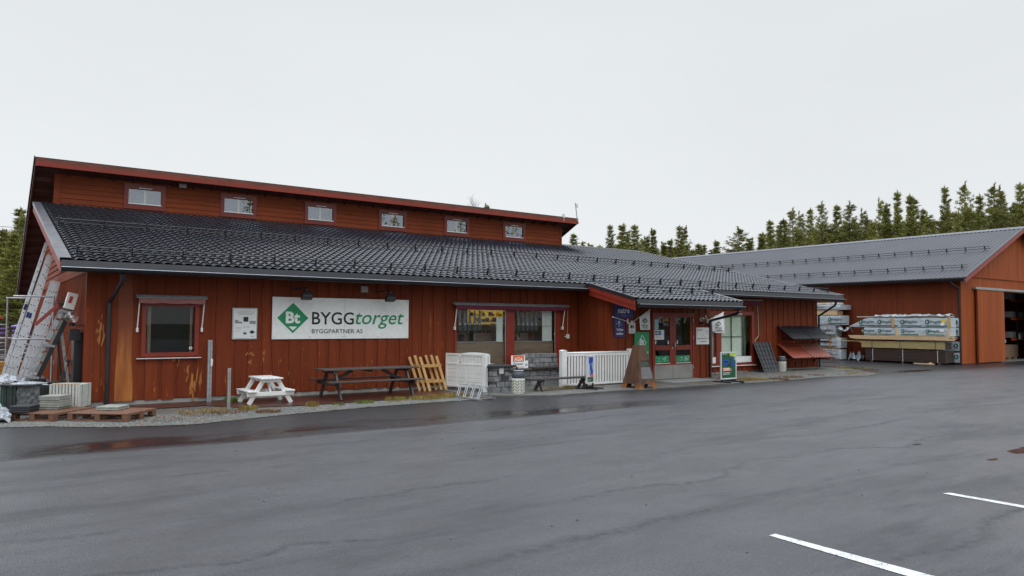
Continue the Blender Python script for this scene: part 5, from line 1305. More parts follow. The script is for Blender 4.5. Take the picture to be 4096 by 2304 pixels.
# picket fence
t = thing('picket_fence', 'white picket fence with round top rail left of the entrance', 'fence', (11.9, -1.7, .035)); P0, P1 = Vector((10.58, -1.72, 0)), Vector((13.13, -1.66, 0))
for x in (10.50, 13.07):
    m = MB(); m.box(x, -1.79, .03, x+.165, -1.65, 1.03); m.prism([(x-.008, 1.03), (x+.173, 1.03), (x+.1, 1.06), (x+.06, 1.06)], (-1.80, -1.64), 'y'); m.build('post', M['white'], t)
m = MB(); m.cyl((10.66, -1.72, .965), (13.08, -1.72, .965), .03, n=12); m.build('top_rail', M['white'], t, smooth=True); m = MB(); m.box(10.66, -1.745, .07, 13.08, -1.695, .12); m.build('bottom_rail', M['white'], t); m = MB(); m.box(10.66, -1.74, .88, 13.08, -1.70, .94); m.build('upper_rail', M['white'], t)
x = 10.76
while x < 13.0:
    m = MB(); m.box(x, -1.735, .115, x+.062, -1.705, .885); m.build('picket', M['white'], t); x += .106
# fire sculpture of rusty steel
def corten_mat():
    m, n, b = new_mat('rusty_fire_steel'); o = coords(n); s_ = nd(n, 'ShaderNodeSeparateXYZ'); n.links.new(o, s_.inputs[0])
    f = noise(n, coords(n, 'Object', (1, 1, .4)), 5, 6, .65); c = ramp(n, f, [(.25, (.035, .022, .016)), (.5, (.085, .038, .02)), (.8, (.16, .07, .03))])
    k = math_(n, 'MULTIPLY_ADD', s_.outputs[2], -2.2, .45); k = math_(n, 'ADD', k, noise(n, o, 3, 4)); r = ramp(n, k, [(.62, (0, 0, 0)), (.9, (1, 1, 1))])
    c = mixc(n, r, c, (.27, .085, .012)); n.links.new(c, b.inputs['Base Color']); b.inputs['Roughness'].default_value = .42; b.inputs['Metallic'].default_value = .15; bump(n, b, f, .3, .006); return m
M['corten'] = corten_mat(); M['steelplate2'] = simple('grey_hatch_plate', (.17, .16, .165), .5, .3, var=.2, dirt=.3); M['plateold'] = simple('dull_hatch_plate', (.055, .06, .055), .5, .3, var=.3)
t = thing('fire_sculpture', 'tapered rusty steel outdoor fireplace standing in front of the green sign', 'fireplace', (12.3, -2.85, .035))
cx, cy = 12.36, -2.86; zb, zt = .035, 1.20; rb, rt_ = .50, .17
def ring3(z, f): r = rb+(rt_-rb)*((z-zb)/(zt-zb)); return [(cx+f*r*math.cos(a), cy+f*r*math.sin(a), z) for a in (math.radians(150), math.radians(226), math.radians(305), math.radians(25), math.radians(88))]
r5b, r5t = ring3(zb+.12, 1), ring3(zt, 1); m = MB(); n = 5
m.add(r5b+r5t, [(i, (i+1) % n, n+(i+1) % n, n+i) for i in range(n) if i != 1]+[tuple(range(n, 2*n))])
# the right-hand face with its square opening, built as a frame
a, b, c, d = Vector(r5b[1]), Vector(r5b[2]), Vector(r5t[2]), Vector(r5t[1])
def fp(u, v): return tuple((a*(1-u)+b*u)*(1-v)+(d*(1-u)+c*u)*v)
us_, vs_ = (0, .14, .95, 1), (0, .13, .60, 1)
for i in range(3):
    for j in range(3):
        if i == 1 and j == 1: continue
        m.add([fp(us_[i], vs_[j]), fp(us_[i+1], vs_[j]), fp(us_[i+1], vs_[j+1]), fp(us_[i], vs_[j+1])], [(0, 1, 2, 3)])
# feet: cut-out skirt
r0 = ring3(zb, 1.0)
for i in range(n):
    p0, p1 = Vector(r0[i]), Vector(r0[(i+1) % n]); q0, q1 = Vector(r5b[i]), Vector(r5b[(i+1) % n])
    for u0, u1 in ((0, .24), (.76, 1)): m.add([p0.lerp(p1, u0), p0.lerp(p1, u1), q0.lerp(q1, u1+(.08 if u0 == 0 else 0)), q0.lerp(q1, u0-(.08 if u0 else 0))], [(0, 1, 2, 3)])
o = m.build('steel_body', M['corten'], t, fixn=False); q = o.modifiers.new('thick', 'SOLIDIFY'); q.thickness = .006
m = MB(); hearth = [tuple(Vector(p)*1) for p in ring3(.28, .93)]; m.add(hearth, [tuple(range(5))]); m.build('hearth_plate', M['steelplate'], t, fixn=False)
for v0, v1, nm, mt in ((.13, .43, 'lower_plate', 'steelplate2'), (.435, .60, 'upper_plate', 'plateold')):
    m = MB(); m.add([fp(.13, v0), fp(.96, v0), fp(.96, v1), fp(.13, v1)], [(0, 1, 2, 3)])
    for i, v in enumerate(m.v): m.v[i] = (v[0]-.004, v[1]+.018, v[2])
    m.build(nm, M[mt], t, fixn=False)
# bicycle rack
t = thing('bicycle_rack', 'galvanised bicycle rack with four pairs of hoops at the gravel edge', 'bicycle rack', (7.4, -2.4, 0))
A, B = Vector((6.93, -2.02, .03)), Vector((7.55, -3.02, .03)); A, B = Vector((7.02, -2.05, .03)), Vector((7.62, -2.78, .03)); A, B = Vector((6.80, -2.28, .03)), Vector((7.36, -3.12, .03))
dv = (Vector((7.98, -2.62, .03))-Vector((6.86, -2.02, .03))); P0 = Vector((6.86, -2.05, .03)); nb_ = Vector((.38, .55, 0))
P0 = Vector((6.95, -2.10, .03)); dv = Vector((.36, -1.02, 0)); nb_ = Vector((.72, .20, 0)); 
dv = Vector((-.02, -1.22, 0)); nb_ = Vector((.48, .17, 0)); P0 = Vector((6.84, -2.14, .03))
for s in (0, 1): m = MB(); p = P0+nb_*s; m.bar(p, p+dv, .03, .02); m.build('base_rail', M['galv'], t)
for k in range(4):
    for e_ in (0, .07):
        f = (k+.25)/4+e_*.9; p = P0+dv*f; q = p+nb_; m = MB()
        top = Vector((0, 0, .28)); a_, b_, c_, d_ = p, p+nb_*.28+top, q-nb_*.28+top, q
        m.tube([a_, b_, c_, d_], .011, 8); m.build('hoop', M['galv'], t)
# ================================================================ SANDWICH BOARDS
def aboard(name, label, cx, cy, w, z0, z1, rz_, base_dark=True):
    t = thing(name, label, 'sandwich board', (cx, cy, .02), None, rz_)
    def bl(m, nm, mat, bevel=0):
        me = bpy.data.meshes.new(nm); me.from_pydata(m.v, [], m.f); me.materials.append(M[mat]); o = bpy.data.objects.new(nm, me); COL.objects.link(o); o.parent = t
        if bevel: b = o.modifiers.new('bevel', 'BEVEL'); b.width = bevel; b.segments = 2
        return o
    m = MB(); m.box(-w/2, -.02, z0, -w/2+.04, .02, z1); m.box(w/2-.04, -.02, z0, w/2, .02, z1); m.box(-w/2+.04, -.02, z1-.04, w/2-.04, .02, z1); m.box(-w/2+.04, -.02, z0, w/2-.04, .02, z0+.04); bl(m, 'frame', 'galvlt', .006)
    m = MB(); m.box(-w/2+.03, -.010, z0+.03, w/2-.03, .01, z1-.03); pnl = bl(m, 'poster', 'greenposter' if 'price' in name else 'poster_white')
    m = MB()
    for s in (-1, 1): m.box(s*w*.42-.02, -.015, .05, s*w*.42+.02, .015, z0); m.box(s*w*.42-.03, -.32, .0, s*w*.42+.03, .32, .05)
    m.box(-w*.42, -.02, .06, w*.42, .02, .09); bl(m, 'foot', 'metal_black')
    return t, pnl
M['galvlt'] = simple('light_aluminium', (.66, .68, .68), .35, .3, var=.08)
M['greenposter'] = simple('dark_green_poster', (.008, .085, .035), .3, var=.35, scale=3); M['poster_white'] = flat('pale_poster', (.55, .66, .72), .35); M['posterblue'] = flat('strong_blue_print', (.015, .06, .45), .35)
def lp(t, polys, mat, y=-.013, nm='print'):
    m = MB()
    for p in polys: m.prism(p, (y, y+.002), 'y')
    me = bpy.data.meshes.new(nm); me.from_pydata(m.v, [], m.f); me.materials.append(M[mat]); o = bpy.data.objects.new(nm, me); COL.objects.link(o); o.parent = t; return o
def lt(t, s, x0, x1, z0, z1, mat, y=-.017, **k):
    o = text_mb(s, x0, x1, z0, z1, M[mat], None, at=y, **k); o.parent = t; return o
t, pn = aboard('price_board', 'sandwich board with a green power tool poster and a big orange price', 16.05, -3.0, .74, .10, .93, .0)
lp(pn, [[(.02, .90), (.33, .90), (.33, .66), (.25, .70), (.20, .80), (.08, .80)]], 'lime'); lp(pn, [[(.16, .56), (.24, .55), (.22, .68), (.28, .72), (.27, .78), (.10, .79), (.09, .74), (.18, .71)], [(.10, .52), (.27, .50), (.28, .56), (.12, .57)]], 'posterblue', -.016, 'drill_picture')
lp(pn, [rect(-.25, -.02, .54, .70)], 'posterblue', -.016, 'case_picture'); lp(pn, [rect(-.22, -.05, .61, .66), [(.02, .53), (.12, .55), (.12, .58), (.02, .57)]], 'ink', -.019, 'case_detail')
lp(pn, [rect(-.28, .05, .355, .455), rect(.05, .13, .36, .40)], 'orange', -.016, 'price_flash'); lt(pn, '2390', -.26, .03, .365, .445, 'whiteclean', -.019, bold=.03); lt(pn, ',-', .05, .11, .37, .42, 'whiteclean', -.019, bold=.02)
lt(pn, 'SKRUTREKKERSETT', -.28, .08, .285, .315, 'whiteclean', bold=.02); lt(pn, 'COMBOKIT 18V', -.28, .04, .24, .27, 'whiteclean', bold=.02); lt(pn, 'BYGGtorget', -.20, -.06, .85, .88, 'whiteclean', bold=.02); lp(pn, [[(-.27, .87), (-.245, .84), (-.22, .87), (-.245, .90)]], 'whiteclean')
t, pn = aboard('blue_board', 'narrow sandwich board with a blue picture poster in front of the picket fence', 10.90, -2.46, .40, .16, .90, .35)
lp(pn, [[(-.05, .86), (.16, .86), (.16, .34), (-.0, .36), (-.05, .5), (-.02, .62), (-.08, .74)]], 'posterblue'); lp(pn, [[(.02, .70), (.12, .74), (.14, .58), (.09, .5), (.05, .62)], [(-.03, .55), (.02, .5), (.02, .42), (-.03, .46)]], 'palebl', -.016); lp(pn, [disc(.06, .72, .035, 12), [(.05, .68), (.08, .68), (.09, .45), (.06, .45)]], 'ink', -.018)
lp(pn, [[(.0, .40), (.12, .42), (.14, .33), (.02, .31)]], 'orange', -.018); lp(pn, [rect(-.165, .165, .19, .33)], 'greenposter', -.015); lt(pn, 'ALT TIL MALING', -.14, .06, .255, .28, 'whiteclean', -.018); lt(pn, 'OG INTERIØR', -.14, .03, .22, .24, 'whiteclean', -.018); lt(pn, 'Bygg', -.12, -.06, .83, .85, 'ink')
# ================================================================ TILE RACK, BLACK SHEET, MESH, CART
t = thing('tile_rack', 'red timber rack on the wall carrying two tiers of sloping roof samples', 'rack', (24.0, -.03, .4))
for x in (22.92, 25.35):
    m = MB(); m.box(x, -.10, .30, x+.06, -.03, 1.75); m.build('upright', M['trimdark'], t)
    for z in (1.12, .42): m = MB(); m.bar((x+.03, -.06, z), (x+.03, -.72, z), .05, .05); m.build('bracket', M['trimdark'], t)
for z in (1.17, .47, 1.02): m = MB(); m.box(22.9, -.14, z-.05, 25.42, -.10, z); m.build('cross_bar', M['red'], t)
def sample(x0, x1, zt, zb, mat, label, per=.19, amp=.022, yb=-.78, steps=3, sk=-.02):
    t = thing('roof_sample', label, 'roof sample', ((x0+x1)/2, -.4, zb), 'corrugated roof samples on the rack'); n = int((x1-x0)/per*8); vs = []; R = []
    for s in range(steps):
        a, b = s/steps, (s+1)/steps; R += [(a, 0.012), (b, .012+.0)] if s == 0 else [(a, .012), (b, .012)]
    R = []
    for s in range(steps): R += [(s/steps, .0), ((s+1)/steps, .018)]
    for (f, dz) in R:
        for i in range(n+1):
            u = i/n; x = x0+(x1-x0)*u; y = -.06+(yb+.06)*f; z = zt+(zb-zt)*f+amp*math.sin(2*math.pi*(x-x0)/per)+dz; vs.append((x+sk*f, y, z))
    m = MB(); m.add(vs, [(r*(n+1)+i, r*(n+1)+i+1, (r+1)*(n+1)+i+1, (r+1)*(n+1)+i) for r in range(len(R)-1) for i in range(n)])
    o = m.build('sheet', M[mat], t, fixn=False); q = o.modifiers.new('thick', 'SOLIDIFY'); q.thickness = .012; return t
sample(22.80, 24.10, 1.72, 1.22, 'tileblack', 'black roof sample on the left of the upper tier'); sample(24.12, 25.46, 1.72, 1.22, 'tileblack', 'black roof sample on the right of the upper tier')
sample(22.80, 24.10, 1.02, .49, 'tilered', 'smooth red roof sample on the left of the lower tier'); M['tilered2'] = simple('dull_red_sample', (.26, .085, .06), .6, var=.2); sample(24.12, 25.46, 1.02, .49, 'tilered2', 'duller red roof sample on the right of the lower tier')
t = thing('leaning_sheet', 'large black stepped roof sheet leaning against the wall right of the blind window', 'roof sheet', (21.7, -.4, 0))
vs = []; n = 48
for s in range(7):
    for e_ in (0, 1):
        f = (s+e_)/7.0; z = .01+1.10*f; y = -.62+.54*f
        for i in range(n+1): u = i/n; x = 21.30+u*.95-.32*f*0+(.30*(1-f))*0+(-.10 if False else 0); vs.append((21.18+.06*f+u*(.93+.12*f), y-.014*math.sin(u*5*2*math.pi)-.02*(1-e_), z))
m = MB(); m.add(vs, [(r*(n+1)+i, r*(n+1)+i+1, (r+1)*(n+1)+i+1, (r+1)*(n+1)+i) for r in range(13) for i in range(n)]); o = m.build('sheet', M['tileblack'], t, fixn=False); q = o.modifiers.new('thick', 'SOLIDIFY'); q.thickness = .008
t = thing('mesh_stack', 'stack of rusty reinforcing mesh sheets leaning at the far right corner of the store', 'mesh stack', (26.2, -.2, 0))
for k in range(5):
    m = MB(); xb = 25.95+k*.10
    for j in range(6): y = -.35+j*.25; m.cyl((xb+.38, y, .02), (xb-.12, y, 1.75), .006, n=4)
    for i in range(11): z = .05+i*.165; x = xb+.38-.5*(z/1.75); m.cyl((x, -.42, z), (x, 1.0, z), .006, n=4)
    m.build('mesh_sheet', M['rust'], t)
t = thing('hand_trolley', 'small wire trolley with red frame half hidden behind the price board', 'trolley', (17.5, -1.75, .02))
m = MB(); m.bar((17.26, -1.70, .03), (17.40, -1.62, .42), .03, .03); m.bar((17.40, -1.75, .05), (17.55, -1.75, .38), .03, .03); m.build('red_frame', M['redprint'], t)
m = MB(); m.tube([Vector(p) for p in ((17.32, -1.8, .30), (17.45, -1.8, .12), (17.75, -1.8, .12), (17.75, -1.8, .32))], .01, 6)
for k in range(5): m.cyl((17.34+.09*k, -1.8, .26-.0), (17.36+.09*k, -1.8, .12), .005, n=5)
m.build('wire_basket', M['galv'], t); m = MB(); m.cyl((17.5, -1.82, .05), (17.5, -1.78, .05), .045, n=14); m.build('wheel', M['metal_black'], t)
# antenna and small box on the top roof edge
t = thing('roof_antenna', 'thin leaning antenna mast with a small receiver at the right end of the top roof', 'antenna', (19.78, 8.3, 6.5)); m = MB(); m.cyl((19.80, 8.32, 6.40), (19.66, 8.32, 7.33), .022, n=8); m.build('mast', M['galv'], t); m = MB(); m.box(19.69, 8.27, 7.16, 19.78, 8.36, 7.27); m.bar((19.70, 8.3, 7.31), (19.80, 8.3, 7.29), .012, .012); m.bar((19.74, 8.3, 7.15), (19.82, 8.3, 7.12), .015, .02); m.build('receiver', M['cream'], t)
t = thing('roof_sensor', 'small white box on the right end of the top roof edge', 'sensor', (18.95, 8.3, 6.6)); m = MB(); m.box(18.90, 8.27, 6.58, 19.0, 8.37, 6.76); m.box(18.93, 8.26, 6.42, 18.95, 8.29, 6.58); m.build('housing', M['cream'], t, bevel=.01)
# ================================================================ LEFT YARD
def pallet(x0, y0, L, W_, ang, label, z=.01, col='palletwood'):
    """EUR-type pallet, origin at its front-left corner, then turned by ang"""
    t = thing('wooden_pallet', label, 'pallet', (x0, y0, z), 'weathered wooden pallets', ang)
    def bl(m, nm):
        me = bpy.data.meshes.new(nm); me.from_pydata(m.v, [], m.f); me.materials.append(M[col]); o = bpy.data.objects.new(nm, me); COL.objects.link(o); o.parent = t
        b = o.modifiers.new('bevel', 'BEVEL'); b.width = .004; b.segments = 1
    r_ = random.Random(int(x0*100))
    for k in range(7): w = .10; a = (W_-w)*k/6; m = MB(); m.box(r_.uniform(-.01, .01), a, .122, L, a+w, .144); bl(m, 'deck_board')
    for k in range(3):
        a = (L-.1)*k/2; m = MB(); m.box(a, 0, .10, a+.10, W_, .122); bl(m, 'stringer_board')
        for j in range(3): b = (W_-.12)*j/2; m = MB(); m.box(a, b, .022, a+.10, b+.12, .10); bl(m, 'block')
    for j in range(3): b = (W_-.10)*j/2; m = MB(); m.box(0, b, 0, L, b+.10, .022); bl(m, 'base_board')
    return t
def slabs(x0, y0, lx, ly, n, h, z, ang, mat, label, jit=.012, name='slab_stack', cat='slab stack'):
    t = thing(name, label, cat, (x0, y0, z), None, ang); r_ = random.Random(int(x0*50+y0*7))
    for k in range(n):
        m = MB(); a, b = r_.uniform(-jit, jit), r_.uniform(-jit, jit); m.box(a, b, k*h+.002, lx+a, ly+b, (k+1)*h-.004)
        me = bpy.data.meshes.new('slab'); me.from_pydata(m.v, [], m.f); me.materials.append(M[mat]); o = bpy.data.objects.new('slab', me); COL.objects.link(o); o.parent = t
        q = o.modifiers.new('bevel', 'BEVEL'); q.width = .006; q.segments = 2
    return t
PA = math.radians(-44)
pallet(-2.04, -1.52, .85, 1.05, PA, 'weathered pallet under the slab stacks in the left corner')
pallet(-1.22, -2.13, 1.12, .92, math.radians(-41), 'reddish pallet with a single grey slab on it, right in front of the downpipe')
slabs(-.76, -2.02, .40, .42, 2, .035, .156, math.radians(-34), 'slab', 'two grey slabs lying on the reddish pallet before the downpipe')
# stacks on the first pallet
slabs(-1.60, -1.33, .36, .40, 6, .042, .156, math.radians(-36), 'slab', 'stack of six grey paving slabs on the left pallet')
slabs(-2.06, -1.60, .34, .36, 3, .04, .156, math.radians(-30), 'slabdark', 'low stack of three charcoal slabs at the left edge of the pallet')
# tall white-edged bundle standing on its edges
t = thing('upright_slab_pack', 'pale pack of paving slabs standing on edge beside the wall, green strapped', 'slab pack', (-1.0, -1.3, .02), None, math.radians(-32))
def lbl(t, m, nm, mat, bev=0):
    me = bpy.data.meshes.new(nm); me.from_pydata(m.v, [], m.f); me.materials.append(M[mat]); o = bpy.data.objects.new(nm, me); COL.objects.link(o); o.parent = t
    if bev: b = o.modifiers.new('bevel', 'BEVEL'); b.width = bev; b.segments = 1
    return o
t.location = (-1.41, -.81, .13)
for k in range(9): m = MB(); m.box(.06*k, .0, 0, .06*k+.043, .46, .44); lbl(t, m, 'slab', 'slablight', .006)
m = MB(); m.box(.53, .0, 0, .56, .46, .44); lbl(t, m, 'slab', 'slablight', .004)
for q_ in (.10, .33): m = MB(); m.box(.561, q_, 0, .564, q_+.006, .44); lbl(t, m, 'strap', 'green')
m = MB(); m.box(.05, .0, .442, .55, .06, .462); lbl(t, m, 'lath', 'palewood')
m = MB(); m.box(-.02, .05, -.12, .55, .15, -.0); m.box(-.02, .33, -.12, .55, .43, 0); lbl(t, m, 'bearer', 'palletwood')
# tall dark bundle with plastic
t = thing('upright_slab_pack', 'tall dark pack of charcoal slabs standing on edge, partly under clear film', 'slab pack', (-2.17, -.55, .05), None, math.radians(-34))
for k in range(5): m = MB(); m.box(.058*k, 0, .02, .058*k+.05, .42, .50); lbl(t, m, 'slab', 'slabdark', .005)
m = MB(); m.box(-.02, -.03, .50, .62, .44, .535); lbl(t, m, 'top_slab', 'slabdark', .005)
for k in range(7): m = MB(); m.box(.31+.052*k, .05, .02, .31+.052*k+.046, .40, .50); lbl(t, m, 'slab', 'slabdark', .005)
M['bag'] = simple('cloudy_film', (.10, .105, .11), .22, var=.5, scale=9, bmp=.8)
m = MB(); r_ = random.Random(3); vs = []
for i in range(15):
    for j in range(9): vs.append((.29+.42*i/14, .02+r_.uniform(-.012, .012), .01+.50*j/8))
m.add(vs, [(i*9+j, (i+1)*9+j, (i+1)*9+j+1, i*9+j+1) for i in range(14) for j in range(8)]); lbl(t, m, 'clear_film', 'bag')
for q_ in (.05, .18): m = MB(); m.box(q_, -.006, .02, q_+.006, -.002, .5); lbl(t, m, 'strap', 'green')
def heap(name, label, cx, cy, z, rx, ry, h, seed, mat, n=14, cat='plastic sheet'):
    r_ = random.Random(seed); vs = []
    for i in range(n+1):
        for j in range(n+1):
            u, v = i/n*2-1, j/n*2-1; e = max(0, 1-(u*u+v*v)*.55); vs.append((cx+u*rx+r_.uniform(-.02, .02), cy+v*ry+r_.uniform(-.02, .02), z+h*e*r_.uniform(.55, 1)))
    m = MB(); m.add(vs, [(i*(n+1)+j, i*(n+1)+j+1, (i+1)*(n+1)+j+1, (i+1)*(n+1)+j) for i in range(n) for j in range(n)]); o = m.build(name, M[mat], None, fixn=False); q = o.modifiers.new('thick', 'SOLIDIFY'); q.thickness = .004
    return tag(o, label, cat)
M['filmw'] = simple('crumpled_white_film', (.36, .38, .40), .25, var=.35, scale=14, bmp=.8)
heap('plastic_heap', 'crumpled clear plastic lying at the left picture edge beside the pallet', -2.30, -1.55, .0, .26, .30, .40, 5, 'filmw')
heap('plastic_heap', 'white film draped over the top of the tall dark slab pack', -1.72, -.50, .555, .30, .20, .07, 6, 'filmw')
heap('plastic_heap', 'white plastic lying across the block pile further back', -2.02, .9, .50, .30, .35, .22, 7, 'filmw')
# block pile on pallet further back
pallet(-2.5, 1.6, 1.3, .9, math.radians(-18), 'dark pallet under the charcoal block pile behind the slab packs', z=.15)
r_ = random.Random(12); t = thing('block_pile', 'loose pile of charcoal edging blocks on a pallet behind the slab packs', 'block pile', (-1.7, 1.7, .3))
for k in range(34):
    x = -2.35+r_.random()*1.45; y = 1.5+r_.random()*.5; z = .30+.075*r_.randint(0, 2 if x < -1.3 else 3); m = MB(); m.box(x, y, z, x+.2, y+.1, z+.07); m.rot(r_.uniform(-.3, .3), 'Z', (x, y, z)); m.build('block', M['slabdark'], t, bevel=.005)
t = thing('small_pallet_stack', 'grey stack of flat boards at the left picture edge behind the white film', 'board stack', (-2.3, .6, .1))
for k in range(5): m = MB(); m.box(-2.62, .2, .30+k*.05, -2.12, .8, .343+k*.05); m.build('board', M['slab'], t)
# stained beams
t = thing('beam_stack', 'stack of long honey-coloured timber beams lying behind the tile conveyor', 'beam stack', (-2.2, 6.5, .3))
for l in range(3):
    for k in range(3): m = MB(); m.box(-4.2, 6.9+k*.16, .30+l*.125, -1.17+.04*l, 7.05+k*.16, .415+l*.125); m.build('beam', M['beamwood'], t, bevel=.006)
# ladders leaning on the gable
def ladder(xb, zb, xt, zt, y, w, label, off=0.0, blue=False, rail=.075):
    """seen edge-on: rails lie in the x-z plane, rungs run along y"""
    t = thing('aluminium_ladder', label, 'ladder', (xb, y, zb), 'aluminium ladders leaning on the gable')
    m = MB()
    p, q = Vector((xb, y, zb)), Vector((xt, y, zt)); d = q-p
    for s in (0, w): m.bar((p.x, y+s, p.z), (q.x, y+s, q.z), rail*.8, .03, (0, 1, 0))
    m.build('side_rail', M['alu'], t)
    n = int(d.length/.28)
    m = MB()
    for k in range(1, n): c = p+d*(k/n); m.cyl((c.x, y-.02, c.z), (c.x, y+w+.01, c.z), .017, n=8)
    m.build('rung', M['galv'], t)
    m = MB()
    for k in range(1, n): c = p+d*(k/n); m.cyl((c.x, y-.024, c.z), (c.x, y-.0205, c.z), .013, n=8)
    m.build('rung_hole', M['ink'], t)
    if blue:
        m = MB(); c = p+d*.52; e = p+d*.56; m.bar((c.x, y-.018, c.z), (e.x, y-.018, e.z), rail*.8, .008, (0, 1, 0)); m.build('blue_label', M['blue'], t)
ls = [(-2.02, .02, -1.03, 3.98, 6.6, 'tallest leftmost aluminium ladder of the bunch'), (-1.95, .0, -1.0, 3.60, 6.3, 'tall aluminium ladder second from the left in the bunch'), (-1.87, .0, -.99, 3.55, 6.0, 'tall aluminium ladder third from the left in the bunch'), (-1.79, 0, -.98, 3.50, 5.7, 'aluminium ladder in the middle of the bunch'),
      (-1.69, 0, -.95, 2.85, 5.4, 'shorter ladder with a blue foot cap, left of the four short ones'), (-1.60, 0, -.93, 2.82, 5.1, 'shorter ladder second of the four short ones'), (-1.51, 0, -.91, 2.80, 4.8, 'shorter ladder third of the four short ones'), (-1.42, 0, -.89, 2.78, 4.5, 'shortest rightmost ladder of the bunch')]
for i, (xb, zb, xt, zt, y, lab) in enumerate(ls):
    ladder(xb, zb, xt, zt, y, .38, lab, blue=i < 3, rail=.085)
t = thing('ladder_rack', 'grey steel rack holding the bunch of ladders upright', 'rack', (-1.5, 4.4, 0))
m = MB()
for z in (2.39, 1.33): m.cyl((-1.85, 4.38, z), (-.98, 4.38, z), .022, n=8)
m.build('cross_bar', M['galv'], t)
for p_, q_ in (((-1.0, 4.38, 0), (-1.0, 4.38, 2.42)), ((-1.86, 7.6, 0), (-1.86, 7.6, 2.45))): m = MB(); m.cyl(p_, q_, .022, n=8); m.build('upright', M['galv'], t)
m = MB(); m.cyl((-1.9, 7.6, 2.42), (-1.2, 7.6, 2.42), .022, n=8); m.build('cross_bar', M['galv'], t)
# leaning tile conveyor (long rail frame with a boxed head)
t = thing('tile_conveyor', 'long leaning dark rail frame with a white boxed head by the gable', 'conveyor', (-1.2, 1.0, .2))
cy = 1.0; a0, a1 = Vector((-1.86, cy, .0)), Vector((-1.03, cy, 2.05))
m = MB(); m.bar(a0+Vector((.13, -.16, 0)), a1+Vector((.10, -.16, 0)), .085, .03, (0, 1, 0)); m.build('side_rail', M['metal_black'], t); m = MB(); m.bar(a0+Vector((-.05, .16, 0)), a1+Vector((-.08, .16, 0)), .03, .03, (0, 1, 0)); m.build('side_rail', M['galv'], t)
for s, mt in ((-.035, 'galv'), (.055, 'slab')):
    for k in range(9):
        p = a0.lerp(a1, k/9+.01); q = a0.lerp(a1, (k+1)/9-.012); m = MB(); o_ = Vector((s, -.05, 0)); m.bar(p+o_, q+o_, .075, .05, (0, 1, 0)); m.build('track_plate', M[mt], t)
for f in (.30, .62, .97): p = a0.lerp(a1, f); m = MB(); m.bar(p+Vector((-.10, -.10, .01)), p+Vector((.14, -.18, -.02)), .04, .05); m.build('cross_clamp', M['grey'], t)
m = MB(); m.bar((-.985, .90, 2.04), (-.90, .90, 2.38), .20, .17, (0, 1, 0)); hd_ = m.build('head_box', M['signwhite'], t, bevel=.01)
m = MB(); m.bar((-.975, .812, 2.17), (-.935, .812, 2.31), .06, .006, (0, 1, 0)); m.build('red_emblem', M['redprint'], hd_)
m = MB(); m.bar((-1.56, 1.1, 1.70), (-1.10, 1.1, 2.19), .07, .04, (0, 1, 0)); m.build('red_arm', M['fadedtrim'], t)
m = MB(); m.box(-1.18, 1.0, 2.16, -1.0, 1.2, 2.22); m.cyl((-1.08, 1.1, 2.05), (-1.08, 1.1, 2.18), .06, n=12); m.build('motor_hood', M['rust'], t)
m = MB(); m.bar((-1.09, 1.0, 1.56), (-.87, 1.0, .0), .055, .03, (0, 1, 0)); m.build('leg', M['galv'], t); m = MB(); m.bar((-1.15, 1.15, 1.45), (-.99, 1.15, .0), .045, .03, (0, 1, 0)); m.build('leg', M['metal_black'], t); m = MB(); m.bar((-.92, 1.05, .95), (-1.25, 1.05, .0), .06, .03, (0, 1, 0)); m.build('leg', M['darkwood'], t)
t = thing('wall_cabinet', 'narrow black cabinet with cables on the gable below the globe lamp', 'cabinet', (-.8, .6, .1)); m = MB(); m.box(-.90, .45, .15, -.75, .95, 1.55); m.build('body', M['metal_black'], t); m = MB(); m.box(-1.0, .35, 1.38, -.80, .55, 1.62); m.build('junction_box', M['metal_black'], t)
m = MB(); m.tube([Vector(p) for p in ((-1.0, .4, 1.4), (-1.03, .45, 1.1), (-1.06, .5, 1.0), (-1.0, .5, .92), (-1.05, .45, .6), (-1.0, .4, .5))], .007, 5); m.build('cable', M['ink'], t)
# sacks on pallets in the distance
def sacks(x0, x1, y, z0, rows, label, seed):
    r_ = random.Random(seed); t = thing('sack_pallet', label, 'sack stack', ((x0+x1)/2, y, z0), 'pallets of sacks in the far left yard')
    z = z0
    for h, mat in rows:
        m = MB(); n = 10; prof = [(0, -h/2)]+[((1-abs(v)**3)*1.0, v*h/2) for v in (-.8, -.4, 0, .4, .8)]+[(0, h/2)]
        cx, cyy = (x0+x1)/2+r_.uniform(-.03, .03), y; w = (x1-x0)/2; m.lathe([(p[0], p[1]) for p in prof], (0, 0, 0), 20)
        for i, v in enumerate(m.v):
            a = math.atan2(v[1], v[0]); r = math.hypot(v[0], v[1]); k = 1/max(abs(math.cos(a)), abs(math.sin(a)))**.75; m.v[i] = (cx+math.cos(a)*r*k*w*r_.uniform(.97, 1.03), cyy+math.sin(a)*r*k*.45, z+h/2+v[2])
        m.build('sack', M[mat], t, smooth=True); z += h*.93
    return t
sacks(-2.9, -1.60, 14, .1, [(.13, 'sackg'), (.13, 'sackw'), (.13, 'sackg'), (.13, 'sackw'), (.13, 'sackg'), (.13, 'sackw'), (.13, 'sackg'), (.13, 'sackw'), (.2, 'sackw'), (.17, 'plum'), (.17, 'plum'), (.12, 'sackg')], 'pallet of grey and purple sacks at the far left picture edge', 1)
sacks(-1.50, -.9, 14.6, .1, [(.16, 'sackg'), (.16, 'sackw'), (.16, 'sackg'), (.16, 'sackw'), (.16, 'sackw'), (.18, 'sackw'), (.17, 'plum'), (.17, 'plum'), (.17, 'plum'), (.17, 'plum')], 'pallet of white and purple sacks just left of the ladders', 2)
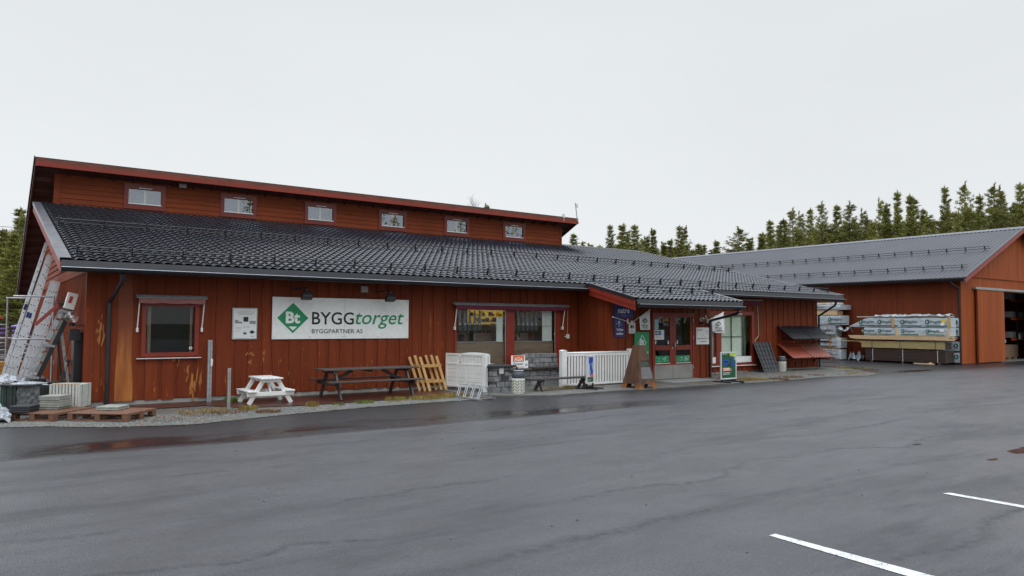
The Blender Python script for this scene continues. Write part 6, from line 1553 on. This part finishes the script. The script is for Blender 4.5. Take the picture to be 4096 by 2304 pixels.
t = thing('tube_stand', 'thin grey tube frame standing before the far sacks', 'frame', (-1.5, 13, 0)); m = MB(); m.cyl((-1.52, 12.6, 0), (-1.52, 12.6, 1.3), .03, n=8); m.cyl((-1.52, 12.6, 1.25), (-.8, 12.6, 1.25), .02, n=8); m.cyl((-2.6, 12.6, 1.2), (-1.52, 12.6, 1.2), .02, n=8); m.build('tube', M['galv'], t)
t = thing('red_cover', 'small red cover on top of the far left sacks', 'cover', (-2.1, 14, 1.85)); m = MB(); m.prism([(-2.4, 1.85), (-1.75, 1.85), (-1.85, 1.93), (-2.4, 1.95)], (13.8, 14.2), 'y'); m.build('cover', M['redprint'], t)
# power lines
for i, z in enumerate((6.75, 6.55)):
    m = MB(); m.cyl((-30, 30, z-.1), (-.2, 30, z), .012, n=4); tag(m.build('power_line', M['ink'], None), ['upper', 'lower'][i]+' thin power line crossing the sky at the far left', 'cable')
# ================================================================ VEGETATION
def leaf_mat(name, a, b_, sc=3):
    m, n, b = new_mat(name); inf = n.nodes.new('ShaderNodeObjectInfo'); o = coords(n)
    f = noise(n, o, sc, 3); c = ramp(n, f, [(.32, a), (.68, b_)])
    r = nd(n, 'ShaderNodeMapRange'); n.links.new(inf.outputs['Random'], r.inputs[0]); r.inputs[3].default_value = .75; r.inputs[4].default_value = 1.25
    v = n.nodes.new('ShaderNodeVectorMath'); v.operation = 'SCALE'; n.links.new(c, v.inputs[0]); n.links.new(r.outputs[0], v.inputs['Scale'])
    n.links.new(v.outputs[0], b.inputs['Base Color']); b.inputs['Roughness'].default_value = .65; b.inputs['Specular IOR Level'].default_value = .25
    return m
M['needle'] = leaf_mat('pine_needles', (.14, .152, .036), (.30, .29, .075), .9)
M['bark'] = wood('pine_bark', (.06, .035, .022), (.15, .085, .05), .8, 3, (2, 2, .6))
M['grassy'] = leaf_mat('yellowing_grass', (.15, .10, .02), (.33, .24, .05), 4)
M['grassg'] = leaf_mat('green_grass', (.06, .10, .015), (.16, .22, .04), 4)
M['drygrass'] = leaf_mat('rusty_weeds', (.085, .040, .018), (.17, .085, .035), 4)
def pine_proto(H, R_, seed, sparse=1.0, low=.18, pointy=1.0):
    r_ = random.Random(seed); root = thing('pine_tree', 'pine', 'tree'); m = MB(); pts = []
    x = y = 0
    for i in range(9):
        z = H*i/8; pts.append((x, y, z)); x += r_.uniform(-.06, .06); y += r_.uniform(-.06, .06)
    for i in range(8): m.cyl(pts[i], pts[i+1], .15*(1-i/8.3)*H/14, .15*(1-(i+1)/8.3)*H/14, 7, cap=False)
    tr_ = MB(); V, F = [], []
    def tri(c, d, u, l, w):
        o = len(V); s_ = d.cross(u).normalized()*w; V.extend([c-s_, c+s_, c+d*l+s_*.25, c+d*l-s_*.25]); F.append((o, o+1, o+2, o+3))
    z = H*low; wh = 0
    while z < H-.15:
        f = (z-H*low)/(H*(1-low)); prof = (min(1, (f+.12)/.25) if f < .14 else 1)*(1-f)**(.85*pointy)+.025
        Lb = R_*prof*r_.uniform(.8, 1.12); nb = r_.choice((5, 6, 7)) if f < .8 else 4; a0 = r_.random()*6.3
        for k in range(nb):
            if r_.random() > sparse: continue
            a = a0+k*6.283/nb+r_.uniform(-.35, .35); L = max(.18, Lb*r_.uniform(.6, 1.15)); zz = z+r_.uniform(-.16, .16)
            base = Vector((0, 0, zz)); dr_ = Vector((math.cos(a), math.sin(a), 0)); sd = Vector((-dr_.y, dr_.x, 0)); rise = .12+.45*f
            P = [base+dr_*(L*t)+Vector((0, 0, L*(rise*t+.28*t*t))) for t in (0, .35, .7, 1)]
            for i in range(3): m.cyl(P[i], P[i+1], .020*(1-i*.25), .016*(1-(i+1)*.25), 3, cap=False)
            ns = max(2, int(L/.20))
            for s in range(ns):
                t = .22+.78*(s+r_.random())/ns; ii = min(2, int(t*3)); c0 = P[ii].lerp(P[ii+1], min(1, t*3-ii))
                for sg in (-1, 0, 1):
                    if sg and t > .93: continue
                    c = c0+sd*(sg*r_.uniform(.25, .75)*L*.5*(1.1-t))+Vector((0, 0, r_.uniform(-.06, .12))); up_ = (Vector((0, 0, 1))*r_.uniform(.3, 1.0)+dr_*r_.uniform(.1, .6)+sd*sg*.3).normalized()
                    for q in range(10):
                        d = (up_*.55+Vector((r_.uniform(-1, 1), r_.uniform(-1, 1), r_.uniform(-.7, .9)))*.75).normalized(); tri(c+Vector((r_.uniform(-.07, .07), r_.uniform(-.07, .07), r_.uniform(-.07, .07))), d, Vector((r_.random()-.5, r_.random()-.5, r_.random()-.5)), r_.uniform(.09, .21), r_.uniform(.012, .027))
        z += r_.uniform(.22, .32); wh += 1
    for q in range(16):   # leading shoot
        d = Vector((r_.uniform(-.35, .35), r_.uniform(-.35, .35), 1)).normalized(); tri(Vector((pts[-1][0], pts[-1][1], H-.35+.03*q)), d, Vector((r_.random()-.5, r_.random()-.5, .1)), .3, .03)
    m.build('trunk', M['bark'], root, fixn=False)
    me = bpy.data.meshes.new('crown'); me.from_pydata([tuple(v) for v in V], [], F); me.materials.append(M['needle']); me.update()
    o = bpy.data.objects.new('crown', me); COL.objects.link(o); o.parent = root
    return root
protos = [pine_proto(14, 1.75, 1, .95), pine_proto(14, 1.45, 2, .95, pointy=1.2), pine_proto(14, 1.9, 3, .82, pointy=.75), pine_proto(14, 1.55, 4, .8, pointy=.9), pine_proto(14, 1.3, 5, 1.0, pointy=1.1)]
used = set()
CAMP = Vector((-2.6311, -17.5688, 1.792))
def pine(x, y, h, k, label, group, sxy=1.0):
    p = protos[k]
    o = p if k not in used else copy_tree(p); used.add(k)
    o.location = (x, y, 0); o.rotation_euler = (0, 0, (x*7.3+y*3.1) % 6.28); s = h/14; o.scale = (s*sxy, s*sxy, s); o['label'] = label; o['group'] = group
    return o
PINES = [
(59.81, 27.07, 10.31, 1, 1.91, 'pine above the barn roof, first tree top from the left', 'pines above the barn roof'),
(62.47, 27.89, 12.15, 0, 1.64, 'pine above the barn roof, second tree top from the left', 'pines above the barn roof'),
(67.16, 30.09, 12.35, 4, 1.45, 'pine above the barn roof, third tree top from the left', 'pines above the barn roof'),
(57.25, 22.88, 11.25, 0, 1.86, 'pine above the barn roof, fourth tree top from the left', 'pines above the barn roof'),
(61.79, 24.95, 12.96, 2, 1.43, 'pine above the barn roof, fifth tree top from the left', 'pines above the barn roof'),
(74.59, 32.28, 14.66, 3, 1.33, 'pine above the barn roof, sixth tree top from the left', 'pines above the barn roof'),
(72.43, 29.74, 14.45, 0, 1.35, 'pine above the barn roof, seventh tree top from the left', 'pines above the barn roof'),
(69.68, 26.69, 14.6, 2, 1.25, 'pine above the barn roof, eighth tree top from the left', 'pines above the barn roof'),
(70.4, 25.32, 14.13, 0, 1.49, 'pine above the barn roof, ninth tree top from the left', 'pines above the barn roof'),
(69.08, 23.14, 14.06, 2, 1.46, 'pine above the barn roof, tenth tree top from the left', 'pines above the barn roof'),
(72.26, 23.53, 13.72, 3, 1.3, 'pine above the barn roof, eleventh tree top from the left', 'pines above the barn roof'),
(73.99, 23.98, 13.16, 3, 1.51, 'pine above the barn roof, twelfth tree top from the left', 'pines above the barn roof'),
(66.1, 19.37, 11.55, 3, 1.53, 'pine above the barn roof, thirteenth tree top from the left', 'pines above the barn roof'),
(76.48, 23.88, 15.32, 3, 1.27, 'pine above the barn roof, fourteenth tree top from the left', 'pines above the barn roof'),
(74.13, 22.03, 14.26, 4, 1.47, 'pine above the barn roof, fifteenth tree top from the left', 'pines above the barn roof'),
(74.5, 21.1, 15.46, 1, 1.37, 'pine above the barn roof, sixteenth tree top from the left', 'pines above the barn roof'),
(69.27, 17.28, 14.03, 1, 1.48, 'pine above the barn roof, seventeenth tree top from the left', 'pines above the barn roof'),
(70.31, 17.4, 13.77, 0, 1.54, 'pine above the barn roof, eighteenth tree top from the left', 'pines above the barn roof'),
(78.51, 20.39, 13.9, 0, 1.29, 'pine above the barn roof, nineteenth tree top from the left', 'pines above the barn roof'),
(65.22, 13.73, 11.55, 3, 1.6, 'pine above the barn roof, twentieth tree top from the left', 'pines above the barn roof'),
(80.92, 19.26, 16.3, 0, 1.18, 'pine above the barn roof, twenty-first tree top from the left', 'pines above the barn roof'),
(75.36, 15.03, 15.57, 2, 1.21, 'pine above the barn roof, twenty-second tree top from the left', 'pines above the barn roof'),
(73.62, 13.0, 13.9, 1, 1.37, 'pine above the barn roof, twenty-third tree top from the left', 'pines above the barn roof'),
(71.1, 10.85, 14.3, 2, 1.39, 'pine above the barn roof, twenty-fourth tree top from the left', 'pines above the barn roof'),
(75.65, 12.01, 14.75, 3, 1.43, 'pine above the barn roof, twenty-fifth tree top from the left', 'pines above the barn roof'),
(77.78, 11.89, 13.34, 3, 1.59, 'pine above the barn roof, twenty-sixth tree top from the left', 'pines above the barn roof'),
(81.32, 12.37, 15.7, 0, 1.37, 'pine above the barn roof, twenty-seventh tree top from the left', 'pines above the barn roof'),
(78.14, 10.23, 14.62, 0, 1.25, 'pine above the barn roof, twenty-eighth tree top from the left', 'pines above the barn roof'),
(81.75, 42.56, 13.76, 1, 2.33, 'low pine in the dense back row above the barn roof, first from the left', 'pines in the back row above the barn'),
(75.56, 36.95, 12.66, 1, 2.19, 'low pine in the dense back row above the barn roof, second from the left', 'pines in the back row above the barn'),
(78.57, 37.83, 12.16, 1, 2.53, 'low pine in the dense back row above the barn roof, third from the left', 'pines in the back row above the barn'),
(82.04, 38.96, 12.56, 4, 2.48, 'low pine in the dense back row above the barn roof, fourth from the left', 'pines in the back row above the barn'),
(79.17, 35.86, 12.1, 4, 2.47, 'low pine in the dense back row above the barn roof, fifth from the left', 'pines in the back row above the barn'),
(81.43, 36.15, 12.44, 0, 2.24, 'low pine in the dense back row above the barn roof, sixth from the left', 'pines in the back row above the barn'),
(81.37, 34.93, 13.28, 4, 2.3, 'low pine in the dense back row above the barn roof, seventh from the left', 'pines in the back row above the barn'),
(79.62, 32.71, 13.67, 0, 2.12, 'low pine in the dense back row above the barn roof, eighth from the left', 'pines in the back row above the barn'),
(86.14, 35.53, 13.87, 4, 2.2, 'low pine in the dense back row above the barn roof, ninth from the left', 'pines in the back row above the barn'),
(84.18, 33.23, 13.18, 4, 2.21, 'low pine in the dense back row above the barn roof, tenth from the left', 'pines in the back row above the barn'),
(86.65, 33.52, 14.62, 4, 2.24, 'low pine in the dense back row above the barn roof, eleventh from the left', 'pines in the back row above the barn'),
(82.23, 29.92, 13.85, 1, 2.38, 'low pine in the dense back row above the barn roof, twelfth from the left', 'pines in the back row above the barn'),
(88.33, 32.24, 13.5, 1, 2.19, 'low pine in the dense back row above the barn roof, thirteenth from the left', 'pines in the back row above the barn'),
(86.3, 30.04, 14.07, 4, 2.27, 'low pine in the dense back row above the barn roof, fourteenth from the left', 'pines in the back row above the barn'),
(82.71, 27.12, 13.03, 4, 2.08, 'low pine in the dense back row above the barn roof, fifteenth from the left', 'pines in the back row above the barn'),
(85.83, 27.72, 13.68, 0, 2.24, 'low pine in the dense back row above the barn roof, sixteenth from the left', 'pines in the back row above the barn'),
(81.85, 24.71, 13.4, 1, 2.36, 'low pine in the dense back row above the barn roof, seventeenth from the left', 'pines in the back row above the barn'),
(87.62, 26.59, 14.01, 4, 2.35, 'low pine in the dense back row above the barn roof, eighteenth from the left', 'pines in the back row above the barn'),
(86.12, 24.89, 13.54, 1, 2.1, 'low pine in the dense back row above the barn roof, nineteenth from the left', 'pines in the back row above the barn'),
(91.22, 26.3, 14.84, 4, 2.36, 'low pine in the dense back row above the barn roof, twentieth from the left', 'pines in the back row above the barn'),
(87.97, 23.83, 13.83, 0, 2.24, 'low pine in the dense back row above the barn roof, twenty-first from the left', 'pines in the back row above the barn'),
(86.0, 22.0, 13.6, 1, 2.19, 'low pine in the dense back row above the barn roof, twenty-second from the left', 'pines in the back row above the barn'),
(83.67, 20.07, 13.95, 0, 2.52, 'low pine in the dense back row above the barn roof, twenty-third from the left', 'pines in the back row above the barn'),
(84.26, 19.45, 13.89, 1, 2.17, 'low pine in the dense back row above the barn roof, twenty-fourth from the left', 'pines in the back row above the barn'),
(85.66, 19.17, 14.25, 0, 2.38, 'low pine in the dense back row above the barn roof, twenty-fifth from the left', 'pines in the back row above the barn'),
(84.51, 17.85, 13.89, 1, 2.22, 'low pine in the dense back row above the barn roof, twenty-sixth from the left', 'pines in the back row above the barn'),
(92.33, 20.13, 14.51, 4, 2.44, 'low pine in the dense back row above the barn roof, twenty-seventh from the left', 'pines in the back row above the barn'),
(84.91, 16.34, 14.36, 1, 2.37, 'low pine in the dense back row above the barn roof, twenty-eighth from the left', 'pines in the back row above the barn'),
(89.0, 17.08, 14.84, 0, 2.43, 'low pine in the dense back row above the barn roof, twenty-ninth from the left', 'pines in the back row above the barn'),
(94.49, 18.3, 14.39, 4, 2.44, 'low pine in the dense back row above the barn roof, thirtieth from the left', 'pines in the back row above the barn'),
(86.77, 14.62, 14.46, 4, 2.23, 'low pine in the dense back row above the barn roof, thirty-first from the left', 'pines in the back row above the barn'),
(86.0, 13.56, 14.34, 1, 2.23, 'low pine in the dense back row above the barn roof, thirty-second from the left', 'pines in the back row above the barn'),
(56.68, 51.6, 12.58, 0, 1.91, 'pine in the gap between store and barn, first tree top from the left', 'pines in the gap between store and barn'),
(68.05, 62.83, 13.38, 4, 1.78, 'pine in the gap between store and barn, second tree top from the left', 'pines in the gap between store and barn'),
(61.66, 54.14, 11.92, 4, 2.06, 'pine in the gap between store and barn, third tree top from the left', 'pines in the gap between store and barn'),
(63.76, 54.62, 11.93, 1, 2.06, 'pine in the gap between store and barn, fourth tree top from the left', 'pines in the gap between store and barn'),
(73.02, 62.42, 16.04, 0, 1.45, 'pine in the gap between store and barn, fifth tree top from the left', 'pines in the gap between store and barn'),
(58.9, 45.5, 13.33, 1, 2.04, 'pine in the gap between store and barn, sixth tree top from the left', 'pines in the gap between store and barn'),
(74.11, 60.01, 15.01, 4, 1.83, 'pine in the gap between store and barn, seventh tree top from the left', 'pines in the gap between store and barn'),
(67.28, 51.72, 14.49, 0, 1.88, 'pine in the gap between store and barn, eighth tree top from the left', 'pines in the gap between store and barn'),
(76.51, 59.2, 14.3, 3, 1.65, 'pine in the gap between store and barn, ninth tree top from the left', 'pines in the gap between store and barn'),
(73.79, 55.73, 14.05, 3, 1.9, 'pine in the gap between store and barn, tenth tree top from the left', 'pines in the gap between store and barn'),
(72.92, 53.77, 14.7, 1, 1.71, 'pine in the gap between store and barn, eleventh tree top from the left', 'pines in the gap between store and barn'),
(67.29, 46.65, 11.89, 4, 2.04, 'pine in the gap between store and barn, twelfth tree top from the left', 'pines in the gap between store and barn'),
(66.7, 45.11, 12.06, 1, 1.9, 'pine in the gap between store and barn, thirteenth tree top from the left', 'pines in the gap between store and barn'),
(73.99, 49.96, 14.72, 0, 1.63, 'pine in the gap between store and barn, fourteenth tree top from the left', 'pines in the gap between store and barn'),
(78.45, 52.93, 15.44, 3, 1.47, 'pine in the gap between store and barn, fifteenth tree top from the left', 'pines in the gap between store and barn'),
(81.36, 52.98, 13.08, 0, 1.99, 'pine in the gap between store and barn, sixteenth tree top from the left', 'pines in the gap between store and barn'),
(83.34, 51.33, 13.62, 1, 1.98, 'pine in the gap between store and barn, seventeenth tree top from the left', 'pines in the gap between store and barn'),
(84.76, 48.56, 15.36, 2, 2.3, 'pine in the gap between store and barn, eighteenth tree top from the left', 'pines in the gap between store and barn'),
(68.47, 34.82, 11.38, 4, 2.3, 'pine in the gap between store and barn, nineteenth tree top from the left', 'pines in the gap between store and barn'),
(76.84, 66.52, 13.32, 0, 2.7, 'low pine in the back row behind the store roof, first from the left', 'pines in the back row behind the store'),
(78.24, 66.6, 13.74, 0, 2.7, 'low pine in the back row behind the store roof, second from the left', 'pines in the back row behind the store'),
(77.92, 64.89, 13.39, 4, 2.7, 'low pine in the back row behind the store roof, third from the left', 'pines in the back row behind the store'),
(77.38, 63.0, 13.63, 0, 2.7, 'low pine in the back row behind the store roof, fourth from the left', 'pines in the back row behind the store'),
(81.07, 65.34, 13.44, 0, 2.7, 'low pine in the back row behind the store roof, fifth from the left', 'pines in the back row behind the store'),
(82.99, 66.69, 13.63, 0, 2.7, 'low pine in the back row behind the store roof, sixth from the left', 'pines in the back row behind the store'),
(78.86, 60.81, 13.51, 4, 2.7, 'low pine in the back row behind the store roof, seventh from the left', 'pines in the back row behind the store'),
(81.61, 61.37, 12.96, 4, 2.7, 'low pine in the back row behind the store roof, eighth from the left', 'pines in the back row behind the store'),
(84.14, 61.92, 13.69, 0, 2.7, 'low pine in the back row behind the store roof, ninth from the left', 'pines in the back row behind the store'),
(86.89, 62.33, 13.72, 0, 2.7, 'low pine in the back row behind the store roof, tenth from the left', 'pines in the back row behind the store'),
(87.9, 61.17, 14.04, 0, 2.7, 'low pine in the back row behind the store roof, eleventh from the left', 'pines in the back row behind the store'),
(83.8, 56.17, 12.67, 0, 2.7, 'low pine in the back row behind the store roof, twelfth from the left', 'pines in the back row behind the store'),
(84.86, 55.17, 13.31, 4, 2.7, 'low pine in the back row behind the store roof, thirteenth from the left', 'pines in the back row behind the store'),
(87.36, 55.35, 12.94, 4, 2.7, 'low pine in the back row behind the store roof, fourteenth from the left', 'pines in the back row behind the store'),
(-2.15, 46.99, 8.54, 0, 2.3, 'pine at the far left beside the store gable, first tree top from the left', 'pines at the far left beside the store gable'),
(-1.16, 45.58, 8.07, 1, 2.3, 'pine at the far left beside the store gable, second tree top from the left', 'pines at the far left beside the store gable'),
(-0.53, 57.2, 9.17, 4, 2.3, 'pine at the far left beside the store gable, third tree top from the left', 'pines at the far left beside the store gable'),
(-0.54, 42.56, 7.57, 0, 2.3, 'pine at the far left beside the store gable, fourth tree top from the left', 'pines at the far left beside the store gable'),
(0.14, 52.67, 10.54, 1, 2.3, 'pine at the far left beside the store gable, fifth tree top from the left', 'pines at the far left beside the store gable'),
(0.24, 50.0, 9.84, 3, 2.17, 'pine at the far left beside the store gable, sixth tree top from the left', 'pines at the far left beside the store gable'),
(0.59, 48.19, 8.8, 0, 2.3, 'pine at the far left beside the store gable, seventh tree top from the left', 'pines at the far left beside the store gable'),
(-2.35, 67.34, 9.62, 0, 2.2, 'dense pine in the back row at the far left, first from the left', 'pines in the back row at the far left'),
(-1.25, 64.46, 9.49, 4, 2.2, 'dense pine in the back row at the far left, second from the left', 'pines in the back row at the far left'),
(-0.38, 69.04, 9.98, 4, 2.2, 'dense pine in the back row at the far left, third from the left', 'pines in the back row at the far left'),
(0.39, 68.1, 9.8, 4, 2.2, 'dense pine in the back row at the far left, fourth from the left', 'pines in the back row at the far left'),
(0.9, 61.41, 8.96, 4, 2.2, 'dense pine in the back row at the far left, fifth from the left', 'pines in the back row at the far left'),
(1.52, 59.32, 9.27, 4, 2.2, 'dense pine in the back row at the far left, sixth from the left', 'pines in the back row at the far left'),
(36.41, 40.53, 12.86, 1, 1.2, 'lone pine whose tip just shows above the top roof', 'lone pine tip above the top roof')]
for (x, y, h, k, sxy, lab, grp) in PINES: pine(x, y, h, k, lab, grp, sxy)
# bare birch tip and spruce behind the store are seen just above the top roof
r_ = random.Random(2)
t = thing('bare_birch', 'bare birch whose thin twigs just show above the top roof', 'tree', (29.97, 32.8, 0)); bx0, by0 = t.location.x, t.location.y; BH = 11.59
m = MB(); m.cyl((bx0, by0, 0), (bx0, by0, BH*.97), .12, .015, 8); m.build('trunk', M['palegrey'], t)
m = MB()
for k in range(60):
    z = BH*(.55+.44*k/60); a = r_.random()*6.3; l = (BH-z)*.35+.5; p = Vector((bx0, by0, z)); d = Vector((math.cos(a)*.5, math.sin(a)*.5, .9)); q = p+d*l; m.cyl(p, q, .018, .006, 3, cap=False)
    for j in range(4): c = p.lerp(q, r_.uniform(.3, 1)); m.cyl(c, c+Vector((r_.uniform(-.3, .3), r_.uniform(-.3, .3), r_.uniform(.2, .5))), .007, .003, 3, cap=False)
m.build('crown', M['grey'], t, fixn=False)

# unseen wood behind the viewer: one mass added to darken the window reflections
g = MB(); r_ = random.Random(91)
for k in range(64):
    an = math.radians(85+200*k/63); R_ = r_.uniform(36, 52); cx, cy = -2.6+R_*math.sin(an)+(16 if k < 26 else 0), -17.6+R_*math.cos(an); H = r_.uniform(14, 20); g.cyl((cx, cy, 0), (cx, cy, H), .2, .02, 5, cap=False)
    for q in range(520):
        f = r_.random(); z = H*(.08+.9*f); rr_ = 2.6*(1-f)**.7+.15; a = r_.random()*6.283; d = rr_*math.sqrt(r_.random()); p = Vector((cx+d*math.cos(a), cy+d*math.sin(a), z)); u = Vector((r_.uniform(-1, 1), r_.uniform(-1, 1), r_.uniform(-.3, 1)))*.35; w = Vector((r_.uniform(-1, 1), r_.uniform(-1, 1), r_.uniform(-.5, .5)))*.22
        g.add([p-w, p+w, p+u], [(0, 1, 2)])
tag(g.build('forest', M['needle'], None, fixn=False), 'unseen pine wood behind the viewer, added to darken the window reflections', 'forest', kind='stuff')
def tuft_mesh(mb, cx, cy, z, n, r, h, r_, w=.006, flat_=.6):
    w *= .55; h *= .85
    for _ in range(int(n*2.2)):
        a = r_.random()*6.283; d = r*math.sqrt(r_.random()); x, y = cx+math.cos(a)*d, cy+math.sin(a)*d; l = h*r_.uniform(.5, 1.1); b = r_.random()*6.283; tx, ty = math.cos(b)*l*flat_*r_.random(), math.sin(b)*l*flat_*r_.random(); sx, sy = math.cos(b+1.57)*w, math.sin(b+1.57)*w
        mb.add([(x-sx, y-sy, z), (x+sx, y+sy, z), (x+tx*.5+sx*.7, y+ty*.5+sy*.7, z+l*.6), (x+tx*.5-sx*.7, y+ty*.5-sy*.7, z+l*.6), (x+tx, y+ty, z+l*.85)], [(0, 1, 2, 3), (3, 2, 4)])
g = MB(); r_ = random.Random(31)
for (x, y, n, rr_, h) in ((1.25, -2.1, 90, .30, .12), (.8, -2.15, 60, .22, .10), (1.95, -2.15, 120, .20, .14), (3.22, -2.3, 70, .13, .17), (5.25, -2.15, 90, .25, .14), (5.9, -2.2, 160, .35, .12), (6.5, -2.1, 180, .35, .13), (7.0, -2.05, 140, .25, .14), (6.2, -2.2, 100, .3, .1), (9.6, -2.0, 120, .4, .09), (10.55, -2.0, 150, .2, .16), (10.2, -2.0, 120, .3, .12), (11.6, -1.9, 90, .3, .08), (15.6, -2.6, 60, .5, .06), (15.0, -2.9, 60, .25, .07), (17.4, -2.6, 200, .3, .16), (17.9, -2.8, 160, .3, .12), (23.7, -2.6, 50, .2, .08), (26.3, -.7, 120, .35, .14), (27.0, -1.2, 60, .25, .12)): tuft_mesh(g, x, y, .01, n, rr_, h, r_)
tag(g.build('grass', M['grassy'], None, fixn=False), 'yellow autumn grass growing in tufts along the gravel', 'grass', kind='stuff')
g = MB()
for (x, y, n, rr_, h) in ((2.05, -.50, 200, .13, .17), (4.45, -2.25, 130, .22, .09), (5.45, -2.0, 80, .2, .09), (3.8, -2.3, 50, .15, .07), (10.6, -1.75, 60, .1, .16), (26.6, -.9, 120, .3, .10)): tuft_mesh(g, x, y, .01, n, rr_, h, r_, .008)
tag(g.build('grass', M['grassg'], None, fixn=False), 'green grass and weeds at the foot of the wall and posts', 'grass', kind='stuff')
g = MB()
for (x, y, n, rr_, h) in ((1.5, -2.4, 120, .35, .07), (2.15, -2.75, 160, .25, .08), (1.0, -2.5, 80, .4, .06), (18.6, -3.0, 140, .35, .10), (19.7, -2.7, 120, .4, .12), (21.5, -2.5, 60, .3, .08), (24.8, -2.4, 140, .7, .07), (26.0, -1.8, 140, .6, .08), (.2, -2.9, 50, .4, .06), (23.0, -3.0, 80, .7, .05)): tuft_mesh(g, x, y, .01, n, rr_, h, r_, .008, 1.2)
tag(g.build('grass', M['drygrass'], None, fixn=False), 'rusty brown dead weeds scattered on the gravel', 'grass', kind='stuff')
# loose stones of the gravel bed: one uncountable mass
g = MB(); r_ = random.Random(77)
def peb(x, y, s, z=.008):
    o = [(r_.uniform(.6, 1)*s, r_.uniform(.6, 1)*s, r_.uniform(.35, .7)*s) for _ in range(1)][0]; a = r_.random()*3.1; c, d = math.cos(a), math.sin(a)
    P = [(1, 0, 0), (0, 1, 0), (-1, 0, 0), (0, -1, 0), (.2, .1, 1), (0, 0, -.6)]; vs = [(x+(p[0]*o[0]*c-p[1]*o[1]*d), y+(p[0]*o[0]*d+p[1]*o[1]*c), z+p[2]*o[2]) for p in P]
    g.add(vs, [(0, 1, 4), (1, 2, 4), (2, 3, 4), (3, 0, 4), (1, 0, 5), (2, 1, 5), (3, 2, 5), (0, 3, 5)])
def lin(pts, x):
    for (a, b), (c, d) in zip(pts[:-1], pts[1:]):
        if a <= x <= c: return b+(d-b)*(x-a)/(c-a)
    return pts[-1][1]
fr_ = [(-2.6, -2.4), (-2.2, -2.45), (-1.5, -2.75), (-.8, -3.35), (.5, -3.8), (2.07, -3.4), (4.3, -2.98), (7.3, -2.95)]; bk_ = [(-2.6, -1.3), (-.8, -2.4), (.2, -2.0), (1.9, -2.0), (3.2, -2.15), (7.3, -1.95)]
for _ in range(9000):
    x = r_.uniform(-2.5, 7.3); ya, yb = lin(fr_, x), lin(bk_, x); y = ya+(yb-ya)*r_.random()**.8-(.10*r_.random()**4); peb(x, y, r_.uniform(.007, .020))
fr_ = [(16.6, -3.4), (18, -3.35), (21.1, -3.1), (22.9, -3.6), (24.4, -3.2), (26.2, -1.3), (27.2, .4)]
for _ in range(6000):
    x = r_.uniform(16.8, 27.1); ya = lin(fr_, x); y = ya+(-.05-ya)*r_.random(); 
    if x > 25.6 or y < -.05: peb(x, y, r_.uniform(.009, .024))
M['pebble'] = simple('wet_pebbles', (.135, .14, .125), .55, var=.7, scale=25, bmp=0)
tag(g.build('gravel_stones', M['pebble'], None, fixn=False), 'loose grey stones covering the gravel beds', 'gravel', kind='stuff')
# fallen leaves and specks on the asphalt
g = MB()
for _ in range(90):
    x, y = r_.uniform(-2, 14), r_.uniform(-14, -4); s = r_.uniform(.008, .018); peb_ = len(g.v); peb(x, y, s, .003)
tag(g.build('asphalt_litter', M['ink'], None, fixn=False), 'small dark stones and bits scattered on the wet asphalt', 'litter', kind='stuff')
